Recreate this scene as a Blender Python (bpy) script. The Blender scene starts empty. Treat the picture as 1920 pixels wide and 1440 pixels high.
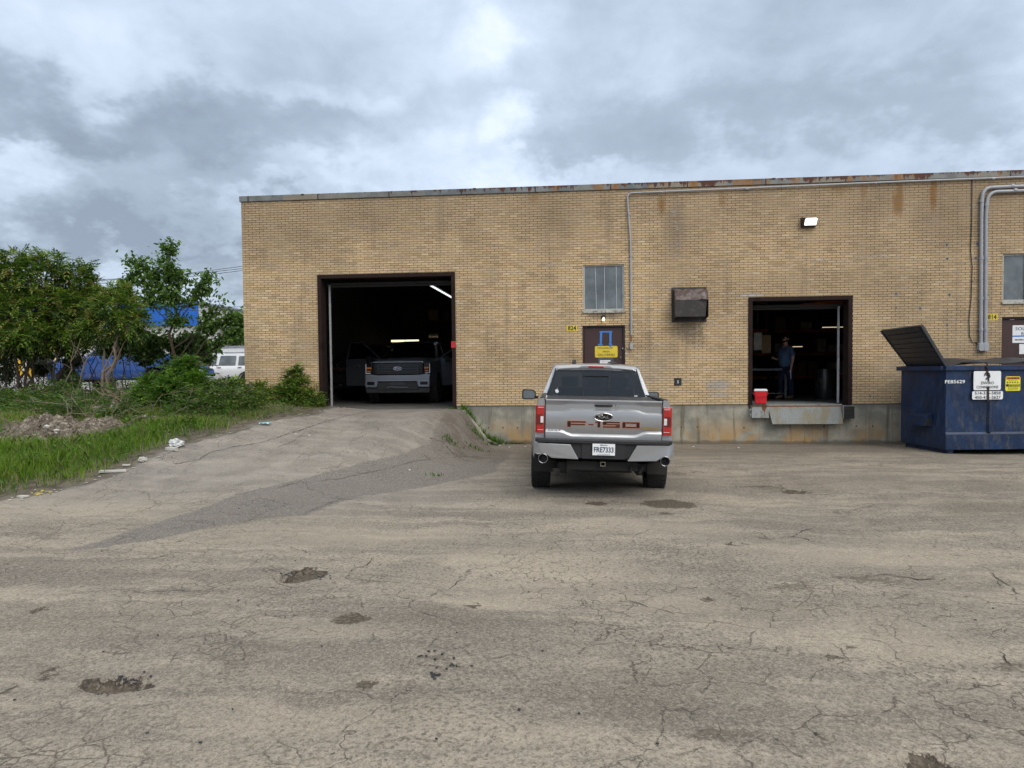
import bpy, bmesh, math, random
import numpy as np
from mathutils import Vector, Matrix, Euler, noise

# ------------------------------------------------------------------ camera, world, sun, exposure
scene = bpy.context.scene
COL = scene.collection
rad = math.radians
F_PX, YAW, PITCH, ROLL, SHIFT = 1294.8, 0.08979, 0.03424, -0.00982, 20.8
CAM = Vector((0.0, -17.0, 1.8))
_f = Vector((-math.sin(YAW)*math.cos(PITCH), math.cos(YAW)*math.cos(PITCH), -math.sin(PITCH)))
_r0 = Vector((math.cos(YAW), math.sin(YAW), 0)); _u0 = _r0.cross(_f)
_r = _r0*math.cos(ROLL) + _u0*math.sin(ROLL); _u = _u0*math.cos(ROLL) - _r0*math.sin(ROLL)
cam_d = bpy.data.cameras.new('camera'); cam = bpy.data.objects.new('camera', cam_d); COL.objects.link(cam)
cam.matrix_world = Matrix(((_r.x, _u.x, -_f.x, CAM.x), (_r.y, _u.y, -_f.y, CAM.y), (_r.z, _u.z, -_f.z, CAM.z), (0, 0, 0, 1)))
cam_d.sensor_width = 36; cam_d.lens = F_PX/1920*36; cam_d.shift_y = SHIFT/1920
cam_d.clip_start = 0.05; cam_d.clip_end = 5000
scene.camera = cam

def ray(px, py):
    return (_f*F_PX + _r*(px-960) + _u*(720+SHIFT-py)).normalized()
def at_y(px, py, y=0.0):          # the point of a plane parallel to the facade
    d = ray(px, py); t = (y-CAM.y)/d.y
    return CAM + d*t
def wp(px, py, y=0.0):            # facade coordinates x, z
    p = at_y(px, py, y); return p.x, p.z
def at_z(px, py, z=0.0):
    d = ray(px, py); t = (z-CAM.z)/d.z
    return CAM + d*t

EXPOSURE = 0.42
scene.view_settings.view_transform = 'Standard'; scene.view_settings.look = 'None'
scene.view_settings.gamma = 1; scene.view_settings.use_curve_mapping = False
scene.view_settings.exposure = EXPOSURE
scene.cycles.max_bounces = 6; scene.cycles.transparent_max_bounces = 12; scene.cycles.diffuse_bounces = 3
scene.cycles.use_denoising = True; scene.cycles.use_adaptive_sampling = True; scene.cycles.adaptive_threshold = 0.03

SUN_EL, SUN_AZ = rad(40), rad(146)      # azimuth measured clockwise from +Y
sd = Vector((math.sin(SUN_AZ)*math.cos(SUN_EL), math.cos(SUN_AZ)*math.cos(SUN_EL), math.sin(SUN_EL)))
sun_d = bpy.data.lights.new('sun', 'SUN'); sun_d.energy = 1.35; sun_d.angle = rad(40); sun_d.color = (1, 0.95, 0.86)
sun = bpy.data.objects.new('sun', sun_d); COL.objects.link(sun)
sun.rotation_euler = sd.to_track_quat('Z', 'Y').to_euler()

# ---- node helper
class NT:
    def __init__(s, nt): s.t = nt; s.n = nt.nodes; s.l = nt.links
    def node(s, typ, **kw):
        n = s.n.new(typ)
        for k, v in kw.items(): setattr(n, k, v)
        return n
    def put(s, sock, v):
        if isinstance(v, bpy.types.NodeSocket): s.l.new(v, sock)
        elif v is not None:
            if isinstance(v, (tuple, list)) and len(v) == 3 and sock.type == 'RGBA': v = (*v, 1)
            sock.default_value = v
    def math(s, op, a, b=None, c=None, clamp=False):
        n = s.node('ShaderNodeMath', operation=op, use_clamp=clamp)
        s.put(n.inputs[0], a); s.put(n.inputs[1], b)
        if c is not None: s.put(n.inputs[2], c)
        return n.outputs[0]
    def vmath(s, op, a, b=None, out=0):
        n = s.node('ShaderNodeVectorMath', operation=op)
        s.put(n.inputs[0], a)
        if b is not None: s.put(n.inputs[3 if op == 'SCALE' else 1], b)
        return n.outputs['Value'] if op in ('LENGTH', 'DOT_PRODUCT', 'DISTANCE') else n.outputs[0]
    def noise(s, vec, scale, detail=4, rough=0.5, dist=0.0, col=False, lac=2.0):
        n = s.node('ShaderNodeTexNoise', noise_dimensions=getattr(s, 'dim', '3D')); s.put(n.inputs['Vector'], vec)
        n.inputs['Scale'].default_value = scale; n.inputs['Detail'].default_value = detail
        n.inputs['Roughness'].default_value = rough; n.inputs['Distortion'].default_value = dist
        n.inputs['Lacunarity'].default_value = lac
        return n.outputs['Color' if col else 'Fac']
    def ramp(s, v, a, b, lo=0.0, hi=1.0, smooth=True):
        n = s.node('ShaderNodeMapRange', interpolation_type='SMOOTHSTEP' if smooth else 'LINEAR', clamp=True)
        s.put(n.inputs[0], v); s.put(n.inputs[1], a); s.put(n.inputs[2], b); s.put(n.inputs[3], lo); s.put(n.inputs[4], hi)
        return n.outputs[0]
    def mix(s, f, a, b, mode='MIX'):
        n = s.node('ShaderNodeMix', data_type='RGBA', blend_type=mode)
        s.put(n.inputs[0], f); s.put(n.inputs[6], a); s.put(n.inputs[7], b)
        return n.outputs[2]
    def map(s, vec, scale=(1, 1, 1), loc=(0, 0, 0), rot=(0, 0, 0)):
        n = s.node('ShaderNodeMapping'); s.put(n.inputs[0], vec)
        n.inputs['Location'].default_value = loc; n.inputs['Rotation'].default_value = rot; n.inputs['Scale'].default_value = scale
        return n.outputs[0]
    def sep(s, v):
        n = s.node('ShaderNodeSeparateXYZ'); s.put(n.inputs[0], v); return n.outputs
    def comb(s, x=0, y=0, z=0):
        n = s.node('ShaderNodeCombineXYZ'); s.put(n.inputs[0], x); s.put(n.inputs[1], y); s.put(n.inputs[2], z); return n.outputs[0]
    def voro(s, vec, scale, feature='F1', rnd=1.0, out='Distance'):
        n = s.node('ShaderNodeTexVoronoi', feature=feature, voronoi_dimensions=getattr(s, 'dim', '3D')); s.put(n.inputs['Vector'], vec)
        n.inputs['Scale'].default_value = scale; n.inputs['Randomness'].default_value = rnd
        return n.outputs[out]

# ---- sky: Nishita behind a broken overcast drawn in azimuth / elevation
world = bpy.data.worlds.new('World'); scene.world = world; world.use_nodes = True
W = NT(world.node_tree); W.n.clear(); W.dim = '2D'
wo = W.node('ShaderNodeOutputWorld'); bg = W.node('ShaderNodeBackground')
sky = W.node('ShaderNodeTexSky', sky_type='NISHITA'); sky.sun_disc = False
sky.sun_elevation = SUN_EL; sky.sun_rotation = SUN_AZ; sky.air_density = 1.2; sky.dust_density = 2.0
gen = W.node('ShaderNodeTexCoord').outputs['Generated']
gx, gy, gz = W.sep(W.vmath('NORMALIZE', gen))[:3]
az = W.math('ARCTAN2', gx, gy); el = W.math('ARCSINE', gz)
flat = W.comb(W.math('DIVIDE', gx, W.math('ADD', W.math('MAXIMUM', gz, 0.0), 0.42)), W.math('DIVIDE', gy, W.math('ADD', W.math('MAXIMUM', gz, 0.0), 0.42)), 0)
ae = W.comb(az, el, 0)
warp = W.vmath('SCALE', W.vmath('SUBTRACT', W.noise(flat, 4.0, 5, 0.6, col=True), (0.5, 0.5, 0.5)), 0.26)
aew = W.vmath('ADD', ae, warp)
n1 = W.noise(flat, 1.9, 5, 0.50, 0.2); n2 = W.noise(W.map(flat, loc=(7, 3, 1)), 6.5, 6, 0.58, 0.25)
val = W.math('ADD', W.math('MULTIPLY', W.math('SUBTRACT', n1, 0.5), 0.85), W.math('MULTIPLY', W.math('SUBTRACT', n2, 0.5), 0.42))
def azel(px, py):
    d = ray(px, py); return math.atan2(d.x, d.y), math.asin(d.z)
# (px, py, rx, ry, amount) soft masses read off the photograph
for bx_, by_, rx_, ry_, amt in [
    (560, 165, 90, 45, .30), (690, 175, 60, 45, .25), (60, 285, 150, 42, .40), (860, 60, 150, 80, .16), (985, 240, 60, 60, .35),
    (20, 365, 130, 45, .28), (440, 405, 160, 32, .22), (780, 290, 170, 80, .22), (200, 50, 320, 70, .06), (960, 20, 90, 70, .22),
    (1500, 310, 420, 55, .16), (1350, 110, 260, 60, .08), (1750, 60, 150, 60, -.04), (600, 350, 180, 30, .16), (1040, 330, 140, 26, .2),
    (100, 205, 280, 62, -.42), (330, 285, 230, 85, -.38), (130, 355, 190, 48, -.30), (680, 235, 170, 70, -.22), (1110, 265, 190, 95, -.28),
    (230, 445, 340, 46, -.62), (1620, 235, 190, 70, -.26), (1370, 205, 130, 60, -.1), (1880, 140, 110, 90, -.15), (1010, 110, 120, 60, -.12), (450, 180, 160, 60, -.12),
    (1850, 260, 120, 60, .1)]:
    a_, e_ = azel(bx_, by_); dxy = W.vmath('SUBTRACT', aew, (a_, e_, 0))
    q = W.vmath('LENGTH', W.vmath('MULTIPLY', dxy, (F_PX/rx_, F_PX/ry_, 0)))
    val = W.math('ADD', val, W.ramp(q, 0.0, 1.55, amt, 0.0))
cl = W.node('ShaderNodeValToRGB'); W.put(cl.inputs[0], W.ramp(val, -0.68, 0.60, smooth=False))
cr = cl.color_ramp; cr.elements[0].position = 0.0; cr.elements[0].color = (0.235, 0.285, 0.36, 1)
cr.elements[1].position = 1.0; cr.elements[1].color = (0.84, 0.88, 0.955, 1)
e = cr.elements.new(0.36); e.color = (0.345, 0.415, 0.51, 1)
e = cr.elements.new(0.56); e.color = (0.475, 0.56, 0.685, 1)
e = cr.elements.new(0.76); e.color = (0.63, 0.72, 0.85, 1)
# brighter overhead, as an overcast sky is
cloud = W.mix(1.0, cl.outputs[0], W.comb(W.ramp(gz, 0.50, 0.85, 1.0, 2.15), W.ramp(gz, 0.50, 0.85, 1.0, 1.85), W.ramp(gz, 0.50, 0.85, 1.0, 1.5)), 'MULTIPLY')
skyc = W.vmath('SCALE', sky.outputs[0], 0.10)
fin = W.mix(0.93, skyc, cloud)
fin10 = W.vmath('SCALE', fin, 10.0)
W.put(bg.inputs['Color'], fin10); bg.inputs['Strength'].default_value = 0.1
W.l.new(bg.outputs[0], wo.inputs[0])

# ------------------------------------------------------------------ materials
MATS = {}
def newmat(name):
    m = bpy.data.materials.new(name); m.use_nodes = True; m.node_tree.nodes.clear()
    t = NT(m.node_tree); o = t.node('ShaderNodeOutputMaterial'); MATS[name] = m
    return m, t, o
def pbsdf(t, o, color, rough=0.6, metal=0.0, spec=0.5, coat=0.0, normal=None):
    b = t.node('ShaderNodeBsdfPrincipled')
    t.put(b.inputs['Base Color'], color); t.put(b.inputs['Roughness'], rough); t.put(b.inputs['Metallic'], metal)
    b.inputs['Specular IOR Level'].default_value = spec; b.inputs['Coat Weight'].default_value = coat
    b.inputs['Coat Roughness'].default_value = 0.06
    if normal is not None: t.put(b.inputs['Normal'], normal)
    t.l.new(b.outputs[0], o.inputs[0]); return b
def bump(t, h, strength=0.3, dist=0.01):
    n = t.node('ShaderNodeBump'); n.inputs['Strength'].default_value = strength; n.inputs['Distance'].default_value = dist
    t.put(n.inputs['Height'], h); return n.outputs[0]
def simple(name, color, rough=0.6, metal=0.0, spec=0.5, coat=0.0, var=0.12, scale=9.0, bmp=0.0):
    m, t, o = newmat(name); co = t.node('ShaderNodeTexCoord').outputs['Object']
    n = t.noise(co, scale, 5, 0.6)
    c = t.mix(t.ramp(n, 0.3, 0.7), tuple(x*(1-var) for x in color), tuple(min(1, x*(1+var)) for x in color))
    nm = bump(t, t.noise(co, scale*8, 3), bmp, 0.005) if bmp else None
    pbsdf(t, o, c, rough, metal, spec, coat, nm); return m
def dirty(name, color, dirt, amt=0.5, rough=0.5, metal=0.0, coat=0.0, scale=3.0, spec=0.5, streak=1.0):
    m, t, o = newmat(name); co = t.node('ShaderNodeTexCoord').outputs['Object']
    n = t.noise(t.map(co, scale=(1, 1, streak)), scale, 8, 0.65, 0.3)
    f = t.ramp(n, 0.62-0.3*amt, 0.78-0.1*amt)
    c = t.mix(f, color, dirt); n2 = t.noise(co, scale*12, 4)
    c = t.mix(t.ramp(n2, 0.35, 0.7, 0, 0.25), c, tuple(x*0.6 for x in color))
    pbsdf(t, o, c, t.ramp(f, 0, 1, rough, min(1, rough+0.3)), metal, spec, coat, bump(t, n2, 0.15, 0.004)); return m
def emit(name, color, strength):
    m, t, o = newmat(name); e = t.node('ShaderNodeEmission'); t.put(e.inputs[0], color); e.inputs[1].default_value = strength
    t.l.new(e.outputs[0], o.inputs[0]); return m

simple('black_plastic', (0.018, 0.018, 0.02), 0.55); simple('black_gloss', (0.01, 0.01, 0.012), 0.12)
simple('rubber', (0.022, 0.021, 0.02), 0.85, bmp=0.2); simple('underbody', (0.02, 0.019, 0.018), 0.8)
simple('chrome', (0.75, 0.75, 0.76), 0.12, 1.0, var=0.03); simple('dark_chrome', (0.25, 0.25, 0.26), 0.2, 1.0)
simple('steel', (0.38, 0.38, 0.39), 0.45, 0.8); simple('brown_paint', (0.035, 0.022, 0.02), 0.5, bmp=0.1)
dirty('brown_frame', (0.026, 0.015, 0.013), (0.012, 0.008, 0.007), 0.4, 0.75, scale=4, spec=0.15)
simple('conduit', (0.36, 0.37, 0.40), 0.5, 0.1, var=0.08); simple('white_paint', (0.78, 0.78, 0.77), 0.5)
simple('white_plain', (0.8, 0.81, 0.82), 0.45, var=0.02); simple('ink', (0.02, 0.02, 0.025), 0.6); simple('ink_blue', (0.02, 0.05, 0.14), 0.6)
simple('sign_yellow', (0.70, 0.52, 0.04), 0.5, var=0.06); simple('sign_orange', (0.75, 0.22, 0.03), 0.5)
simple('bright_yellow', (0.75, 0.68, 0.03), 0.5); simple('tape_blue', (0.05, 0.20, 0.55), 0.6)
simple('red_plastic', (0.60, 0.012, 0.02), 0.35); simple('red_paint', (0.5, 0.02, 0.03), 0.5)
simple('copper', (0.62, 0.24, 0.14), 0.35, 0.3); simple('gold_badge', (0.42, 0.27, 0.08), 0.4, 0.5)
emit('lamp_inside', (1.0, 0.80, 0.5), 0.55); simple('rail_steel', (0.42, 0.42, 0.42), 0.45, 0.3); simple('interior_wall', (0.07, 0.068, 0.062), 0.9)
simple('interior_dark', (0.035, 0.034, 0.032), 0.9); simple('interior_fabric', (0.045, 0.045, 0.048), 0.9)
simple('wood', (0.12, 0.08, 0.045), 0.8); simple('cardboard', (0.26, 0.17, 0.09), 0.85); simple('orange_steel', (0.45, 0.10, 0.02), 0.6)
simple('skin', (0.50, 0.27, 0.20), 0.55, var=0.06); simple('shirt', (0.08, 0.14, 0.25), 0.9, var=0.15, scale=14)
simple('jeans', (0.012, 0.018, 0.045), 0.9); simple('boot', (0.20, 0.125, 0.05), 0.8); simple('hair', (0.012, 0.009, 0.007), 0.7)
simple('bollard', (0.72, 0.42, 0.02), 0.5); simple('blue_metal', (0.012, 0.12, 0.50), 0.45); simple('render_white', (0.55, 0.54, 0.50), 0.85)
simple('branch_dead', (0.20, 0.155, 0.115), 0.9); simple('bark', (0.085, 0.062, 0.045), 0.95, bmp=0.4, scale=20)
simple('bark_dark', (0.035, 0.028, 0.022), 0.95, bmp=0.4, scale=20); simple('mask_cyan', (0.35, 0.68, 0.72), 0.7); simple('litter_yellow', (0.50, 0.40, 0.14), 0.8)
simple('foam_white', (0.46, 0.44, 0.40), 0.8, var=0.2); simple('roof_gravel', (0.2, 0.19, 0.18), 0.95); simple('wire', (0.03, 0.03, 0.035), 0.7)
def paint(name, base, metal=0.65, rough=0.32):
    m, t, o = newmat(name); co = t.node('ShaderNodeTexCoord').outputs['Object']
    fl = t.noise(co, 260, 2); dirt = t.ramp(t.noise(co, 3.5, 8, 0.62), 0.45, 0.75)
    low = t.ramp(t.sep(co)[2], 0.95, 0.45); dd = t.math('MULTIPLY', t.math('ADD', 0.12, t.math('MULTIPLY', low, 0.5)), dirt)
    c = t.mix(t.ramp(fl, 0.3, 0.7), tuple(x*0.93 for x in base), tuple(x*1.07 for x in base))
    c = t.mix(dd, c, (0.19, 0.17, 0.145)); pbsdf(t, o, c, t.math('ADD', rough, t.math('MULTIPLY', dd, 0.4)), t.math('MULTIPLY', metal, t.math('SUBTRACT', 1, dd)), 0.5, 0.8)
    return m
paint('paint_silver', (0.40, 0.405, 0.42)); paint('paint_grey', (0.22, 0.235, 0.28)); paint('paint_blue', (0.0, 0.055, 0.27), 0.0, 0.45)
paint('paint_navy', (0.008, 0.02, 0.07), 0.3); paint('paint_white', (0.72, 0.73, 0.75), 0.0, 0.35); paint('paint_darktruck', (0.04, 0.042, 0.045), 0.4)
def glassmat(name, tint, gloss=0.09):
    m, t, o = newmat(name); tr = t.node('ShaderNodeBsdfTransparent'); t.put(tr.inputs[0], tint)
    gl = t.node('ShaderNodeBsdfGlossy'); gl.inputs['Roughness'].default_value = 0.05; t.put(gl.inputs[0], (0.9, 0.95, 1))
    fr = t.node('ShaderNodeLayerWeight'); fr.inputs[0].default_value = 0.5
    mx = t.node('ShaderNodeMixShader'); t.put(mx.inputs[0], t.math('ADD', t.math('POWER', fr.outputs['Facing'], 4.0), gloss, clamp=True))
    t.l.new(tr.outputs[0], mx.inputs[1]); t.l.new(gl.outputs[0], mx.inputs[2]); t.l.new(mx.outputs[0], o.inputs[0]); return m
glassmat('glass_tint', (0.20, 0.22, 0.24), .055); glassmat('glass_clear', (0.7, 0.75, 0.75), 0.12); glassmat('glass_dark', (0.05, 0.055, 0.06), 0.07)
simple('glass_window', (0.11, 0.125, 0.13), 0.08, spec=1.0, var=.35, scale=2.5); simple('mirror_glass', (0.25, 0.28, 0.30), 0.25, 0.7)  # glass_window: pale mottled base puts cloud reflections into the pane colour
simple('lens_red', (0.42, 0.006, 0.008), 0.12, coat=1.0, spec=0.8); simple('lens_dark_red', (0.13, 0.004, 0.006), 0.12, coat=1.0); simple('lens_white', (0.7, 0.7, 0.72), 0.15)
simple('lens_amber', (0.55, 0.16, 0.03), 0.2)
emit('lamp_white', (1.0, 0.98, 0.9), 2.2); emit('lamp_warm', (1.0, 0.86, 0.5), 2.0); emit('lamp_tube', (0.92, 1.0, 0.97), 1.0); emit('lamp_strip', (1.0, 0.80, 0.40), 1.5)

# brick: stretcher bond, sandy, dark joints, rust runs under the coping and soot by the hood
def brick_mat():
    m, t, o = newmat('brick'); t.dim = '2D'; co = t.node('ShaderNodeTexCoord').outputs['Object']
    X, Y, Z = t.sep(co)[:3]
    u = t.math('ADD', X, Y)
    v = t.comb(u, t.math('SUBTRACT', Z, 0.953), 0)
    jit = t.vmath('SCALE', t.vmath('SUBTRACT', t.noise(v, 9, 3, col=True), (0.5, 0.5, 0.5)), 0.010)
    v2 = t.vmath('ADD', v, jit)
    def bt(bw=0.193, bh=0.0585, off=(0, 0, 0), mort=0.0060):
        n = t.node('ShaderNodeTexBrick'); n.offset = 0.5; t.put(n.inputs['Vector'], t.map(v2, loc=off))
        n.inputs['Scale'].default_value = 1; n.inputs['Mortar Size'].default_value = mort; n.inputs['Mortar Smooth'].default_value = 0.25
        n.inputs['Brick Width'].default_value = bw; n.inputs['Row Height'].default_value = bh
        n.inputs['Color1'].default_value = (0, 0, 0, 1); n.inputs['Color2'].default_value = (1, 1, 1, 1); n.inputs['Mortar'].default_value = (0.5, 0.5, 0.5, 1)
        return n
    b = bt(); rnd = t.sep(b.outputs['Color'])[0]
    col = t.node('ShaderNodeValToRGB'); t.put(col.inputs[0], rnd); c = col.color_ramp
    c.elements[0].color = (0.44, 0.325, 0.18, 1); c.elements[1].color = (0.74, 0.59, 0.36, 1)
    for p, cc in [(0.25, (0.58, 0.435, 0.24)), (0.5, (0.61, 0.465, 0.265)), (0.7, (0.64, 0.485, 0.275)), (0.85, (0.62, 0.44, 0.25))]:
        k = c.elements.new(p); k.color = (*cc, 1)
    fine = t.noise(v, 55, 4, 0.7)
    cc = t.mix(t.ramp(fine, 0.35, 0.75, 0, 0.5), col.outputs[0], (0.27, 0.20, 0.115))
    big = t.noise(v, 0.55, 5, 0.55); cc = t.mix(t.ramp(big, 0.38, 0.68, 0.0, 0.42), cc, (0.27, 0.205, 0.125))
    # weathered upper courses, cleaner middle
    hi = t.ramp(t.math('ADD', Z, t.math('MULTIPLY', t.noise(v, 0.9, 4), 1.6)), 5.0, 6.5, 0, 0.5)
    cc = t.mix(hi, cc, (0.24, 0.185, 0.12)); cc = t.mix(t.ramp(X, 2.5, 9, 0, .3), cc, (0.27, 0.21, 0.135))
    lo = t.ramp(t.math('ADD', Z, t.math('MULTIPLY', t.noise(v, 0.7, 4), 1.2)), 2.6, 1.3, 0, 0.35)
    cc = t.mix(lo, cc, (0.58, 0.45, 0.255))
    st = t.noise(t.map(v, scale=(2.2, 0.22, 1)), 1.3, 5, 0.6); cc = t.mix(t.ramp(st, 0.55, 0.75, 0, 0.38), cc, (0.20, 0.16, 0.11))
    gz_ = t.noise(v, 3.2, 6, 0.7); cc = t.mix(t.ramp(gz_, 0.58, 0.72, 0, 0.35), cc, (0.33, 0.31, 0.27))
    stn = t.math('MULTIPLY', t.math('SUBTRACT', t.noise(t.map(v, scale=(3, 0.6, 1)), 3, 5), 0.5), 1.0)
    def stain(px, py, rx, ry, colr, amt, f0=0.0):
        nonlocal cc
        x, z = wp(px, py); d = t.vmath('LENGTH', t.vmath('MULTIPLY', t.vmath('SUBTRACT', t.comb(u, Z, 0), (x, z, 0)), (1/rx, 1/ry, 0)))
        nn = t.math('ADD', d, stn)
        cc = t.mix(t.ramp(nn, 0.25, 1.0, amt, 0.0), cc, colr)
    for px, py, rx, ry, am in [(1242, 385, .13, .40, .7), (1684, 375, .16, .55, .8), (1750, 365, .14, .55, .8), (1352, 372, .10, .3, .5), (1575, 350, .3, .35, .4), (1620, 358, .12, .3, .5), (1000, 372, .2, .25, .3)]:
        stain(px, py, rx, ry, (0.22, 0.11, 0.03), am)
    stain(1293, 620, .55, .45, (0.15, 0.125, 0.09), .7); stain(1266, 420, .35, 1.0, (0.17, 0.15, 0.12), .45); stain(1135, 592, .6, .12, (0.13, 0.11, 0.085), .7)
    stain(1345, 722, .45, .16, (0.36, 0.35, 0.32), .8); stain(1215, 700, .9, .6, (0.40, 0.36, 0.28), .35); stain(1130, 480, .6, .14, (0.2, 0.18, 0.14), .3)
    stain(1350, 740, .3, .1, (0.36, 0.35, 0.32), .6); stain(1413, 553, .35, .05, (0.45, 0.45, 0.43), .8); stain(1688, 700, .8, .7, (0.22, 0.19, 0.14), .35)
    cc = t.mix(1.0, cc, (1.10, 1.065, 1.10), 'MULTIPLY')
    mortar = t.mix(t.ramp(t.noise(v, 1.4, 4), 0.4, 0.65), (0.085, 0.062, 0.038), (0.19, 0.15, 0.10))
    cc = t.mix(b.outputs['Fac'], cc, mortar)
    h = t.math('ADD', t.math('MULTIPLY', b.outputs['Fac'], -1.0), t.math('MULTIPLY', fine, 0.3))
    h = t.math('ADD', h, t.math('MULTIPLY', rnd, 0.25))
    pbsdf(t, o, cc, 0.88, 0, 0.25, 0, bump(t, h, 0.7, 0.006)); return m
brick_mat()

def concrete_mat():
    m, t, o = newmat('foundation_concrete'); t.dim = '2D'; co = t.node('ShaderNodeTexCoord').outputs['Object']
    X, Y, Z = t.sep(co)[:3]; v = t.comb(X, Z, Y)
    n = t.noise(v, 2.0, 8, 0.62); c = t.mix(t.ramp(n, 0.35, 0.65), (0.23, 0.22, 0.185), (0.37, 0.345, 0.28))
    och = t.noise(t.map(v, scale=(1, .7, 1), loc=(3, 1, 0)), 1.25, 7, 0.65, 0.4)
    low = t.ramp(Z, 0.75, 0.1); c = t.mix(t.math('MULTIPLY', t.ramp(och, 0.44, 0.62), t.math('MULTIPLY', low, 0.85)), c, (0.40, 0.25, 0.105))
    st = t.noise(t.map(v, scale=(3.0, .25, 1)), 1.6, 6, 0.6); c = t.mix(t.ramp(st, 0.56, 0.72, 0, .7), c, (0.12, 0.095, 0.06))
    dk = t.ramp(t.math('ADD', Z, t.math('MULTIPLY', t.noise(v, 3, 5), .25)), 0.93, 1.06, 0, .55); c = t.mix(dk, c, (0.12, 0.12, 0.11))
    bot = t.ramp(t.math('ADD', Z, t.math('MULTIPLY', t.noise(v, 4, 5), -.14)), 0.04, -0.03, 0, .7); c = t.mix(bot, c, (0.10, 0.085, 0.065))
    sc = t.voro(v, 34, rnd=1); c = t.mix(t.math('MULTIPLY', t.ramp(sc, 0.11, 0.03), t.ramp(t.noise(v, 2.4, 3), .5, .6)), c, (0.045, 0.04, 0.035))
    # form joints every 0.61 m
    fx = t.math('ABSOLUTE', t.math('SUBTRACT', t.math('FRACT', t.math('DIVIDE', t.math('ADD', X, 100.18), 0.61)), 0.5))
    c = t.mix(t.ramp(fx, 0.008, 0.003, 0, .5), c, (0.09, 0.075, 0.055))
    h = t.math('ADD', n, t.math('MULTIPLY', t.noise(v, 40, 4), .4))
    pbsdf(t, o, c, 0.9, 0, .3, 0, bump(t, h, .5, .01)); return m
concrete_mat()

def coping_mat():
    m, t, o = newmat('coping'); t.dim = '2D'; co = t.node('ShaderNodeTexCoord').outputs['Object']
    X, Y, Z = t.sep(co)[:3]; v = t.comb(X, Z, 0)
    c = t.mix(t.ramp(t.noise(v, 3, 5), .35, .65), (0.13, 0.145, 0.15), (0.20, 0.215, 0.22))
    sct = t.math('FLOOR', t.math('MULTIPLY', X, 1.1)); rn = t.node('ShaderNodeTexWhiteNoise', noise_dimensions='1D'); t.put(rn.inputs['W'], sct)
    c = t.mix(t.math('MULTIPLY', t.ramp(rn.outputs[0], .3, .9), .55), c, (0.30, 0.245, 0.16))
    drip = t.math('ADD', t.math('MULTIPLY', t.noise(t.map(v, scale=(5, .6, 1)), 1.7, 8, .75), .6), t.math('MULTIPLY', t.noise(t.map(v, scale=(.9, .6, 1)), 1.3, 5, .6), .4))
    topw = t.math('ADD', t.math('MULTIPLY', t.math('SUBTRACT', Z, 6.16), 5.0), t.math('MULTIPLY', t.math('SUBTRACT', drip, .5), 5.0))
    lft = t.ramp(X, -8, 1, -.45, 0.02)
    c = t.mix(t.ramp(t.math('ADD', topw, lft), .50, .62), c, (0.085, 0.028, 0.016))
    orr = t.noise(t.map(v, loc=(4, 2, 0), scale=(1.5, .5, 1)), 1.3, 5, .6); c = t.mix(t.math('MULTIPLY', t.ramp(t.math('ADD', orr, t.ramp(X, -6, 3, -.08, .03)), .58, .68), .75), c, (0.28, 0.13, 0.03))
    jx = t.math('ABSOLUTE', t.math('SUBTRACT', t.math('FRACT', t.math('MULTIPLY', X, .55)), .5)); c = t.mix(t.ramp(jx, .012, .006), c, (.05, .04, .035))
    pbsdf(t, o, c, .65, .1, .4, 0, bump(t, t.noise(v, 30, 3), .2, .004)); return m
coping_mat()

# ------------------------------------------------------------------ mesh helpers
def link_mesh(name, V, F, mats, parent=None, mi=None, smooth=False, bevel=0.0, off=None):
    me = bpy.data.meshes.new(name)
    V = [tuple(v) for v in V]
    if off is not None: V = [(a-off[0], b-off[1], c-off[2]) for a, b, c in V]
    me.from_pydata(V, [], F)
    for mt in (mats if isinstance(mats, (list, tuple)) else [mats]): me.materials.append(MATS[mt])
    if mi: me.polygons.foreach_set('material_index', mi)
    if smooth:
        me.polygons.foreach_set('use_smooth', [True]*len(me.polygons)); me.update()
        me.set_sharp_from_angle(angle=rad(smooth if smooth > 1 else 35))
    me.update(); o = bpy.data.objects.new(name, me); COL.objects.link(o)
    if parent is not None: o.parent = parent
    if bevel:
        b = o.modifiers.new('bevel', 'BEVEL'); b.width = bevel; b.segments = 2; b.limit_method = 'ANGLE'; b.angle_limit = rad(40)
    return o
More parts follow.
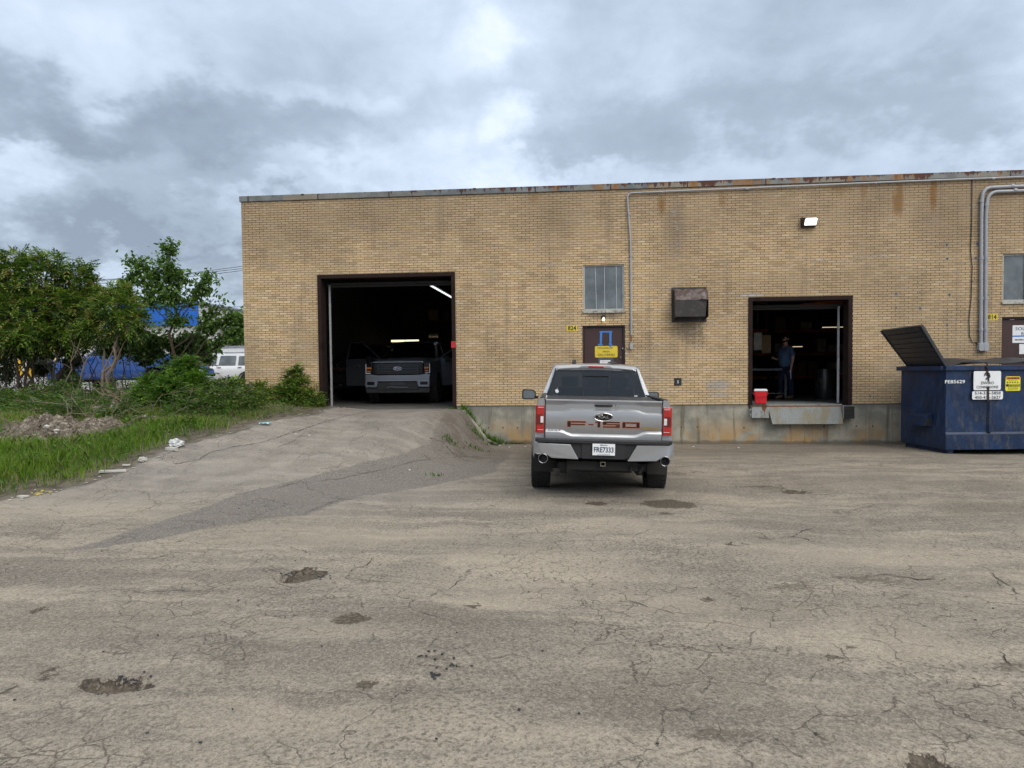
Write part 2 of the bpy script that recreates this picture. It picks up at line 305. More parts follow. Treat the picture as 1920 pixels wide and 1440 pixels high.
class MB:
    def __init__(s): s.V = []; s.F = []; s.M = []; s.m = 0; s.x = Matrix.Identity(4)
    def add(s, V, F):
        k = len(s.V); s.V += [s.x @ Vector(v) for v in V]; s.F += [tuple(i+k for i in f) for f in F]; s.M += [s.m]*len(F); return s
    def box(s, x0, x1, y0, y1, z0, z1):
        return s.add([(x0, y0, z0), (x1, y0, z0), (x1, y1, z0), (x0, y1, z0), (x0, y0, z1), (x1, y0, z1), (x1, y1, z1), (x0, y1, z1)],
                     [(0, 3, 2, 1), (4, 5, 6, 7), (0, 1, 5, 4), (1, 2, 6, 5), (2, 3, 7, 6), (3, 0, 4, 7)])
    def hexa(s, P): return s.add(P, [(0, 3, 2, 1), (4, 5, 6, 7), (0, 1, 5, 4), (1, 2, 6, 5), (2, 3, 7, 6), (3, 0, 4, 7)])
    def bar(s, a, b, w, h, up=(0, 0, 1)):
        a, b = Vector(a), Vector(b); d = (b-a).normalized(); u = Vector(up); r = d.cross(u)
        if r.length < 1e-4: r = d.cross(Vector((1, 0, 0)))
        r.normalize(); u = r.cross(d); r *= w/2; u *= h/2
        return s.hexa([a-r-u, a+r-u, b+r-u, b-r-u, a-r+u, a+r+u, b+r+u, b-r+u])
    def tube(s, P, R, n=8, cap=True):
        P = [Vector(p) for p in P]; R = [R]*len(P) if not isinstance(R, (list, tuple)) else R
        V = []; F = []; prev = None
        for i, p in enumerate(P):
            d = (P[min(i+1, len(P)-1)]-P[max(i-1, 0)]).normalized()
            if prev is None:
                a = d.cross(Vector((0, 0, 1)));  a = a if a.length > .05 else d.cross(Vector((1, 0, 0)))
            else: a = prev - d*prev.dot(d)
            a.normalize(); prev = a; b = d.cross(a)
            for k in range(n):
                t = 2*math.pi*k/n; V.append(p + (a*math.cos(t)+b*math.sin(t))*R[i])
        for i in range(len(P)-1):
            for k in range(n):
                k2 = (k+1) % n; F.append((i*n+k, i*n+k2, (i+1)*n+k2, (i+1)*n+k))
        if cap: F.append(tuple(range(n))[::-1]); F.append(tuple((len(P)-1)*n+k for k in range(n)))
        return s.add(V, F)
    def cyl(s, a, b, r, n=16, r2=None): return s.tube([a, b], [r, r if r2 is None else r2], n)
    def prism(s, P, a, b, axis='y'):      # 2D polygon pushed along an axis from a to b
        def q(p, t): return {'y': (p[0], t, p[1]), 'x': (t, p[0], p[1]), 'z': (p[0], p[1], t)}[axis]
        n = len(P); V = [q(p, a) for p in P]+[q(p, b) for p in P]
        F = [tuple(range(n)), tuple(range(2*n-1, n-1, -1))]+[(i, i+n, (i+1) % n+n, (i+1) % n) for i in range(n)]
        return s.add(V, F)
    def lathe(s, prof, n=32, axis='x', c=(0, 0, 0)):     # prof: (radius, along)
        V = []; F = []; m = len(prof)
        for k in range(n):
            t = 2*math.pi*k/n
            for r, h in prof:
                a, b = r*math.cos(t), r*math.sin(t)
                V.append({'x': (c[0]+h, c[1]+a, c[2]+b), 'y': (c[0]+a, c[1]+h, c[2]+b), 'z': (c[0]+a, c[1]+b, c[2]+h)}[axis])
        for k in range(n):
            k2 = (k+1) % n
            for i in range(m-1): F.append((k*m+i, k*m+i+1, k2*m+i+1, k2*m+i))
        return s.add(V, F)
    def loft(s, rings, close=False, caps=False):
        n = len(rings[0]); V = [p for r in rings for p in r]; F = []
        for i in range(len(rings)-1):
            for k in range(n if close else n-1):
                k2 = (k+1) % n; F.append((i*n+k, i*n+k2, (i+1)*n+k2, (i+1)*n+k))
        if caps: F.append(tuple(range(n))[::-1]); F.append(tuple((len(rings)-1)*n+k for k in range(n)))
        return s.add(V, F)
    def text(s, txt, size, origin, xdir=(1, 0, 0), zdir=(0, 0, 1), align='CENTER', depth=0.002, bold=0.0, width=None, track=1.0):
        c = bpy.data.curves.new('t', 'FONT'); c.body = txt; c.size = size; c.align_x = align; c.align_y = 'CENTER'; c.offset = bold; c.resolution_u = 2
        c.space_character = track; c.extrude = depth/2
        ob = bpy.data.objects.new('t', c); COL.objects.link(ob); dg = bpy.context.evaluated_depsgraph_get()
        me = ob.evaluated_get(dg).to_mesh(); V = [v.co.copy() for v in me.vertices]; F = [tuple(p.vertices) for p in me.polygons]
        ob.evaluated_get(dg).to_mesh_clear(); bpy.data.objects.remove(ob); bpy.data.curves.remove(c)
        if not V: return s
        w = max(v.x for v in V)-min(v.x for v in V); k = width/w if width and w > 0 else 1
        X, Z, O = Vector(xdir), Vector(zdir), Vector(origin); N = X.cross(Z)
        return s.add([O+X*v.x*k+Z*v.y+N*(v.z) for v in V], F)
    def build(s, name, mats, parent=None, smooth=False, bevel=0.0, world=False):
        off = parent.location if (world and parent is not None) else (parent if False else None)
        return link_mesh(name, s.V, s.F, mats, parent, s.M if isinstance(mats, (list, tuple)) else None, smooth, bevel, off)
def tag(o, label, cat, group=None, kind=None):
    if kind: o['kind'] = kind
    o['label'] = label; o['category'] = cat
    if group: o['group'] = group
    return o
def thing(name, label, cat, loc=(0, 0, 0), rz=0.0, group=None):
    o = bpy.data.objects.new(name, None); COL.objects.link(o); o.location = loc; o.rotation_euler = (0, 0, rz); o.empty_display_size = .2
    return tag(o, label, cat, group)
def structure(o): o['kind'] = 'structure'; return o
rng = random.Random(7); nrg = np.random.default_rng(11)
def sstep(a, b, x):
    t = np.clip((x-a)/(b-a), 0, 1); return t*t*(3-2*t)

# ------------------------------------------------------------------ ground
GF = 0.88     # garage floor
BX0 = wp(456, 560)[0]           # left corner of the building
def lump(x, y):
    return 0.012*np.sin(x*1.3+y*.7)+0.010*np.sin(x*.6-y*1.9+1)+0.006*np.sin(x*3.1+y*2.3+2)
def Hxy(x, y):
    x = np.asarray(x, float); y = np.asarray(y, float)
    ramp = GF*sstep(-9.6, -0.2, y)
    w = 0.88+0.30*np.maximum(-y, 0)
    side = 1-sstep(0, 1, (x-(-1.92)+w)/w)
    right = ramp*side*(1-sstep(-.1, .2, y)) + 0.0
    bank = 0.30*sstep(0, 5, y) + 0.55*sstep(16, 27, y)            # beyond the wall, left of the building
    bank = bank + 0.22*sstep(-6.7, -9.5, x)*0 + 0.22*sstep(-4.6, -7.5, x)*sstep(-8, -4, y)*(1-sstep(-.5, 2, y))
    far = GF+bank
    left = np.where(y < -.2, ramp*side + bank, far)
    left = np.where((y >= -.2) & (x > BX0+.12), ramp*side, left)
    h = np.where((x < BX0+.12) | (y < .045), left, np.where(x < -1.9, 0.5, -.03))
    # long gentle fall of the yard behind and beside
    h = h + np.where(y < 0, -.032*np.exp(-((x-3.05)/1.0)**2-((y+6.2)/3.2)**2)+.022*np.exp(-((x-1.2)/.9)**2-((y+6.2)/3.0)**2), 0)
    return h + lump(x, y)*np.where((y < 0), 1-sstep(-1.0, -.05, y)*.8, .6)
def gp(px, py):
    d = ray(px, py); t = 1.0; last = None
    for _ in range(4000):
        p = CAM+d*t
        if p.z < float(Hxy(p.x, p.y)): break
        t += 0.01+t*0.002
    for _ in range(20):
        p = CAM+d*t; e = p.z-float(Hxy(p.x, p.y))
        if abs(e) < 1e-4: break
        t += e/max(.05, -d.z)*.5 if abs(d.z) > .01 else 0
    return p
def axis(lo, hi, step, outer):
    a = list(np.arange(lo, hi+1e-6, step)); g = step; v = hi; R = []
    while v < outer: g *= 1.35; v += g; R.append(v)
    g = step; v = lo; L = []
    while v > -outer: g *= 1.35; v -= g; L.append(v)
    return np.array(L[::-1]+a+R)
EDGE = [gp(px, py) for px, py in [(-260, 1010), (0, 938), (110, 915), (200, 890), (300, 856), (330, 838), (400, 815), (480, 798), (540, 785), (585, 774), (606, 768)]]
EDGE = [(p.x, p.y) for p in EDGE]+[(EDGE[-1].x, .3)]
def edge_x(y):                    # x of the asphalt's left edge at depth y
    ys = np.array([p[1] for p in EDGE]); xs = np.array([p[0] for p in EDGE]); i = np.argsort(ys)
    return np.interp(y, ys[i], xs[i])
def polymask(pts, X, Y, soft):
    # signed-distance style soft polygon mask
    inside = np.zeros_like(X, bool); dmin = np.full(X.shape, 1e9); n = len(pts)
    for i in range(n):
        x1, y1 = pts[i]; x2, y2 = pts[(i+1) % n]
        c = ((y1 > Y) != (y2 > Y)) & (X < (x2-x1)*(Y-y1)/((y2-y1) or 1e-9)+x1); inside ^= c
        dx, dy = x2-x1, y2-y1; L = dx*dx+dy*dy or 1e-9; t = np.clip(((X-x1)*dx+(Y-y1)*dy)/L, 0, 1)
        dmin = np.minimum(dmin, np.hypot(X-x1-t*dx, Y-y1-t*dy))
    return sstep(-soft, soft, np.where(inside, dmin, -dmin))
gxs = axis(-15, 12, 0.075, 2500); gys = axis(-17.2, 3.2, 0.075, 2500)
for px_, py_, rx_, ry_ in ((568, 1077, 44, 13), (215, 1283, 70, 12)):      # finer mesh where the pavement is broken
    g_ = gp(px_, py_); sx_ = (gp(px_+rx_, py_)-g_).length*1.5; sy_ = (gp(px_, py_+ry_)-g_).length*1.6
    gxs = np.append(gxs, np.arange(g_.x-sx_, g_.x+sx_, .024)); gys = np.append(gys, np.arange(g_.y-sy_, g_.y+sy_, .024))
gxs = np.unique(np.round(gxs, 3)); gys = np.unique(np.round(gys, 3))
gxs = np.sort(np.append(gxs, [BX0+.1, BX0+.16])); gys = np.sort(np.append(gys, [.035, .05]))
GX, GY = np.meshgrid(gxs, gys); GZ = Hxy(GX, GY)
nx, ny = len(gxs), len(gys)
gV = np.stack([GX, GY, GZ], -1).reshape(-1, 3).astype(np.float32)
ii = (np.arange(ny-1)[:, None]*nx+np.arange(nx-1)[None, :]).reshape(-1)
gFa = np.stack([ii, ii+1, ii+nx+1, ii+nx], -1).astype(np.int32)
def np_mesh(name, V, F, mat, parent=None, smooth=False, attrs=None):
    me = bpy.data.meshes.new(name); me.vertices.add(len(V)); me.vertices.foreach_set('co', np.ascontiguousarray(V, np.float32).reshape(-1))
    k = F.shape[1]; me.loops.add(F.size); me.loops.foreach_set('vertex_index', np.ascontiguousarray(F, np.int32).reshape(-1))
    me.polygons.add(len(F)); me.polygons.foreach_set('loop_start', np.arange(0, F.size, k, dtype=np.int32))
    if smooth: me.polygons.foreach_set('use_smooth', np.ones(len(F), bool))
    me.materials.append(MATS[mat]); me.update(calc_edges=True)
    for an, (dom, arr) in (attrs or {}).items():
        a = me.attributes.new(an, 'FLOAT', dom); a.data.foreach_set('value', np.ascontiguousarray(arr, np.float32).reshape(-1))
    o = bpy.data.objects.new(name, me); COL.objects.link(o)
    if parent is not None: o.parent = parent
    return o
# the ground's kinds of surface (what it is made of, not how it is lit)
def wob(x, y, s, a): return a*(np.sin(x*s+y*s*.7)+np.sin(x*s*2.3-y*s*1.7+1)*.6+np.sin(x*s*4.1+y*s*5.3+2)*.35)
soil = sstep(-.16, .16, edge_x(GY)-GX+wob(GX, GY, 2.4, .10))
soil = np.where(GY > .4, sstep(0, .4, (BX0+.3)-GX), soil)
street = sstep(3.4, 4.4, GY+wob(GX, GY, .8, .25))
patch = polymask([tuple(gp(*p).xy) for p in [(120, 1035), (330, 968), (450, 925), (620, 884), (760, 850), (800, 800), (860, 790), (920, 840), (960, 845), (930, 885), (760, 918), (640, 942), (570, 966), (400, 988), (250, 1018)]], GX, GY, .22)
slope = polymask([(-3.0, -.1), (-1.75, -.1), (-1.6, -3.4), (-2.5, -3.4), (-3.3, -1.6)], GX, GY, .45)

def ground_mat():
    m, t, o = newmat('ground'); t.dim = '2D'; co = t.node('ShaderNodeTexCoord').outputs['Object']
    def attr(n): a = t.node('ShaderNodeAttribute', attribute_name=n); return a.outputs['Fac']
    X, Y, Z = t.sep(co)[:3]; v = t.comb(X, Y, 0)
    soil_a, street_a, patch_a, slope_a = attr('soil'), attr('street'), attr('patch'), attr('slope')
    w = t.vmath('SCALE', t.vmath('SUBTRACT', t.noise(v, 1.6, 5, .6, col=True), (.5, .5, .5)), .5); vw = t.vmath('ADD', v, w)
    big = t.noise(vw, .32, 6, .6, .5); mid = t.noise(vw, 1.5, 7, .65); fine = t.noise(v, 26, 5, .75); grit = t.noise(v, 95, 4, .8)
    side0 = t.ramp(X, -1.5, 3.5); trkL = t.noise(t.map(vw, rot=(0, 0, rad(-50)), scale=(.22, 1.5, 1)), 1.0, 5, .6, .3); trkR = t.noise(t.map(vw, rot=(0, 0, rad(-9)), scale=(.30, 1.0, 1), loc=(6, 2, 0)), 1.0, 6, .6, .4)
    trk = t.math('ADD', t.math('MULTIPLY', trkR, side0), t.math('MULTIPLY', trkL, t.math('SUBTRACT', 1, side0))); trk2 = t.noise(t.map(vw, rot=(0, 0, rad(-44)), scale=(.30, 3.4, 1)), 1.0, 6, .65, .3); trk3 = t.noise(t.map(vw, rot=(0, 0, rad(8)), scale=(.5, 2.6, 1), loc=(4, 4, 0)), 1.0, 6, .65, .3)
    c = t.mix(t.ramp(mid, .36, .64), (0.262, 0.238, 0.196), (0.330, 0.300, 0.245))
    c = t.mix(t.ramp(big, .40, .60, 0, .65), c, (0.215, 0.200, 0.172))
    side_ = t.ramp(X, -1, 3); tk = t.math('ADD', t.math('MULTIPLY', trk3, side_), t.math('MULTIPLY', trk2, t.math('SUBTRACT', 1, side_)))
    c = t.mix(t.ramp(trk, .49, .62, 0, .70), c, (0.165, 0.152, 0.132)); c = t.mix(t.ramp(trk, .48, .37, 0, .70), c, (0.435, 0.395, 0.315))
    c = t.mix(t.ramp(tk, .52, .60, 0, .55), c, (0.150, 0.137, 0.118)); c = t.mix(t.ramp(tk, .48, .41, 0, .5), c, (0.42, 0.38, 0.305))
    c = t.mix(t.ramp(t.noise(t.map(vw, loc=(5, 9, 0)), .9, 6, .65), .55, .66, 0, .5), c, (0.150, 0.138, 0.118))
    g12 = t.noise(v, 11, 5, .72); g30 = t.noise(v, 34, 3, .7)
    c = t.mix(t.ramp(g12, .40, .58, .28, 0), c, (0.17, 0.155, 0.13)); c = t.mix(t.ramp(g12, .54, .68, 0, .25), c, (0.43, 0.39, 0.32))
    c = t.mix(t.ramp(g30, .51, .62, 0, .55), c, (0.12, 0.108, 0.09)); c = t.mix(t.ramp(g30, .46, .34, 0, .28), c, (0.46, 0.42, 0.345))
    # broad stains, cleaner areas and painted shade under the pickup where the photograph shows them
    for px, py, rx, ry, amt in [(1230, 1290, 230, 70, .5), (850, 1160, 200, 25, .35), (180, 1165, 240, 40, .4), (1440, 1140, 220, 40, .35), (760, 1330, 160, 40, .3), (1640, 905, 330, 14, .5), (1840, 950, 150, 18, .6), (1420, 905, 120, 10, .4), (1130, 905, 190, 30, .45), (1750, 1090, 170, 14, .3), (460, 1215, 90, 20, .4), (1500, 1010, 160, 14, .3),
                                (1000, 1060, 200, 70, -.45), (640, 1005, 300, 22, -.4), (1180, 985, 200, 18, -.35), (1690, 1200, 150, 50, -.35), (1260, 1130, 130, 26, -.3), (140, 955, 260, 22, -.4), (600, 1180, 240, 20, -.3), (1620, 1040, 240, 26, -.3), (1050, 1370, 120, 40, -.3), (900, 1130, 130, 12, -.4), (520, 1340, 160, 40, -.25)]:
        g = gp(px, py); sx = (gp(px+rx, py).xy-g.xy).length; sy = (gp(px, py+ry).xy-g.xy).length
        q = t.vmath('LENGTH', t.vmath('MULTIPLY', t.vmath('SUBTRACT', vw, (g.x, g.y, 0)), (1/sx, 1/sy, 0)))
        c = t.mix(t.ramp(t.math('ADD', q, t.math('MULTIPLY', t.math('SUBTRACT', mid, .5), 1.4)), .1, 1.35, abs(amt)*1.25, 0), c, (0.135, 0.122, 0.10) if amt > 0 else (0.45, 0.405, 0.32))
    # worn binder: sandy fines between exposed stones
    stone = t.voro(v, 105, rnd=1); stc = t.voro(v, 105, out='Color'); sr = t.sep(stc)[0]
    c = t.mix(t.ramp(sr, .0, 1, .0, .28), c, t.mix(t.ramp(sr, .45, .8), (0.12, 0.112, 0.10), (0.50, 0.465, 0.40)))
    c = t.mix(t.ramp(grit, .50, .66, 0, .5), c, (0.085, 0.08, 0.073)); c = t.mix(t.ramp(fine, .52, .70, 0, .35), c, (0.45, 0.42, 0.36))
    pit = t.voro(t.vmath('ADD', v, t.vmath('SCALE', t.noise(v, 18, 3, col=True), .06)), 15, rnd=1)
    pm = t.math('MULTIPLY', t.ramp(pit, .22, .10), t.ramp(t.noise(v, .8, 4), .42, .58)); c = t.mix(t.math('MULTIPLY', pm, .55), c, (0.07, 0.064, 0.056))
    rg = t.math('MULTIPLY', t.ramp(t.math('ADD', X, t.math('MULTIPLY', big, 2.0)), .6, -1.6), t.ramp(Y, -9.5, -6.5)); c = t.mix(t.math('MULTIPLY', rg, .55), c, t.mix(t.ramp(mid, .35, .65), (0.215, 0.208, 0.198), (0.30, 0.29, 0.275)))
    # dark newer wedge on the ramp
    pe = t.ramp(t.math('ADD', patch_a, t.math('MULTIPLY', t.math('SUBTRACT', t.noise(v, 1.8, 8, .75), .5), 1.1)), .36, .62)
    pc = t.mix(t.ramp(sr, .3, 1), (0.12, 0.115, 0.108), (0.27, 0.255, 0.235)); pc = t.mix(t.ramp(fine, .5, .7, 0, .5), pc, (0.21, 0.20, 0.18))
    c = t.mix(t.math('MULTIPLY', pe, .85), c, pc)
    c = t.mix(t.math('MULTIPLY', slope_a, t.ramp(t.noise(v, 2.6, 6, .7), .42, .6, 0.1, .75)), c, (0.12, 0.105, 0.085))
    # map cracking: two sizes, only in patches
    def cracks(scale, wd, msk, dist=.25, loc=(0, 0, 0)):
        vv = t.vmath('ADD', t.map(v, loc=loc), t.vmath('SCALE', t.vmath('SUBTRACT', t.noise(t.map(v, loc=loc), scale*1.4, 5, .65, col=True), (.5, .5, .5)), dist/scale*1.1))
        d = t.voro(vv, scale, 'DISTANCE_TO_EDGE'); return t.math('MULTIPLY', t.ramp(d, wd*scale, wd*scale*.25), msk)
    m1 = t.ramp(t.noise(t.map(v, loc=(2, 4, 0)), .42, 4, .6), .49, .56); m2 = t.ramp(t.noise(t.map(v, loc=(8, 1, 0)), .3, 4, .6), .46, .54)
    k1 = cracks(7.0, .0062, m1, .35); k2 = cracks(3.0, .0068, m2, .45, (3, 3, 0)); k3 = cracks(.55, .009, 1.0, .8, (9, 2, 0))
    brk = t.ramp(t.noise(v, 3.1, 4), .43, .57)
    ck = t.math('MAXIMUM', t.math('MULTIPLY', k1, t.math('MULTIPLY', brk, .50)), t.math('MAXIMUM', t.math('MULTIPLY', k2, t.math('MULTIPLY', brk, .58)), t.math('MULTIPLY', k3, t.ramp(t.noise(t.map(v, loc=(1, 7, 0)), .5, 3), .46, .56, 0, .7))))
    c = t.mix(ck, c, (0.055, 0.047, 0.038))
    # potholes and old damp hollows where the photograph has them
    pot = None; potc = None
    n14 = t.math('MULTIPLY', t.math('SUBTRACT', t.noise(v, 14, 4, .7), .5), 3.4)
    wv = t.vmath('ADD', v, t.vmath('SCALE', t.vmath('SUBTRACT', t.noise(v, 5.5, 6, .75, col=True), (.5, .5, .5)), .34))
    holes = []
    for px, py, rx, ry, kind in [(568, 1077, 44, 13, 1), (530, 1079, 14, 5, 1), (660, 1160, 36, 8, 0), (215, 1283, 70, 12, 1), (92, 1258, 14, 8, 0), (95, 1270, 10, 5, 0), (818, 1232, 30, 8, 2), (845, 1247, 24, 9, 2), (818, 1266, 16, 6, 2),
                                 (1255, 945, 52, 9, 3), (1118, 944, 20, 4, 3), (1247, 963, 13, 2.5, 3), (70, 1144, 16, 4, 0), (1325, 1123, 16, 2.5, 0), (690, 1283, 22, 7, 0), (1490, 1100, 60, 9, 2), (1640, 1088, 90, 9, 2),
                                 (1730, 1428, 50, 14, 1), (1360, 1380, 90, 14, 2), (885, 1137, 16, 4, 0), (1580, 960, 18, 5, 2), (1900, 1250, 30, 9, 2), (1430, 915, 60, 4, 2), (1490, 922, 26, 4, 1), (1265, 888, 30, 4, 2), (1378, 1020, 16, 3, 1), (15, 1296, 10, 6, 0), (1120, 860, 90, 5, 2), (1560, 1232, 22, 4, 0), (1590, 1215, 12, 4, 0)]:
        g = gp(px, py); gx1 = gp(px+rx, py); gy1 = gp(px, py+ry); sx = max(.03, (gx1.xy-g.xy).length); sy = max(.03, (gy1.xy-g.xy).length)
        holes.append((g, sx, sy, kind))
        q = t.vmath('LENGTH', t.vmath('MULTIPLY', t.vmath('SUBTRACT', t.vmath('SUBTRACT', wv, (0, 0, 0)), (g.x, g.y, 0)), (1/sx, 1/sy, 0)))
        if kind == 2: q = t.math('ADD', q, n14)
        mk = t.ramp(q, 1.0 if kind != 2 else .7, .88 if kind != 2 else .5, 0, .55 if kind == 2 else .9); pot = mk if pot is None else t.math('MAXIMUM', pot, mk)
        if kind == 1:
            pk = t.ramp(q, 1.0, .8); potc = pk if potc is None else t.math('MAXIMUM', potc, pk)
    dampc = t.mix(t.ramp(t.noise(v, 30, 4), .4, .7), (0.06, 0.05, 0.037), (0.125, 0.103, 0.076)); dampc = t.mix(t.ramp(sr, .78, 1, 0, .3), dampc, (0.26, 0.235, 0.19))
    c = t.mix(pot, c, dampc)
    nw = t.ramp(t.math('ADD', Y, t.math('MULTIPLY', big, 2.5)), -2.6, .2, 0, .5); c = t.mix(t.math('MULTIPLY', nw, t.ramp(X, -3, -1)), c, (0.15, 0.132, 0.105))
    c = t.mix(1.0, c, (1.09, 1.035, 1.0), 'MULTIPLY')
    # soil, roadside dirt
    sc = t.mix(t.ramp(t.noise(v, 5, 7, .7), .35, .65), (0.06, 0.05, 0.035), (0.15, 0.125, 0.09)); sc = t.mix(t.ramp(grit, .5, .7, 0, .6), sc, (0.25, 0.23, 0.2))
    c = t.mix(soil_a, c, sc)
    verge = t.math('MULTIPLY', t.ramp(t.math('ABSOLUTE', t.math('SUBTRACT', soil_a, .4)), .4, .1), t.ramp(t.noise(v, 3, 6, .7), .4, .6, .2, .85)); c = t.mix(verge, c, (0.10, 0.088, 0.07))
    c = t.mix(street_a, c, t.mix(t.ramp(mid, .3, .7), (0.27, 0.26, 0.245), (0.33, 0.32, 0.30)))
    h = t.math('ADD', t.math('MULTIPLY', grit, .5), t.math('MULTIPLY', fine, .7)); h = t.math('ADD', h, t.math('MULTIPLY', stone, -.5))
    h = t.math('SUBTRACT', h, t.math('MULTIPLY', ck, 1.6)); h = t.math('SUBTRACT', h, t.math('MULTIPLY', potc, 3.5)); h = t.math('ADD', h, t.math('MULTIPLY', mid, 1.2))
    pbsdf(t, o, c, t.math('SUBTRACT', .93, t.math('MULTIPLY', pot, .18)), 0, .25, 0, bump(t, h, .8, .012))
    return holes
HOLES = ground_mat()
for g, sx, sy, kind in HOLES:                  # the deeper ones are real hollows
    if kind == 1:
        d = np.hypot((GX-g.x)/(sx*1.15), (GY-g.y)/(sy*1.15)); GZ -= .05*(1-sstep(.55, 1.0, d+.10*np.sin(GX*9+GY*7)))
gV[:, 2] = GZ.reshape(-1)
vf = np.stack([soil, street*(GY > .4), patch, slope], -1).reshape(-1, 4)
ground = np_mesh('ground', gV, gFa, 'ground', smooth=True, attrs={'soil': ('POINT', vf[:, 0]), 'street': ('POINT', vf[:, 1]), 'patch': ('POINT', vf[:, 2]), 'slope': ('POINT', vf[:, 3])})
structure(ground)

# open cracks in the paving, as narrow ragged dark ribbons laid on the surface
simple('crack_dark', (0.055, 0.046, 0.036), .95, var=.5, scale=30)
def ribbon(mb, pts, w, r):
    P = []
    for (xa, ya), (xb, yb) in zip(pts[:-1], pts[1:]):
        A, B = gp(xa, ya), gp(xb, yb); n = max(2, int((B-A).length/.05))
        for i in range(n): q = A.lerp(B, i/n); P.append((q.x+r.normal(0, .012), q.y+r.normal(0, .020)))
    P = np.array(P); d = np.gradient(P, axis=0); d /= np.maximum(1e-6, np.linalg.norm(d, axis=1, keepdims=True)); nr = np.stack([-d[:, 1], d[:, 0]], -1)
    ww = w*.55*(.1+1.3*r.random(len(P)))*np.minimum(1, np.minimum(np.arange(len(P)), np.arange(len(P))[::-1])/3+.15); L = P+nr*ww[:, None]*.5; Q = P-nr*ww[:, None]*.5; z = lambda a: Hxy(a[:, 0], a[:, 1])+.006
    zl, zq = z(L), z(Q); mb.add([(*a, h) for a, h in zip(L, zl)]+[(*a, h) for a, h in zip(Q, zq)], [(i, i+1, len(P)+i+1, len(P)+i) for i in range(len(P)-1)])
mb = MB(); r_c = np.random.default_rng(21)
for pts, w in [([(322, 872), (372, 862), (396, 848), (440, 838), (490, 830), (560, 808), (612, 790), (660, 778), (700, 770), (760, 767), (840, 769)], .035), ([(520, 838), (548, 829), (570, 812)], .02), ([(655, 830), (690, 812), (730, 800)], .02), ([(640, 800), (700, 798), (712, 806), (650, 808)], .014),
               ([(690, 940), (640, 935), (575, 960), (570, 968)], .016), ([(800, 795), (830, 820), (850, 850), (880, 868)], .03), ([(790, 850), (815, 866), (848, 872), (870, 880)], .022), ([(505, 918), (560, 905), (640, 898), (720, 880), (820, 860), (900, 855)], .018),
               ([(1370, 914), (1440, 912), (1490, 921), (1508, 922)], .05), ([(1290, 888), (1310, 884), (1330, 889)], .03), ([(1400, 1003), (1440, 1012), (1490, 1006), (1520, 1014), (1560, 1022)], .022), ([(1440, 1012), (1430, 1000), (1390, 996)], .018), ([(1490, 1006), (1505, 995), (1540, 990)], .02), ([(1620, 1082), (1660, 1078), (1720, 1088), (1790, 1086)], .03), ([(1850, 1070), (1880, 1090), (1905, 1112), (1925, 1122)], .022),
               ([(1880, 1090), (1860, 1105), (1830, 1098)], .014), ([(1160, 1120), (1210, 1138), (1270, 1152), (1340, 1155)], .014), ([(1480, 1360), (1530, 1358), (1560, 1350)], .012), ([(1640, 1228), (1700, 1262), (1760, 1302)], .010), ([(1870, 1222), (1900, 1250), (1925, 1270)], .02), ([(620, 1110), (660, 1096), (720, 1090), (760, 1098)], .014), ([(500, 1022), (560, 1030), (600, 1050)], .013),
               ([(640, 1075), (690, 1060), (705, 1040)], .013), ([(870, 1140), (885, 1136), (900, 1132)], .03), ([(53, 1148), (72, 1141), (86, 1144)], .03), ([(250, 1112), (330, 1108), (430, 1112)], .014), ([(330, 1020), (360, 1005), (420, 992)], .012), ([(800, 1120), (850, 1100), (880, 1070), (940, 1060)], .012), ([(1100, 1015), (1130, 1000), (1190, 1005), (1230, 990)], .013), ([(700, 1400), (770, 1380), (850, 1392)], .008),
               ([(520, 1300), (600, 1302), (640, 1296), (700, 1306)], .009), ([(1330, 1130), (1350, 1122), (1380, 1126)], .018), ([(1590, 960), (1640, 948), (1700, 950)], .02), ([(1560, 905), (1650, 900), (1760, 903), (1860, 900)], .018), ([(1700, 960), (1760, 975), (1840, 980)], .016)]:
    ribbon(mb, pts, w, r_c)
structure(mb.build('pavement_cracks', 'crack_dark'))

# ------------------------------------------------------------------ the factory
BZ = 0.953; TOPZ = 6.165; CAPZ = 6.30; BX1 = 22.0; DEPTH = 15.0
bld = thing('brick_building', 'long flat-roofed tan brick industrial building with concrete foundation and two open bay doors', 'building')
def rect(px0, py0, px1, py1):
    a = wp(px0, (py0)); b = wp(px1, py1); return min(a[0], b[0]), max(a[0], b[0]), min(a[1], b[1]), max(a[1], b[1])
gar = (wp(598, 640)[0], wp(854, 640)[0], GF, wp(725, 513.5)[1])
dock = (wp(1403.8, 660)[0], wp(1597, 660)[0], BZ, wp(1500, 556.5)[1])
door1 = (wp(1092, 640)[0], wp(1172, 640)[0], BZ, wp(1130, 610)[1])
door2 = (wp(1878, 640)[0], wp(1878, 640)[0]+1.05, BZ, wp(1900, 594.5)[1])
win1 = (wp(1093.5, 540)[0], wp(1170.5, 540)[0], wp(1130, 582)[1], wp(1130, 496)[1])
win2 = (wp(1880, 520)[0], wp(1880, 520)[0]+1.05, wp(1900, 565)[1], wp(1900, 476)[1])
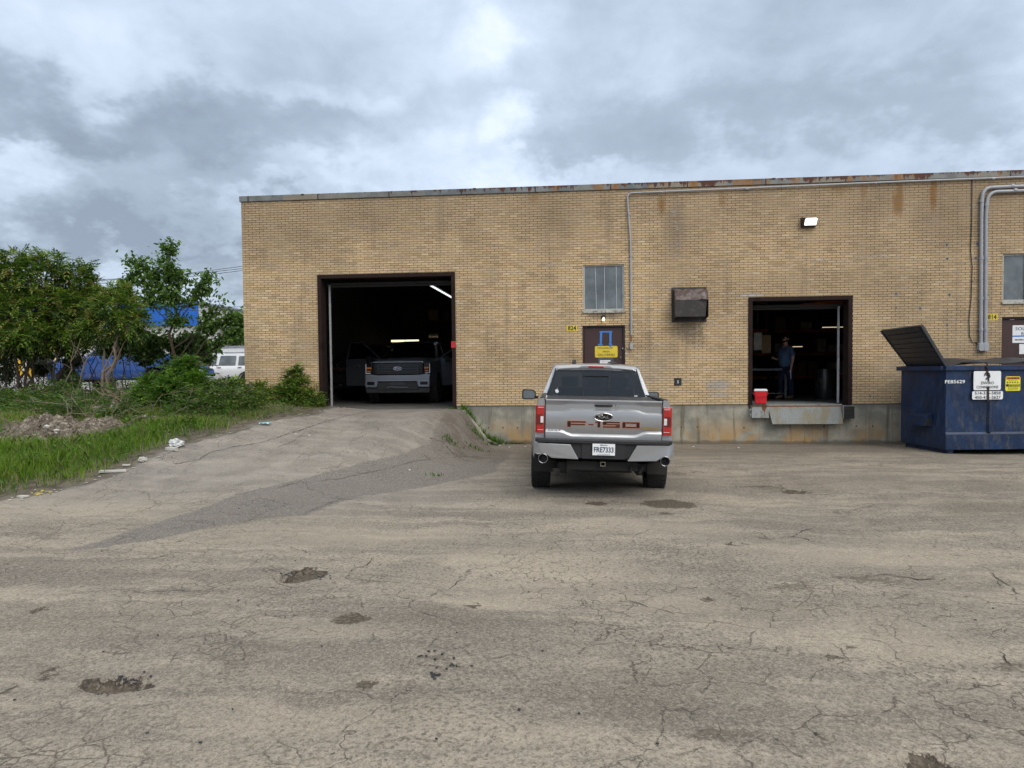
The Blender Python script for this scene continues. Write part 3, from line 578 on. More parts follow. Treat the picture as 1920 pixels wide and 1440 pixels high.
def wall_holes(mb, x0, x1, z0, z1, holes, y0, y1):
    xs = sorted({x0, x1, *[h[0] for h in holes], *[h[1] for h in holes]}); zs = sorted({z0, z1, *[h[2] for h in holes], *[h[3] for h in holes]})
    xs = [x for x in xs if x0 <= x <= x1]; zs = [z for z in zs if z0 <= z <= z1]
    solid = lambda i, j: 0 <= i < len(xs)-1 and 0 <= j < len(zs)-1 and not any(h[0] <= (xs[i]+xs[i+1])/2 <= h[1] and h[2] <= (zs[j]+zs[j+1])/2 <= h[3] for h in holes)
    for i in range(len(xs)-1):
        for j in range(len(zs)-1):
            if not solid(i, j): continue
            a, b, c, d = xs[i], xs[i+1], zs[j], zs[j+1]
            mb.add([(a, y0, c), (b, y0, c), (b, y0, d), (a, y0, d)], [(0, 1, 2, 3)]); mb.add([(a, y1, c), (b, y1, c), (b, y1, d), (a, y1, d)], [(3, 2, 1, 0)])
            if not solid(i-1, j): mb.add([(a, y0, c), (a, y0, d), (a, y1, d), (a, y1, c)], [(0, 1, 2, 3)])
            if not solid(i+1, j): mb.add([(b, y0, c), (b, y1, c), (b, y1, d), (b, y0, d)], [(0, 1, 2, 3)])
            if not solid(i, j-1): mb.add([(a, y0, c), (a, y1, c), (b, y1, c), (b, y0, c)], [(0, 1, 2, 3)])
            if not solid(i, j+1): mb.add([(a, y0, d), (b, y0, d), (b, y1, d), (a, y1, d)], [(0, 1, 2, 3)])
mb = MB(); wall_holes(mb, BX0, BX1, BZ, TOPZ, [gar, dock, door1, door2, win1, win2], 0, .28)
mb.box(BX0, BX0+.28, .281, DEPTH, BZ-.3, TOPZ); mb.box(BX1-.28, BX1, .281, DEPTH, 0, TOPZ); mb.box(BX0, BX1, DEPTH, DEPTH+.3, 0, TOPZ)
mb.build('wall', 'brick', bld)
gl2 = gar[0]-.05
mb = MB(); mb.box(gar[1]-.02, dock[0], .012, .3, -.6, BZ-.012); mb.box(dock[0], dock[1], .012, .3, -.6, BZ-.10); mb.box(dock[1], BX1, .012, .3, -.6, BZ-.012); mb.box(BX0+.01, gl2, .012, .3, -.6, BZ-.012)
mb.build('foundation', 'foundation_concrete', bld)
mb = MB(); mb.box(BX0-.03, BX1+.03, -.035, .30, TOPZ, CAPZ); mb.box(BX0-.03, BX0+.3, .301, DEPTH+.3, TOPZ, CAPZ); mb.box(BX0+.3, BX1, DEPTH, DEPTH+.33, TOPZ, CAPZ)
mb.build('coping', 'coping', bld)
for px in (568, 890, 1180, 1450, 1822):
    x, z = wp(px, 360); b = MB(); b.box(x-.035, x+.035, -.040, .32, CAPZ-.03, CAPZ+.008); b.build('coping_joint', 'brown_paint', bld)
mb = MB(); mb.box(BX0+.3, BX1-.28, .3, DEPTH, TOPZ-.25, TOPZ-.05); mb.build('roof', 'roof_gravel', bld)
# interiors: garage on the left, workshop on the right
mb = MB()
PX = -1.4
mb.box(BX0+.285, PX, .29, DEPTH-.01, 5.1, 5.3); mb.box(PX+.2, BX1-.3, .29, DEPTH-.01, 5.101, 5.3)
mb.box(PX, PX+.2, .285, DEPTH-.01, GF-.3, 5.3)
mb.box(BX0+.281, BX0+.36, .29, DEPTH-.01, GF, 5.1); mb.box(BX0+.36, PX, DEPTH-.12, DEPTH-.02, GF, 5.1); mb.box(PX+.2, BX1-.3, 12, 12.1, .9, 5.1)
mb.box(13, 13.1, .3, 12, .9, 5.1)
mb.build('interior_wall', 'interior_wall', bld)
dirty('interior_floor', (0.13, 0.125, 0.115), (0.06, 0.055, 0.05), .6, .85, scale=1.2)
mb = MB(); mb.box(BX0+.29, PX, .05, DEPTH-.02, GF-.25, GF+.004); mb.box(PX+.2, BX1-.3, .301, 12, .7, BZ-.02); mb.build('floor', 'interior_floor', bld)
def frame_part(h, t, d0, d1, name='door_frame', mat='brown_frame', jamb=0.0):
    x0, x1, z0, z1 = h; b = MB(); b.box(x0-.01, x0+t, d0, d1, z0-.02, z1-t); b.box(x1-t, x1+.01, d0, d1, z0-.02, z1-t); b.box(x0-.01, x1+.01, d0, d1, z1-t, z1+.01)
    return b.build(name, mat, bld, bevel=.004)
fg = frame_part(gar, .085, -.02, .32); fd = frame_part(dock, .085, -.02, .32)
for h, sgn in ((gar, 1), (dock, -1)):
    # overhead door rolled up: bottom panel edge under the head, steel track up the far jamb
    b = MB(); b.box(h[0]+.10, h[1]-.10, .36, .42, h[3]-.21, h[3]-.15); b.box(h[0]+.10, h[1]-.10, .40, .46, h[3]-.262, h[3]-.215); b.build('overhead_door', 'steel_dim' if 'steel_dim' in MATS else 'interior_dark', bld, bevel=.006)
    b = MB(); xt = h[0]+.17 if sgn > 0 else h[1]-.17
    b.box(xt-.022, xt+.022, .36, .40, h[2]+.01, h[3]-.16); b.build('door_track', 'rail_steel', bld)
    xo = h[1]-.13 if sgn > 0 else h[0]+.13
    b = MB(); b.box(xo-.012, xo+.02, .36, .40, h[2]+.01, h[3]-.16); b.build('door_track', 'interior_dark', bld)
    b = MB(); b.box(h[0]+.05, h[1]-.05, .75, 3.6, h[3]+.46, h[3]+.51); b.build('overhead_door', 'interior_dark', bld)
# man door 824
def mandoor(h):
    b = MB(); x0, x1, z0, z1 = h; b.box(x0, x0+.045, .05, .2, z0, z1-.045); b.box(x1-.045, x1, .05, .2, z0, z1-.045); b.box(x0, x1, .05, .2, z1-.045, z1)
    fr = b.build('door_frame', 'brown_paint', bld, bevel=.003)
    b = MB(); b.box(x0+.05, x1-.05, .09, .14, z0, z1-.05); d = b.build('door', 'brown_door', bld, bevel=.004); return d
dirty('brown_door', (0.052, 0.022, 0.020), (0.028, 0.014, 0.013), .5, .45, scale=2.2, streak=.25)
d1 = mandoor(door1); d2 = mandoor(door2)
kx, kz = wp(1164, 670); b = MB(); b.lathe([(0.0, -.045), (.02, -.045), (.028, -.03), (.028, -.02), (.012, -.012), (.012, 0)], 16, 'y', (kx, .09, kz)); b.build('door_knob', 'chrome', d1, smooth=True)
kx, kz = wp(1168, 653); b = MB(); b.cyl((kx, .06, kz), (kx, .088, kz), .024, 14); b.build('deadbolt', 'chrome', d1, smooth=True)
b = MB(); x, z = wp(1902, 597.6); b.box(x-.05, x+.05, .08, .0895, z-.02, z+.01); b.build('door_closer', 'white_paint', d2)
# windows
def window(h, kind):
    x0, x1, z0, z1 = h
    b = MB(); b.box(x0, x0+.04, .03, .10, z0+.03, z1-.035); b.box(x1-.04, x1, .03, .10, z0+.03, z1-.035); b.box(x0, x1, .03, .10, z1-.035, z1-.004); b.box(x0, x1, .03, .10, z0, z0+.04)
    if kind == 1: b.box(x0+.50, x0+.54, .035, .095, z0+.04, z1-.035)
    w = b.build('window', 'window_frame', bld, bevel=.003)
    b = MB(); b.box(x0+.04, x1-.04, .062, .068, z0+.04, z1-.035); b.build('pane', 'glass_window', w)
    b = MB(); b.box(x0-.02, x1+.02, -.04, .03, z0-.065, z0-.004); b.build('sill', 'sill_chipped', w, bevel=.006)
    if kind == 0:
        for px, px2 in ((1116, 1118.5), (1133.5, 1134), (1155.5, 1156.5)):
            xa, _ = wp(px, 503); xb, _ = wp(px2, 576); s = MB(); s.bar((xa, .055, z1-.04), (xb, .055, z0+.04), .016, .006); s.build('glass_seam', 'white_paint', w)
    return w
dirty('window_frame', (0.42, 0.43, 0.42), (0.22, 0.19, 0.15), .5, .6, scale=8); dirty('sill_chipped', (0.50, 0.49, 0.44), (0.08, 0.065, 0.05), .75, .8, scale=12)
window(win1, 0); window(win2, 1)
# grey repointing along old stair-step cracks: short mortar smears sitting on the joints
simple('repair_mortar', (0.30, 0.30, 0.285), .9, var=.25, scale=20)
def crack(pts):
    b = MB()
    for (xa, ya), (xb, yb) in zip(pts[:-1], pts[1:]):
        A = Vector((*wp(xa, ya), 0)); B = Vector((*wp(xb, yb), 0)); n = max(2, int((B-A).length/.10))
        for i in range(n):
            if rng.random() < .22: continue
            p = A.lerp(B, (i+rng.random()*.6)/n); z = BZ+round((p.y-BZ)/.0585)*.0585; L = rng.uniform(.03, .09); x = p.x
            b.box(x-L/2, x+L/2, -.004, .001, z-.006, z+rng.uniform(.004, .010))
            if rng.random() < .55: xx = x+L/2*rng.choice((-1, 1)); b.box(xx-.006, xx+.007, -.0035, .001, z-.004, z+.056)
    if b.V: b.build('mortar_repair', 'repair_mortar', bld)['kind'] = 'stuff'
crack([(856, 548), (905, 530), (955, 512), (1000, 503), (1060, 492)]); crack([(1192, 574), (1235, 553), (1270, 532), (1318, 500)])
crack([(1202, 655), (1250, 640), (1300, 622), (1390, 580), (1404, 556)]); crack([(1480, 498), (1560, 488), (1640, 482), (1700, 480)]); crack([(1725, 533), (1745, 531)]); crack([(1757, 530), (1775, 530)])
crack([(1230, 360), (1222, 385), (1222, 430)]); crack([(1262, 395), (1272, 440), (1268, 480)])
crack([(470, 640), (520, 655), (590, 650)])
# bolt holes with grey collars
simple('plug_grey', (0.24, 0.24, 0.23), .9)
for px, py, r in [(1775, 459, .05), (1776, 485, .045), (1680, 551, .045), (1725, 549, .03), (1780, 553, .045), (1680, 577, .03), (1725, 578, .045), (1776, 610, .04), (1832, 457, .05), (1829, 484, .04), (1823, 528, .03), (1852, 553, .035), (1849, 607, .03), (1631, 743, .035), (1165, 700, .02), (1253, 552, .015), (1258, 571, .015)]:
    x, z = wp(px, py); b = MB(); P = [(x+r*rng.uniform(.7, 1.15)*math.cos(k*math.pi/5), z+r*rng.uniform(.7, 1.15)*math.sin(k*math.pi/5)) for k in range(10)]
    b.m = 0; b.prism(P, -.003, .001); b.m = 1; b.cyl((x, -.006, z), (x, .001, z), r*.42, 9); b.build('bolt_hole', ['plug_grey', 'ink'], bld)
# tie holes and spalls in the foundation
for px, py in [(916, 802), (943, 802), (970, 802), (1278, 801), (1308, 801), (1395, 802), (1545, 800), (1606, 799), (1637, 799), (882, 776), (881, 787), (1226, 776)]:
    x, z = wp(px, py); b = MB(); b.cyl((x, .006, z), (x, .013, z), .018 if py > 790 else .035, 9); b.build('tie_hole', 'ink', bld)

# ------------------------------------------------------------------ things fixed to the facade
def wtube(pts, r, y=-.05, rr=.22):
    # polyline in facade pixels -> rounded tube path
    P = [Vector((*wp(px, py), 0)) for px, py in pts]; P = [Vector((p.x, y, p.y)) for p in P]; out = [P[0]]
    for a, b, c in zip(P[:-2], P[1:-1], P[2:]):
        r1 = min(rr, (b-a).length*.45, (c-b).length*.45); s = b+(a-b).normalized()*r1; e = b+(c-b).normalized()*r1
        for k in range(7): t = k/6; out.append(s*(1-t)**2+b*2*t*(1-t)+e*t*t)
    return out+[P[-1]]
def conduit(name, label, pts, r, boxpx, couplings, group=None, y=-.05, box_w=.07, box_h=.15):
    t = thing(name, label, 'conduit', (*[wp(*pts[-1])[0]], 0, wp(*pts[-1])[1]), group=group)
    b = MB(); b.tube(wtube(pts, r, y), r, 10); b.build('pipe', 'conduit', t, smooth=True, world=True)
    for c in couplings:
        x, z = wp(*c[:2]); b = MB()
        if c[2] == 'v': b.cyl((x, y, z-.03), (x, y, z+.03), r*1.28, 10); b.box(x-.05, x+.05, y+r, -.001, z-.012, z+.012)
        else: b.cyl((x-.03, y, z), (x+.03, y, z), r*1.28, 10)
        b.build('coupling', 'conduit', t, smooth=True, world=True)
    x, z = wp(*boxpx); b = MB(); w, h = box_w/2, box_h/2
    b.prism([(x-w, z-h*.75), (x-w*.6, z-h), (x+w*.6, z-h), (x+w, z-h*.75), (x+w, z+h*.65), (x+w*.4, z+h), (x-w*.4, z+h), (x-w, z+h*.65)], -.10, -.002)
    b.build('junction_box', 'conduit', t, bevel=.004, world=True); return t
c = conduit('thin_conduit', 'thin pale grey conduit along the roof edge dropping down right of the 824 door', [(1960, 331), (1700, 341), (1176, 363), (1177, 385), (1182, 450), (1183.5, 628)], .021, (1183.5, 649),
        [(1400, 355, 'h'), (1640, 344, 'h'), (1860, 336, 'h'), (1240, 361, 'h'), (1179, 402, 'v'), (1183, 480, 'v'), (1183, 520, 'v'), (1183.5, 606, 'v')], box_w=.075, box_h=.17)
x, z = wp(1183, 637); b = MB(); b.cyl((x, -.05, z-.05), (x, -.05, z+.09), .014, 8); b.build('rusty_nipple', 'rust', c, world=True) if simple('rust', (.18, .07, .03), .8) else None
conduit('fat_conduit', 'fat grey conduit with the outer bend left of the yellow 814 plate', [(1990, 347), (1840, 353), (1837.5, 400), (1836.5, 645)], .037, (1836.5, 650), [(1838, 378, 'v'), (1837.5, 485, 'v'), (1837, 560, 'v'), (1836.5, 618, 'v'), (1895, 350, 'h')], 'fat conduits beside plate 814', -.06, .115, .2)
conduit('fat_conduit', 'fat grey conduit with the inner bend nearest the yellow 814 plate', [(1990, 356), (1850, 361), (1846, 400), (1845, 645)], .037, (1845, 650), [(1847, 385, 'v'), (1846.5, 485, 'v'), (1846, 560, 'v'), (1845.5, 618, 'v'), (1900, 358, 'h')], 'fat conduits beside plate 814', -.06, .115, .2)
b = MB(); P = [wp(*p) for p in [(1822, 330), (1821, 420), (1819, 470), (1822, 500), (1820, 560), (1816, 600), (1817, 630), (1822, 642), (1829, 641), (1831, 646)]]
b.tube([(x, -.02, z) for x, z in P], .009, 6); o = b.build('hanging_cable', 'wire', None, smooth=True); tag(o, 'thin black cable hanging from the roof edge left of the fat conduits', 'cable')
# flood lamp
x, z = wp(1515, 417.5); L = thing('flood_lamp', 'small lit flood lamp above the loading dock opening', 'lamp', (x, 0, z))
b = MB(); b.hexa([(-.17, -.02, -.12), (.17, -.02, -.12), (.17, 0, -.12), (-.17, 0, -.12), (-.17, -.02, .12), (.17, -.02, .12), (.17, 0, .12), (-.17, 0, .12)])
b.hexa([(-.155, -.12, -.10), (.155, -.12, -.10), (.155, -.02, -.12), (-.155, -.02, -.12), (-.165, -.20, .08), (.165, -.20, .08), (.165, -.02, .115), (-.165, -.02, .115)]); b.build('housing', 'brown_paint', L, bevel=.01)
b = MB(); b.add([(-.125, -.133, -.085), (.14, -.133, -.085), (.15, -.200, .055), (.12, -.202, .066), (-.10, -.202, .066), (-.125, -.196, .03)], [(0, 1, 2, 3, 4, 5)]); b.build('lens', 'lamp_white', L)
# bulb over the man door
x, z = wp(1131.5, 596); L = thing('door_bulb', 'small bare warm bulb in a dark holder above the 824 door', 'lamp', (x, 0, z))
b = MB(); b.lathe([(.0, 0), (.055, 0), (.055, -.02), (.03, -.04), (.03, -.07), (0, -.07)], 14, 'y', (0, 0, .02)); b.bar((0, -.04, .02), (0, -.07, -.01), .05, .05); b.build('holder', 'black_plastic', L, smooth=True)
b = MB(); b.lathe([(.0, .02), (.018, .01), (.024, -.01), (.036, -.04), (.034, -.062), (.018, -.078), (0, -.082)], 14, 'z', (0, -.07, -.0)); b.build('bulb', 'lamp_warm', L, smooth=True)
# vent hood
dirty('hood_metal', (0.035, 0.028, 0.027), (0.12, 0.10, 0.09), .35, .5, scale=6); dirty('hood_worn', (0.060, 0.030, 0.026), (0.22, 0.19, 0.17), .75, .55, scale=7)
h0 = wp(1259, 604); h1 = wp(1324, 538); hx, hz = (h0[0]+h1[0])/2, h0[1]; hw = (h1[0]-h0[0])/2; hh = h1[1]-h0[1]
V_ = thing('exhaust_hood', 'rusty dark sheet metal exhaust hood on the brick between door and dock', 'vent hood', (hx, 0, hz))
b = MB(); b.box(-hw, hw, -.03, 0, hh-.06, hh); b.box(-hw, hw, -.03, 0, 0, .05); b.box(-hw, -hw+.06, -.03, 0, .05, hh-.06); b.box(hw-.06, hw, -.03, 0, .05, hh-.06); b.box(-hw+.06, hw-.06, -.012, 0, .05, hh-.06); b.build('flange', 'hood_metal', V_, bevel=.003)
b = MB(); w = hw-.05
prof = [(-.03, hh-.05), (-.14, hh-.07), (-.25, hh-.15), (-.33, hh-.28), (-.36, hh-.34)]
nx_ = 10; rings = []
for y_, z_ in prof: rings.append([(-w+2*w*k/nx_ + (.04 if k > 8 else 0), y_-.012*math.sin(k*2.1)*(abs(y_) > .1)-(.05 if k in (8, 9) and abs(y_) > .1 else 0), z_+.012*math.sin(k*1.7)) for k in range(nx_+1)])
b.loft(rings); b.build('hood_top', 'hood_worn', V_, smooth=True)
b = MB(); q = prof[-1]
b.hexa([(-w, q[0]+.01, .10), (w-.03, q[0]+.01, .10), (w-.03, q[0]+.025, .10), (-w, q[0]+.025, .10), (-w, q[0]+.002, q[1]), (w, q[0]+.002, q[1]), (w, q[0]+.02, q[1]), (-w, q[0]+.02, q[1])])
for sx in (-1, 1):
    P = [(-.03, hh-.06)]+prof[1:]+[(q[0]+.01, .10), (-.03, .06)]; b.prism([(p[0], p[1]) for p in P], sx*w-.006+(.035 if sx > 0 else 0), sx*w+.006+(.035 if sx > 0 else 0), 'x')
b.build('hood_sides', 'hood_metal', V_)
# number plates and signs
def plate(name, label, px0, py0, px1, py1, txt, mat='sign_yellow', cat='number plate'):
    a = wp(px0, py1); c_ = wp(px1, py0); L = thing(name, label, cat, ((a[0]+c_[0])/2, 0, (a[1]+c_[1])/2)); w, h = (c_[0]-a[0])/2, (c_[1]-a[1])/2
    b = MB(); b.box(-w, w, -.006, 0, -h, h); b.build('plate', mat, L); b = MB(); b.text(txt, h*2.05, (0, -.008, -.004), bold=.004, width=w*1.55); b.build('digits', 'ink', L); return L
plate('number_plate', 'small yellow number plate reading 824 left of the brown door', 1062.5, 609.5, 1082.5, 621, '824'); plate('number_plate', 'small yellow number plate reading 814 above the dumpster', 1849.5, 588.5, 1870.5, 600.5, '814')
DY = .09     # door face
x0, z1 = wp(1115.5, 649, DY); x1, z0 = wp(1158, 670, DY); L = thing('yellow_sign', 'yellow lettered sign taped to the brown 824 door', 'sign', ((x0+x1)/2, DY, (z0+z1)/2)); w, h = (x1-x0)/2, (z1-z0)/2
b = MB(); b.prism([(-w+.02, -h), (w-.02, -h), (w, -h+.02), (w, h-.02), (w-.02, h), (-w+.02, h), (-w, h-.02), (-w, -h+.02)], -.006, 0); b.build('board', 'sign_yellow', L)
b = MB(); b.text('POUR LIVRAISON', .055, (-.03, -.008, h-.05), width=w*1.3); b.text('MAIN', .07, (.0, -.008, .0)); b.text('DELIVERIES', .085, (0, -.008, -h+.06), width=w*1.5); b.build('lettering', 'ink', L)
b = MB(); b.m = 0
def dz(px, py): x, z = wp(px, py, DY); return x, z
def strip(pa, pb, wd):
    A, B = dz(*pa), dz(*pb); b.bar((A[0], DY-.009, A[1]), (B[0], DY-.009, B[1]), .004, wd, up=(0, 0, 1) if abs(A[0]-B[0]) > abs(A[1]-B[1]) else (1, 0, 0))
b.box(0, 0, 0, 0, 0, 0) if False else None
for pa, pb, wd in [((1124, 622.5), (1148, 622), .042), ((1127, 621), (1126.5, 648), .055), ((1144.5, 622), (1144.5, 650), .055), ((1121, 646.5), (1130, 646.5), .04), ((1141, 645), (1148, 646), .025)]:
    A, B = dz(*pa), dz(*pb); dx, dzz = B[0]-A[0], B[1]-A[1]; l = math.hypot(dx, dzz); nx2, nz2 = -dzz/l*wd/2, dx/l*wd/2; yy = DY-.0075-.0015*len(b.F)/6
    b.prism([(A[0]-nx2, A[1]-nz2), (B[0]-nx2, B[1]-nz2), (B[0]+nx2, B[1]+nz2), (A[0]+nx2, A[1]+nz2)], yy-.0012, yy)
tag(b.build('blue_tape', 'tape_blue'), 'blue masking tape arch holding the yellow sign on the brown door', 'tape')
x0, z1 = wp(1122, 671.5, DY); x1, z0 = wp(1150, 700, DY); b = MB(); b.box(x0, x1, DY-.004, DY-.0005, z0, z1); mp = b.build('letter_slot', 'dark_chrome'); tag(mp, 'dull grey metal plate behind the white notice on the 824 door', 'plate')
x0, z1 = wp(1125, 675.5, DY); x1, z0 = wp(1144.5, 690, DY); L = thing('paper_notice', 'small white paper notice below the yellow sign on the door', 'notice', ((x0+x1)/2, DY-.005, (z0+z1)/2)); w, h = (x1-x0)/2, (z1-z0)/2
b = MB(); b.box(-w, w, -.002, 0, -h, h); b.build('paper', 'white_plain', L)
b = MB(); [b.box(-w*.8, w*(.8-.3*(k % 2)), -.0035, -.0021, h*.6-k*.035, h*.6-k*.035+.007) for k in range(5)]; b.build('print_lines', 'red_paint', L)
# sign on the far right door, cut by the frame
x0, z1 = wp(1898.5, 610, DY); _, z0 = wp(1898.5, 643, DY); L = thing('white_sign', 'white door sign with navy lettering and blue bar at the right edge', 'sign', (x0, DY, z0)); h = z1-z0
b = MB(); b.box(0, .62, -.006, 0, 0, h); b.build('board', 'white_plain', L)
b = MB(); b.text('SOLU', .105, (.055, -.008, h-.085), align='LEFT', width=.29, track=1.0); b.text('RO', .105, (.185, -.008, h-.20), align='LEFT', width=.15); b.build('lettering', 'ink_blue', L)
b = MB(); b.box(0, .62, -.0075, -.0061, h*.345, h*.42); b.build('blue_bar', 'tape_blue', L); b = MB(); b.text('MOBILIER', .045, (.05, -.008, h*.17), align='LEFT', width=.28, bold=.001); b.build('small_lettering', 'ink', L)
x0, z1 = wp(1911, 645, DY); _, z0 = wp(1911, 664, DY); b = MB(); b.box(x0, x0+.45, DY-.006, DY-.0005, z0, z1); tag(b.build('small_white_sign', 'white_plain'), 'plain white small sign below the white sign at right edge', 'sign')
# outlet plate
x, z = wp(1271, 716); L = thing('wall_plate', 'square black plate with tiny white mark on the brick beside the parked pickup', 'plate', (x, 0, z))
b = MB(); b.box(-.085, .085, -.012, 0, -.09, .09); b.build('cover', 'black_plastic', L, bevel=.003); b = MB(); b.box(-.02, .02, -.014, -.0121, .022, .03); b.box(-.02, .02, -.014, -.0121, -.03, -.022); b.box(-.006, .006, -.014, -.0121, -.022, .022); b.build('mark', 'white_plain', L)
x, z = wp(850.5, 646); b = MB(); b.box(x-.055, x+.055, -.028, -.021, z-.08, z+.08); tag(b.build('red_reflector', 'red_paint'), 'small red reflector on the right jamb of the garage opening', 'reflector')
x, z = wp(1167.5, 652.5); b = MB(); b.lathe([(0, -.03), (.022, -.03), (.03, -.01), (.03, 0)], 12, 'y', (door1[1]+.06, 0, z)); tag(b.build('bell_button', 'chrome', smooth=True), 'round bell button on the brick right of the brown door', 'button')

# ------------------------------------------------------------------ dumpster
A = at_z(1697.5, 841, 0); B = at_z(1772, 852.5, 0); C_ = at_z(1920, 851, 0)
ux = (C_-B); ux.z = 0; ux.normalize(); uy = Vector((-ux.y, ux.x, 0)); dep = 1.62
ang = math.atan2(ux.y, ux.x); HD = 1.83; LD = 3.6
D = thing('dumpster', 'dented dark blue steel dumpster with one black lid thrown open', 'dumpster', (B.x, B.y, 0), ang)
def dumpster_mat():
    m, t, o = newmat('dumpster_blue'); co = t.node('ShaderNodeTexCoord').outputs['Object']; X, Y, Z = t.sep(co)[:3]; v = t.comb(t.math('ADD', X, t.math('MULTIPLY', Y, 1.3)), Z, 0)
    c = t.mix(t.ramp(t.noise(v, 1.6, 6, .6), .35, .65), (0.005, 0.018, 0.055), (0.008, 0.032, 0.100))
    sc = t.noise(t.map(v, scale=(3.0, 1, 1)), 2.2, 10, .8, 0); c = t.mix(t.math('MULTIPLY', t.ramp(sc, .48, .66), t.ramp(Z, 1.7, .3, .30, .85)), c, (0.085, 0.082, 0.065))
    ru = t.noise(t.map(v, scale=(4, .6, 1), loc=(2, 5, 0)), 1.6, 7, .7); c = t.mix(t.ramp(ru, .60, .70, 0, .75), c, (0.10, 0.045, 0.022))
    ch = t.noise(v, 22, 4, .8); c = t.mix(t.math('MULTIPLY', t.ramp(ch, .66, .70), t.ramp(t.noise(v, 2, 3), .5, .6)), c, (0.22, 0.24, 0.27))
    pbsdf(t, o, c, t.ramp(sc, .45, .7, .42, .85), 0, .4, 0, bump(t, t.noise(v, 2.2, 4, .6), .35, .05))
dumpster_mat()
b = MB(); b.box(0, LD, 0, .03, .10, HD); b.box(0, LD, dep-.03, dep, .10, HD); b.box(0, .03, .03, dep-.03, .10, HD); b.box(LD-.03, LD, .03, dep-.03, .10, HD); b.box(.03, LD-.03, .03, dep-.03, .10, .14)
b.box(.08, .2, .06, dep-.06, 0, .10); b.box(LD-.2, LD-.08, .06, dep-.06, 0, .10); b.box(-.004, LD, -.02, 0, .10, .42)
for y_ in (0, ): b.add([(0, -.02, .42), (LD, -.02, .42), (LD, 0, .46), (0, 0, .46)], [(0, 1, 2, 3)])
b.build('body', 'dumpster_blue', D, bevel=.006)
for xx in (.90-.03, 1.90, 2.9):
    r_ = MB(); r_.hexa([(xx, 0, .46), (xx+.09, 0, .46), (xx+.09, .001, .46), (xx, .001, .46), (xx, 0, HD-.1), (xx+.09, 0, HD-.1), (xx+.09, .001, HD-.1), (xx, .001, HD-.1)]) if False else r_.prism([(xx-.03, 0), (xx, -.05), (xx+.05, -.05), (xx+.08, 0)], .46, HD-.10, 'z'); r_.build('rib', 'dumpster_blue', D, bevel=.004)
b = MB(); b.box(-.03, LD+.03, -.05, .03, HD-.10, HD); b.box(-.09, .03, .03, dep+.05, HD-.10, HD-.01); b.box(.03, LD, dep-.03, dep+.05, HD-.10, HD); b.box(LD-.03, LD+.06, .03, dep, HD-.10, HD-.01); b.build('rim', 'dumpster_blue', D, bevel=.008)
b = MB(); b.hexa([(-.17, .42, .56), (-.001, .42, .56), (-.001, 1.12, .56), (-.17, 1.12, .56), (-.17, .42, .76), (-.001, .42, .82), (-.001, 1.12, .82), (-.17, 1.12, .76)]); b.build('fork_pocket', 'dumpster_blue', D, bevel=.004)
b = MB(); b.box(-.16, -.02, .415, .419, .585, .735); b.build('pocket_opening', 'ink', D)
Dm = Matrix.Translation(D.location) @ Matrix.Rotation(ang, 4, 'Z'); Di = Dm.inverted()
def at_depth_of(px, py, local_y=None, local_x=None):   # a pixel's point on the dumpster's own vertical planes
    d = ray(px, py); o_ = Di @ CAM; dd = Di.to_3x3() @ d
    t = (local_y-o_.y)/dd.y if local_y is not None else (local_x-o_.x)/dd.x
    return o_+dd*t
simple('rust_dark', (.045, .028, .020), .9)
# lids: closed ones lie domed on the rim
simple('lid_black', (0.022, 0.024, 0.032), .42, var=.3)
def lidpoly(name, P0, P1, P2, P3, nrib, parent):       # P0-P1 hinge edge, P3-P2 far edge
    P0, P1, P2, P3 = map(Vector, (P0, P1, P2, P3)); n = (P1-P0).cross(P3-P0).normalized(); b = MB(); t = .025
    b.hexa([P0, P1, P2, P3, P0+n*t, P1+n*t, P2+n*t, P3+n*t])
    for s in (1, -1):
        base = n*t if s > 0 else n*0
        for q in range(nrib):
            f = (q+.5)/nrib; a_, c_ = P0.lerp(P3, f).lerp(P1.lerp(P2, f), .05), P0.lerp(P3, f).lerp(P1.lerp(P2, f), .95); wv_ = (P3-P0)/nrib*.44
            k = n*(.022*s); b.hexa([a_-wv_+base, c_-wv_+base, c_+wv_+base, a_+wv_+base, a_-wv_*.9+base+k*.35, c_-wv_*.9+base+k*.35, c_+wv_*.9+base+k, a_+wv_*.9+base+k])
        for E0, E1 in ((P0, P3), (P1, P2), (P3, P2)): b.bar(E0+base, E1+base, .035, .035, up=n)
    return b.build(name, 'lid_black', parent, bevel=.004)
h0_, h1_ = Vector((.0, .02, HD-.0)), Vector((.0, dep-.25, HD-.0))
v_ = Vector((-.47, .06, .82)); lidpoly('lid', h0_, h1_, h1_+v_+Vector((-.05, .1, -.02)), h0_+v_, 8, D)
b = MB()
rings = []
for i, y_ in enumerate(np.linspace(-.04, dep, 9)):
    zz = HD+.012+.135*math.sin(math.pi*min(1, .12+.8*i/8)); rings.append([(.10+(1.72)*k/8, y_, max(HD+.005, zz*1.0-(0.10 if k == 0 else 0.0)+.02*math.sin(k))) for k in range(9)])
b.loft(rings); b.loft([[(p[0], p[1], p[2]-.02) for p in r] for r in rings][::-1]); b.loft([rings[0], [(p[0], p[1]+.001, p[2]-.02) for p in rings[0]]])
b.build('lid', 'lid_black', D, smooth=True)
b = MB(); rings = []
for i, y_ in enumerate(np.linspace(-.05, dep, 9)):
    zz = HD+.015+.13*math.sin(math.pi*min(1, .10+.8*i/8)); rings.append([(1.86+1.7*k/8, y_, max(HD+.005, zz+.01*math.sin(k*2))) for k in range(9)])
b.loft(rings); b.loft([[(p[0], p[1], p[2]-.02) for p in r] for r in rings][::-1]); b.loft([rings[0], [(p[0], p[1]+.001, p[2]-.02) for p in rings[0]]]); b.build('lid', 'lid_black', D, smooth=True)
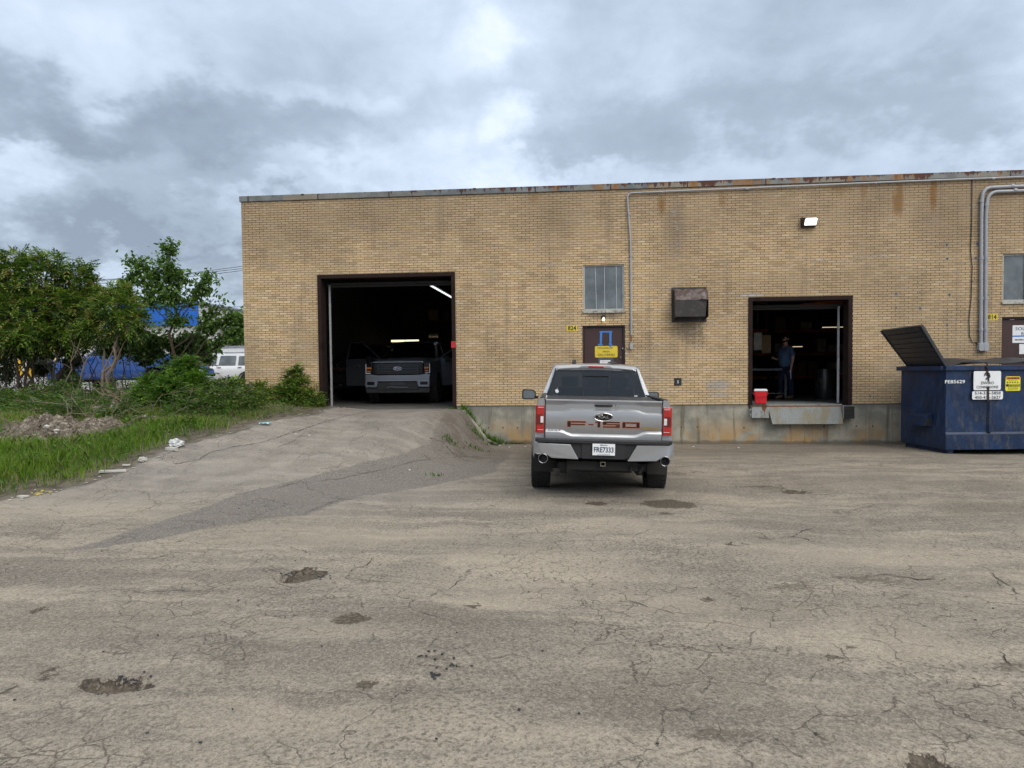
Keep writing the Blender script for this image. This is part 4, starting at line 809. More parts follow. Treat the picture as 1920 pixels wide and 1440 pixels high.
LXX = 1.53-at_depth_of(1847, 690, local_y=0.0).x; b = MB(); b.x = Matrix.Translation((-LXX, 0, 0)); b.box(1.515, 1.545, -.062, -.05, HD-.22, HD+.04); b.cyl((1.53, -.08, HD-.12), (1.53, -.05, HD-.12), .02, 10); b.tube([(1.53, -.07, HD+.04), (1.50, -.075, HD-.02), (1.54, -.08, HD-.07), (1.52, -.075, HD-.16)], .010, 6); b.build('latch', 'rust_dark', D)
def ds(px, py): return at_depth_of(px, py, local_y=0.0)
def dsign(name, px0, py0, px1, py1, mat, off=.004):
    p = ds(px0, py1); q = ds(px1, py0); b = MB(); r = .02; x0, x1, z0, z1 = p.x, q.x, p.z, q.z
    b.prism([(x0+r, z0), (x1-r, z0), (x1, z0+r), (x1, z1-r), (x1-r, z1), (x0+r, z1), (x0, z1-r), (x0, z0+r)], -off-.004, -off+.004); return b.build(name, mat, D), (x0+x1)/2, (z0+z1)/2, x1-x0, z1-z0
s, cx, cz, sw, sh_ = dsign('company_sign', 1822, 695.5, 1873.5, 731.5, 'white_plain', .052)
b = MB(); y_ = -.06
b.text('ENVIRO', .085, (cx, y_, cz-.05), width=sw*.47); b.text('CONNEXIONS', .078, (cx, y_, cz-.135), width=sw*.80)
def stroke(P, r): b.tube([(cx+p[0], y_-.001, cz+p[1]) for p in P], r, 5)
stroke([(-.06, .10), (-.045, .15), (0, .17), (.035, .14), (.02, .08), (-.02, .05), (-.03, .02)], .012); stroke([(.0, .16), (.01, .10), (.015, .04), (.02, -.01)], .016); stroke([(.04, .12), (.05, .08), (.02, .04)], .010)
b.build('lettering', 'ink', D); o = D.children[-1]; o.parent = s
s, cx, cz, sw, sh_ = dsign('phone_sign', 1819.5, 733, 1877, 749, 'white_plain', .052)
b = MB(); b.text('514-335-5858', .085, (cx, -.06, cz+.043), width=sw*.84, bold=.0005); b.text('450-435-2627', .085, (cx, -.06, cz-.045), width=sw*.84, bold=.0005); o = b.build('lettering', 'ink', D); o.parent = s
p = ds(1848.5, 733)
b = MB(); b.prism([(p.x-.025, p.z+.09), (p.x+.03, p.z+.09), (p.x+.022, p.z-.03), (p.x+.028, p.z-.16), (p.x+.005, p.z-.24), (p.x-.02, p.z-.17), (p.x-.016, p.z-.02)], -.064, -.0605); b.build('rust_streak', 'rust_dark', D)
s, cx, cz, sw, sh_ = dsign('warning_sticker', 1884.5, 705.5, 1913, 733, 'bright_yellow', .004)
b = MB(); b.box(cx-sw*.47, cx+sw*.47, -.0105, -.0085, cz+sh_*.28, cz+sh_*.46); o = b.build('orange_band', 'sign_orange', D); o.parent = s
b = MB(); b.box(cx-sw*.47, cx+sw*.47, -.0105, -.0085, cz-sh_*.20, cz-.01); 
for k in range(5): b.box(cx-sw*.4+k*sw*.17, cx-sw*.4+k*sw*.17+.022, -.0105, -.0085, cz+sh_*.04, cz+sh_*.13)
for k in range(3): b.box(cx-sw*.33, cx+sw*.33, -.0105, -.0085, cz-sh_*(.28+.06*k), cz-sh_*(.265+.06*k))
b.box(cx-sw*.3, cx+sw*.3, -.0105, -.0085, cz+sh_*.19, cz+sh_*.21); b.text('WARNING', .04, (cx, -.012, cz+sh_*.37), width=sw*.8, bold=.002); o = b.build('print', 'ink', D); o.parent = s
b = MB(); b.text('ATTENTION', .05, (cx+.02, -.0125, cz-sh_*.10), width=sw*.72, bold=.001); o = b.build('white_print', 'bright_yellow', D); o.parent = s
p = ds(1790, 716); b = MB(); b.text('FE85629', .095, (p.x, -.008, p.z), width=.41, bold=.0015); b.build('serial_number', 'white_plain', D)

# ------------------------------------------------------------------ dock: leveller, bumpers, cooler
dirty('plate_worn', (0.34, 0.36, 0.36), (0.20, 0.15, 0.09), .5, .6, .3, scale=5)
def tread_mat():
    m, t, o = newmat('tread_plate'); co = t.node('ShaderNodeTexCoord').outputs['Object']; X, Y, Z = t.sep(co)[:3]
    v = t.comb(X, t.math('SUBTRACT', Z, Y), 0)
    def dash(r, sc): 
        w = t.map(v, rot=(0, 0, rad(r)), scale=(sc, sc*2.6, 1)); return t.ramp(t.voro(w, 1, rnd=.15), .38, .22)
    d = t.math('MAXIMUM', dash(45, 22), dash(-45, 22)); rust = t.noise(v, 3.5, 6, .65)
    c = t.mix(t.ramp(rust, .45, .62), (0.33, 0.36, 0.36), (0.31, 0.26, 0.16)); c = t.mix(t.math('MULTIPLY', d, .8), (0.10, 0.095, 0.085) if False else t.mix(.75, c, (0.05, 0.05, 0.045)), c)
    pbsdf(t, o, c, .55, .3, .5, 0, bump(t, d, .6, .004))
tread_mat()
lx0, _ = wp(1441, 770); lx1, _ = wp(1577, 770); _, lz = wp(1500, 763)
L = thing('dock_leveller', 'worn tread plate dock leveller lip hanging from the loading dock edge', 'dock leveller', ((lx0+lx1)/2, 0, BZ-.06)); hw_ = (lx1-lx0)/2
b = MB(); b.hexa([(-hw_+.03, -.215, -.40), (hw_-.03, -.215, -.40), (hw_-.03, -.20, -.41), (-hw_+.03, -.20, -.41), (-hw_-.02, -.03, .0), (hw_+.0, -.03, .0), (hw_, -.015, -.005), (-hw_-.02, -.015, -.005)]); b.build('lip', 'tread_plate', L, bevel=.003)
b = MB(); b.cyl((-hw_-.02, -.01, .01), (hw_, -.01, .01), .022, 8); b.build('hinge', 'rust', L)
b = MB(); b.box(-hw_-.04, hw_+.02, .0, 1.9, .0, .048); b.build('deck', 'plate_worn', L, bevel=.003)
bx0, bz0 = wp(1406.5, 783); bx1, bz1 = wp(1438.5, 761); L = thing('steel_dock_bumper', 'rusty grey steel bumper block under the red cooler', 'dock bumper', ((bx0+bx1)/2, 0, bz0)); w = (bx1-bx0)/2; h = bz1-bz0
b = MB(); b.box(-w, w, -.16, .012, 0, h); b.build('steel_box', 'plate_worn', L, bevel=.006)
b = MB(); b.box(-w-.01, w+.01, -.18, .02, h, h+.018); b.build('top_plate', 'rust', L, bevel=.003)
b = MB(); b.prism([(w*.1, h), (w*.75, h), (w*.55, h*.65), (w*.5, h*.25), (w*.42, h*.55), (w*.2, h*.7)], -.1635, -.1605); b.build('rust_run', 'rust', L)
for k in range(2): b = MB(); b.cyl((-w-.0, -.10, .07+.12*k), (-w-.03, -.10, .07+.12*k), .02, 8); b.build('bolt', 'steel', L)
bx0, bz0 = wp(1577.5, 784); bx1, bz1 = wp(1597, 761); L = thing('rubber_dock_bumper', 'black rubber bumper block at the right end of the dock', 'dock bumper', ((bx0+bx1)/2, 0, bz0)); w = (bx1-bx0)/2; h = bz1-bz0
b = MB(); [b.box(-w, w, -.17+.006*(k % 2), .012, h*k/6+.001, h*(k+1)/6-.001) for k in range(6)]; b.build('rubber_block', 'rubber', L, bevel=.006); b = MB(); b.box(-w-.015, -w, -.15, .012, 0, h); b.box(-w-.015, w, -.12, .012, h+.002, h+.014); b.build('bracket', 'steel', L)
cx0, cz0 = wp(1411, 760); cx1, cz1 = wp(1432, 731.5); L = thing('cooler', 'red cooler box with white lid on the steel dock bumper', 'cooler', (cx0+.175, -.05, BZ+.012), rad(-12)); L.scale = (.92, .92, .92); h = .335
b = MB(); b.hexa([(-.135, -.10, 0), (.135, -.10, 0), (.135, .10, 0), (-.135, .10, 0), (-.155, -.115, h), (.155, -.115, h), (.155, .115, h), (-.155, .115, h)]); b.build('body', 'red_plastic', L, bevel=.02)
b = MB(); b.box(-.165, .165, -.125, .125, h+.001, h+.035); b.box(-.15, .15, -.11, .11, h+.035, h+.055); b.build('lid', 'white_plain', L, bevel=.012)
b = MB(); b.tube([(.165, 0, h-.02), (.172, -.13, h-.06), (.16, -.14, h-.10), (0, -.145, h-.13), (-.16, -.14, h-.10), (-.172, -.13, h-.06), (-.165, 0, h-.02)], .007, 6); b.build('handle', 'red_paint', L, smooth=True)
# ------------------------------------------------------------------ inside the workshop
simple('bench_steel', (.13, .14, .15), .7)
def at_room(px, py, z): p = at_z(px, py, z); return p
L = thing('workbench', 'grey steel workbench with shelf standing left of the man', 'workbench', (wp(1430, 700, 3.4)[0], 3.4, BZ-.02))
b = MB(); b.box(-.75, .62, -.35, .35, .82, .88); b.build('bench_top', 'bench_steel', L, bevel=.003)
for sx in (-.68, .55):
    for sy in (-.3, .3): b = MB(); b.box(sx-.03, sx+.03, sy-.03, sy+.03, 0, .82); b.build('leg', 'bench_steel', L)
b = MB(); b.box(-.70, .58, -.32, .32, .16, .19); b.build('shelf', 'bench_steel', L)
def rack(x, y, w, n, lab, seedn):
    r = random.Random(seedn); L = thing('storage_rack', lab, 'rack', (x, y, BZ-.02)); 
    for sx in (0, w):
        for sy in (0, .7): b = MB(); b.box(sx-.04, sx+.04, sy-.03, sy+.03, 0, 3.6); b.build('upright', 'interior_dark', L)
    for k in range(n):
        z = .5+k*.85; b = MB(); b.box(0, w, -.02, .03, z, z+.10); b.box(0, w, .67, .72, z, z+.10); b.build('beam', 'orange_steel', L); b = MB(); b.box(0, w, 0, .7, z+.101, z+.12); b.build('shelf', 'wood', L)
    return L, r
for i, (x, y, w, n, lab) in enumerate([(4.6, 8.6, 2.4, 4, 'loaded orange-beamed storage rack deep behind the man'), (7.3, 9.2, 2.6, 4, 'loaded orange-beamed storage rack deep at the right of the dock opening')]):
    L, r = rack(x, y, w, n, lab, i)
    for k in range(n):
        z = .5+k*.85+.121; xx = x+.1
        while xx < x+w-.4:
            bw = r.uniform(.25, .5); bh = r.uniform(.2, .6); 
            if r.random() < .8:
                b = MB(); b.box(0, bw, 0, .5, 0, bh); b.box(bw*.44, bw*.56, -.002, .0, 0, bh); o = b.build('cardboard_box', r.choice(['cardboard', 'cardboard', 'wood', 'foam_white', 'paint_darktruck']), None, bevel=.006)
                o.location = (xx, y+.08, BZ-.02+z); tag(o, 'dim box stacked on a storage rack deep inside the dock', 'box', 'boxes on the workshop racks')
            xx += bw+r.uniform(.04, .15)
for px, py, w, h, y, mt, lab in [(1421, 640, .22, .5, 3.4, 'foam_white', 'pale hanging sheet left of the man, nearer the jamb'), (1437, 645, .26, .52, 3.5, 'cardboard', 'pale hanging board just left of the man')]:
    x, z = wp(px, py, y); b = MB(); b.box(x-w/2, x+w/2, y, y+.01, z-h/2, z+h/2); b.cyl((x, y+.004, z+h/2), (x, y+.004, 5.1), .004, 5); tag(b.build('hanging_sheet', mt), lab, 'sheet')
x, z = wp(1566, 570, 2.6); b = MB(); b.prism([(x-.9, z-.12), (x+.7, z+.02), (x+.7, z+.18), (x-.9, z+.02)], 2.6, 2.7); tag(b.build('orange_beam', 'orange_steel'), 'slanting orange steel beam under the ceiling at the dock opening', 'beam')
for px, py, w, lab in [(1562, 613.5, .35, 'short dim tube lamp hanging at the right of the dock opening'), (1493, 650, .2, 'lowest dim tube lamp behind the man')]:
    y = 7.0; x, z = wp(px, py, y); b = MB(); b.cyl((x-w, y, z), (x+w, y, z), .012, 8); tb = b.build('ceiling_tube', 'lamp_inside', smooth=True); tag(tb, lab, 'lamp'); b = MB(); b.cyl((x-w*.8, y, z), (x-w*.8, y, 5.1), .004, 5); b.cyl((x+w*.8, y, z), (x+w*.8, y, 5.1), .004, 5); b.build('hanger', 'interior_dark', tb)
b = MB(); b.lathe([(0, 0), (.26, .0), (.29, .3), (.29, .85), (0, .85)], 20, 'z'); o = b.build('steel_drum', 'paint_darktruck', smooth=True); o.location = (wp(1548, 700, 3.2)[0], 3.2, BZ-.02); tag(o, 'dark steel drum standing right of centre inside the dock', 'drum')
# lamps in the garage
def lamp_strip(name, label, a, b_, r, mat):
    A, B_ = Vector(a), Vector(b_); mid = (A+B_)/2; L = thing(name, label, 'lamp', tuple(mid)); q = MB(); d = (B_-A); q.cyl(A-mid, A-mid+d*.485, r, 8); q.cyl(A-mid+d*.515, B_-mid, r, 8); q.build('tube', mat, L, smooth=True)
    q = MB(); q.bar(A-mid+Vector((0, 0, r*2.4)), B_-mid+Vector((0, 0, r*2.4)), r*3.4, r*2.2); q.build('housing', 'interior_dark', L)
    for e_ in (.1, .9): q = MB(); p = A.lerp(B_, e_)-mid; q.cyl(p, (p.x, p.y, 5.1-mid.z), .006, 5); q.build('hanger', 'interior_dark', L)
p = at_y(808, 535.5, 3.2); q = at_y(849, 559.5, 6.7); lamp_strip('tube_lamp', 'lit white tube lamp running back under the garage ceiling', p, (q.x, q.y, p.z), .028, 'lamp_tube')
p = at_y(734, 639.5, 11); q = at_y(785, 640.5, 11); lamp_strip('work_lamp', 'warm glowing strip lamp just above the garage pickup roof', p, (q.x, q.y, p.z), .04, 'lamp_strip')
# shelving silhouette in the garage
L = thing('wall_shelf', 'dim shelving with dark bins on the garage back wall', 'shelf', (-6.6, 13.5, GF))
for k in range(3): b = MB(); b.box(0, 3.4, 0, .6, 1.6+k*.8, 1.64+k*.8); b.build('board', 'wood', L)
for sx in (0, 1.7, 3.4): b = MB(); b.box(sx-.03, sx+.03, .02, .58, 0, 3.6); b.build('upright', 'interior_dark', L)
r = random.Random(3)
for k in range(3):
    for j in range(5):
        b = MB(); w_ = r.uniform(.35, .55); h_ = r.uniform(.2, .5); b.hexa([(.03, 0, 0), (w_-.03, 0, 0), (w_-.03, .4, 0), (.03, .4, 0), (0, -.02, h_), (w_, -.02, h_), (w_, .42, h_), (0, .42, h_)]); o = b.build('storage_bin', r.choice(['interior_dark', 'paint_navy', 'sign_yellow', 'cardboard'])); o.location = (-6.5+j*.66, 13.6, GF+1.641+k*.8); tag(o, 'dim storage bin on the shelving at the back of the garage', 'bin', 'bins on the garage shelving')

# ------------------------------------------------------------------ the man
MX = at_z(1473, 749, BZ-.02)
P_ = thing('person', 'bearded man in blue t-shirt, jeans and sunglasses standing in the loading dock', 'person', (MX.x, MX.y, BZ-.02+.012), rad(-62)); P_.scale = (1.0, 1.0, 1.0)
# local frame: faces -Y before the turn, so that after it he looks left and a little to the yard
def skin(name, pts, edges, mat, parent, root=0, sub=2):
    me = bpy.data.meshes.new(name); me.from_pydata([p[:3] for p in pts], edges, []); me.materials.append(MATS[mat])
    o = bpy.data.objects.new(name, me); COL.objects.link(o); s = o.modifiers.new('skin', 'SKIN'); s.use_smooth_shade = True
    ly = me.skin_vertices[0] if me.skin_vertices else None
    if ly is None:
        bm = bmesh.new(); bm.from_mesh(me); bm.verts.layers.skin.verify(); bm.to_mesh(me); bm.free(); ly = me.skin_vertices[0]
    for i, p in enumerate(pts):
        r = p[3]; ly.data[i].radius = r if isinstance(r, tuple) else (r, r); ly.data[i].use_root = (i == root)
    m = o.modifiers.new('sub', 'SUBSURF'); m.levels = sub; m.render_levels = sub
    dg = bpy.context.evaluated_depsgraph_get(); me2 = bpy.data.meshes.new_from_object(o.evaluated_get(dg)); me2.name = name
    bpy.data.objects.remove(o); me2.polygons.foreach_set('use_smooth', [True]*len(me2.polygons)); o = bpy.data.objects.new(name, me2); COL.objects.link(o)
    if parent is not None: o.parent = parent
    return o
# body: pelvis, spine, neck, head, arms with five fingers each
S = [(0, .0, .95, .13), (0, 0, 1.12, .135), (0, .01, 1.30, .15), (0, .015, 1.44, .12), (0, 0, 1.51, .062), (0, -.012, 1.565, .058), (0, -.02, 1.62, .078), (0, -.02, 1.70, .088), (0, -.012, 1.765, .066)]
E_ = [(i, i+1) for i in range(8)]
def limb(start, pts): 
    k = len(S); S.extend(pts); E_.append((start, k)); E_.extend((k+i, k+i+1) for i in range(len(pts)-1)); return len(S)-1
def hand(wrist, palm_dir, side, curl):
    w = Vector(S[wrist][:3]); d = Vector(palm_dir).normalized(); s_ = Vector(side).normalized(); n = d.cross(s_)
    palm = w+d*.05; k = limb(wrist, [(*(w+d*.025), .026), (*palm, (.030, .022))])
    for q, (off, ln) in enumerate([(-.03, .078), (-.010, .088), (.010, .082), (.028, .066)]):
        a = palm+s_*off+d*.03; b_ = a+(d*.85+n*curl*.5)*ln*.45; c_ = b_+(d*.5+n*curl)*ln*.32; e_ = c_+(d*.1+n*curl)*ln*.25
        limb(k, [(*a, .0105), (*b_, .0095), (*c_, .0088), (*e_, .0075)])
    a = w+d*.03+s_*-.035; limb(k-1, [(*a, .013), (*(a+d*.03+s_*-.02+n*curl*.015), .011), (*(a+d*.055+s_*-.018+n*curl*.035), .009)])
# his left arm (toward the yard) hangs down, slightly bent
la = limb(3, [(.17, .015, 1.43, .062), (.215, .03, 1.28, .052), (.235, .035, 1.14, .043), (.235, .0, 1.00, .036), (.232, -.03, .90, .027)])
hand(la, (0, -.12, -1), (0, -1, 0), .9)
ra = limb(3, [(-.17, .015, 1.43, .062), (-.22, .0, 1.28, .052), (-.235, -.02, 1.15, .043), (-.22, -.14, 1.13, .036), (-.20, -.24, 1.15, .027)])
hand(ra, (.1, -1, .15), (0, 0, -1), .8)
for sx, fy in ((-1, -.08), (1, .06)): limb(0, [(sx*.10, fy*.3, .88, .09), (sx*.115, fy*.6, .68, .075), (sx*.12, fy, .47, .055), (sx*.125, fy+.02, .28, .05), (sx*.125, fy+.03, .10, .036)])
skin('body', S, E_, 'skin', P_)
# head features: nose, ears as one small mesh each
b = MB(); b.tube([(0, -.095, 1.715), (0, -.115, 1.685), (0, -.118, 1.668), (0, -.10, 1.660)], [.008, .012, .015, .010], 8); b.build('nose', 'skin', P_, smooth=True)
for sx in (-1, 1): b = MB(); b.tube([(sx*.083, -.005, 1.725), (sx*.097, .008, 1.71), (sx*.094, .004, 1.685), (sx*.082, -.008, 1.668)], [.009, .014, .012, .007], 7); b.build('ear', 'skin', P_, smooth=True)
b = MB(); b.tube([(-.03, -.107, 1.640), (0, -.112, 1.642), (.03, -.107, 1.640)], [.004, .006, .004], 6); b.build('mouth', 'red_paint', P_)
hair = skin('hair', [(0, .03, 1.70, .078), (0, .02, 1.77, .086), (0, -.045, 1.79, .06), (0, .045, 1.65, .06)], [(0, 1), (1, 2), (0, 3)], 'hair', P_)
beard = skin('beard', [(0, -.085, 1.615, .042), (.055, -.04, 1.64, .03), (.075, -.01, 1.68, .018), (-.055, -.04, 1.64, .03), (-.075, -.01, 1.68, .018), (0, -.075, 1.585, .03)], [(0, 1), (1, 2), (0, 3), (3, 4), (0, 5)], 'hair', P_)
b = MB()
for sx in (-1, 1): b.tube([(sx*.034, -.104, 1.707), (sx*.034, -.112, 1.706)], [.026, .024], 12); b.tube([(sx*.058, -.10, 1.712), (sx*.088, -.05, 1.712), (sx*.09, .0, 1.712)], .004, 5)
b.tube([(-.02, -.11, 1.712), (.02, -.11, 1.712)], .004, 5); b.build('sunglasses', 'black_gloss', P_)
sh_ = skin('shirt', [(0, -.01, .87, (.19, .185)), (0, -.025, 1.04, (.195, .20)), (0, -.005, 1.22, (.188, .18)), (0, .010, 1.36, (.175, .145)), (0, .008, 1.46, (.10, .085)), (.165, .015, 1.42, .085), (.218, .03, 1.29, .078), (.235, .033, 1.18, .078), (-.165, .015, 1.42, .085), (-.222, .0, 1.29, .078), (-.236, -.02, 1.19, .078)],
            [(0, 1), (1, 2), (2, 3), (3, 4), (3, 5), (5, 6), (6, 7), (3, 8), (8, 9), (9, 10)], 'shirt', P_)
skin('trousers', [(0, 0, 1.06, (.15, .13)), (0, 0, .92, (.152, .132)), (-.105, -.02, .80, .112), (-.115, -.05, .62, .095), (-.12, -.08, .45, .082), (-.125, -.06, .25, .078), (-.125, -.05, .09, .078), (.105, .015, .80, .112), (.115, .035, .62, .095), (.12, .06, .45, .082), (.125, .08, .25, .078), (.125, .09, .09, .078)],
     [(0, 1), (1, 2), (2, 3), (3, 4), (4, 5), (5, 6), (1, 7), (7, 8), (8, 9), (9, 10), (10, 11)], 'jeans', P_)
for sx, fy in ((-1, -.05), (1, .09)): skin('boot', [(sx*.125, fy, .15, .062), (sx*.125, fy+.01, .06, .06), (sx*.13, fy-.10, .05, (.05, .046)), (sx*.135, fy-.19, .045, (.046, .038))], [(0, 1), (1, 2), (2, 3)], 'boot', P_)
M_ = Matrix.Translation(P_.location) @ Matrix.Rotation(P_.rotation_euler.z, 4, 'Z'); hp = M_ @ Vector((.232, -.05, .83))
b = MB(); b.cyl((0, 0, .02), (.01, 0, -.26), .011, 8); b.box(-.014, .014, -.006, .006, -.10, .02); o = b.build('white_marker', 'white_plain', smooth=True); o.location = hp; tag(o, 'white stick held in the hanging hand of the man', 'stick')

# ------------------------------------------------------------------ pickups (x right, y forward, z up; y=0 is the tailgate)
def body_section(y, arches, kind):
    hw = .985
    hw *= 1-.035*sstep(.6, 0, y); hw *= 1-.075*sstep(5.0, 5.72, y)**1.5
    zb = .50 if y > .56 else .70
    fl = 0.0
    for yc in arches:
        d = abs(y-yc)
        if d < .50: zb = max(zb, .43+math.sqrt(max(0, .50**2-d*d)))
        fl = max(fl, .028*float(sstep(.62, .50, d)))
    bed, cab = y < 1.93, 1.93 <= y < 4.25
    if bed: zt, zc = 1.415, 1.35
    elif cab: zt, zc = 1.375+.0*y, 1.36
    else: zt = 1.30-.055*(y-4.25); zc = zt+.10-.05*float(sstep(5.2, 5.75, y))
    if 3.95 < y < 4.6: zt = float(1.375+(1.29-1.375)*sstep(3.95, 4.6, y))
    if not bed and y > 4.1: zc = float(1.36+(zc-1.36)*sstep(4.1, 4.45, y))
    z = [zb, zb+.06, .76, .90, 1.02, 1.18, zt-.05, zt-.012, zt]
    z = [max(v, zb+.012*i) for i, v in enumerate(z)]
    xo = [-.02, .0, .008, .010, -.004, -.008, -.028, -.045, -.07]
    pts = [(hw+xo[i]+(fl if i < 4 else fl*.4 if i == 4 else 0), y, z[i]) for i in range(9)]
    pts += [((hw-.115) if bed else (hw-.17), y, zt), ((hw-.12) if bed else (hw-.30), y, zc-.02 if y > 4.2 else zc), (.35, y, zc), (0, y, zc+.004)]
    return pts
def wheel(parent, x, y, side, r=.415, wd=.275, steer=0.0, off_road=True):
    k = MB(); hwid = wd/2
    w = bpy.data.objects.new('wheel', None)
    prof = [(r*.62, -hwid*.86), (r*.80, -hwid*1.0), (r*.95, -hwid*.96), (r*.985, -hwid*.80), (r*.99, 0), (r*.985, hwid*.80), (r*.95, hwid*.96), (r*.80, hwid), (r*.62, hwid*.86)]
    k.lathe(prof, 40, 'x'); n = 34
    for q in range(n):
        for j, (xa, xb) in enumerate([(-.92, -.50), (-.44, -.04), (.04, .44), (.50, .92)]):
            t = 2*math.pi*(q+(.5 if j in (1, 3) else 0)+(.2 if j in (0, 3) else 0))/n; R_ = Matrix.Rotation(t, 4, 'X') @ Matrix.Rotation(.30*(-1)**j, 4, 'Z')
            k.x = R_; k.box(xa*hwid, xb*hwid, -.021, .021, r*.965, r*1.012); k.x = Matrix.Identity(4)
    ty = k.build('tyre', 'rubber', None, smooth=30); ty.name = 'wheel'; ty.parent = parent; ty.location = (x, y, r); ty.rotation_euler = (0, 0, steer)
    k = MB(); s = side
    k.lathe([(r*.63, s*hwid*.84), (r*.60, s*hwid*.70), (r*.56, s*hwid*.35), (r*.50, s*hwid*.30)], 32, 'x'); k.lathe([(.0, s*hwid*.62), (.055, s*hwid*.62), (.065, s*hwid*.5), (.08, s*hwid*.45)], 18, 'x'); k.lathe([(0, s*hwid*.15), (r*.55, s*hwid*.15)], 24, 'x')
    for q in range(6):
        t = 2*math.pi*q/6; a, b_ = math.cos(t), math.sin(t); k.bar((s*hwid*.50, a*.05, b_*.05), (s*hwid*.62, a*r*.60, b_*r*.60), .05, .03, up=(1, 0, 0))
    k.build('rim', 'dark_chrome' if off_road else 'steel', ty, smooth=True)
    return ty
def pickup(label, loc, rz, paint_m, group=None, open_doors=False, rear=True, front=True, mud=True, name='pickup_truck'):
    T = thing(name, label, 'pickup truck', loc, rz, group)
    YR, YF = 1.12, 4.80
    ys = [0, .05, .12, .3, .5]+list(np.linspace(.58, 1.66, 19))+[1.75, 1.92, 1.94, 2.1, 2.6, 3.1, 3.6, 3.95, 4.1, 4.2]+list(np.linspace(4.26, 5.34, 19))+[5.42, 5.52, 5.6, 5.66, 5.70]
    b = MB(); R = [body_section(y, (YR, YF), 0) for y in ys]; rings = [p+[(-q[0], q[1], q[2]) for q in p[-2::-1]] for p in R]
    # the nose bends down and back
    for i, y in enumerate(ys):
        if y > 5.5:
            f = (y-5.5)/.2; rings[i] = [(q[0]*(1-.03*f*f), q[1], q[2]-(.045*f*f if q[2] > 1.0 else 0)) for q in rings[i]]
    b.loft(rings[::-1]); b.F.append(tuple(len(b.V)-len(rings[0])+k for k in range(len(rings[0])))); b.M.append(0)
    b.build('body', paint_m, T, smooth=38)
    # chassis underneath, low and wide enough to shade the ground
    b = MB(); b.box(-.62, .62, .05, 5.5, .42, .52); b.box(-.80, .80, 1.75, 4.2, .44, .50); b.cyl((-.74, YR, .41), (.74, YR, .41), .05, 10); b.lathe([(0, -.16), (.12, -.13), (.16, 0), (.12, .13), (0, .16)], 16, 'x', (.0, YR, .40)); b.cyl((0, YR, .42), (0, 3.4, .46), .04, 8)
    for s in (-1, 1): b.cyl((s*.52, YR+.1, .38), (s*.42, YR+.55, .66), .035, 8); b.box(s*.55-.04, s*.55+.04, .2, 2.2, .34, .40)
    b.cyl((-.74, YF, .41), (.74, YF, .41), .05, 8); b.box(-.42, .42, .15, .75, .38, .62); b.box(-.94, .94, .01, 5.3, .70, .98) if False else None
    b.build('chassis', 'underbody', T)
    b = MB()
    for yc in (YR, YF):
        for s in (-1, 1):
            P = [(yc+.52*math.cos(t), .43+.50*math.sin(t)) for t in np.linspace(-.15, math.pi+.15, 14)]; b.loft([[(s*.60, p[0], p[1]) for p in P], [(s*.985, p[0], p[1]) for p in P]])
            b.prism(P, s*.58, s*.60, 'x')
    b.build('wheel_liner', 'underbody', T)
    W_ = [wheel(T, s*.885, yc, s, wd=.30) for yc in (YR, YF) for s in (-1, 1)]
    # roof and pillars
    zb_, zr_ = 1.36, 1.925
    RL = [(1.97, .86), (2.18, .68), (3.30, .665), (4.32, .80)]      # belt rear, roof rear, roof front, windscreen base
    b = MB(); rings = []
    for y_, hw_, zc_ in [(2.10, .655, 1.838), (2.125, .70, 1.868), (2.19, .712, 1.892), (2.5, .725, 1.915), (2.95, .72, 1.915), (3.25, .70, 1.895), (3.42, .675, 1.862), (3.48, .655, 1.835)]:
        rings.append([(hw_*1.03, y_, zc_-.05), (hw_*1.02, y_, zc_-.022), (hw_*.95, y_, zc_), (hw_*.6, y_, zc_+.018), (0, y_, zc_+.026), (-hw_*.6, y_, zc_+.018), (-hw_*.95, y_, zc_), (-hw_*1.02, y_, zc_-.022), (-hw_*1.03, y_, zc_-.05)])
    b.loft(rings[::-1]); b.loft([[(p[0]*.98, p[1], p[2]-.035) for p in r] for r in rings])
    b.add(rings[0]+[(p[0]*.99, p[1]+.01, 1.815) for p in rings[0]], [tuple([*range(9), *range(17, 8, -1)])]); b.build('roof', paint_m, T, smooth=50)
    for s in (-1, 1):
        b = MB()
        b.hexa([(s*.845, 1.965, zb_-.02), (s*.93, 1.965, zb_-.02), (s*.935, 2.26, zb_-.02), (s*.86, 2.20, zb_-.02), (s*.69, 2.105, 1.85), (s*.725, 2.12, 1.85), (s*.735, 2.30, 1.87), (s*.68, 2.20, 1.86)])
        b.hexa([(s*.90, 3.02, zb_-.02), (s*.925, 3.02, zb_-.02), (s*.925, 3.14, zb_-.02), (s*.90, 3.14, zb_-.02), (s*.715, 2.96, 1.88), (s*.735, 2.96, 1.88), (s*.735, 3.06, 1.88), (s*.715, 3.06, 1.88)])
        b.hexa([(s*.84, 4.22, zb_-.06), (s*.90, 4.15, zb_-.06), (s*.89, 4.24, zb_-.06), (s*.82, 4.36, zb_-.06), (s*.655, 3.40, 1.84), (s*.715, 3.34, 1.85), (s*.70, 3.42, 1.85), (s*.65, 3.48, 1.835)])
        b.bar((s*.73, 2.2, 1.868), (s*.715, 3.4, 1.862), .03, .05)
        b.build('pillars', paint_m, T, smooth=30)
    b = MB(); b.add([(-.85, 1.968, zb_-.0), (.85, 1.968, zb_-.0), (.692, 2.112, 1.838), (-.692, 2.112, 1.838)], [(0, 1, 2, 3)]); rw = b.build('rear_window', 'glass_tint', T)
    b = MB(); 
    for A_, B2 in (((-.225, 0), (-.225, 1)), ((.225, 0), (.225, 1)), ((-.225, 1), (.225, 1))):
        q = lambda a: (a[0], 1.968+.144*(.08+.66*a[1])-.006, zb_+.478*(.08+.66*a[1])); b.bar(q(A_), q(B2), .016, .010, up=(0, 1, 0))
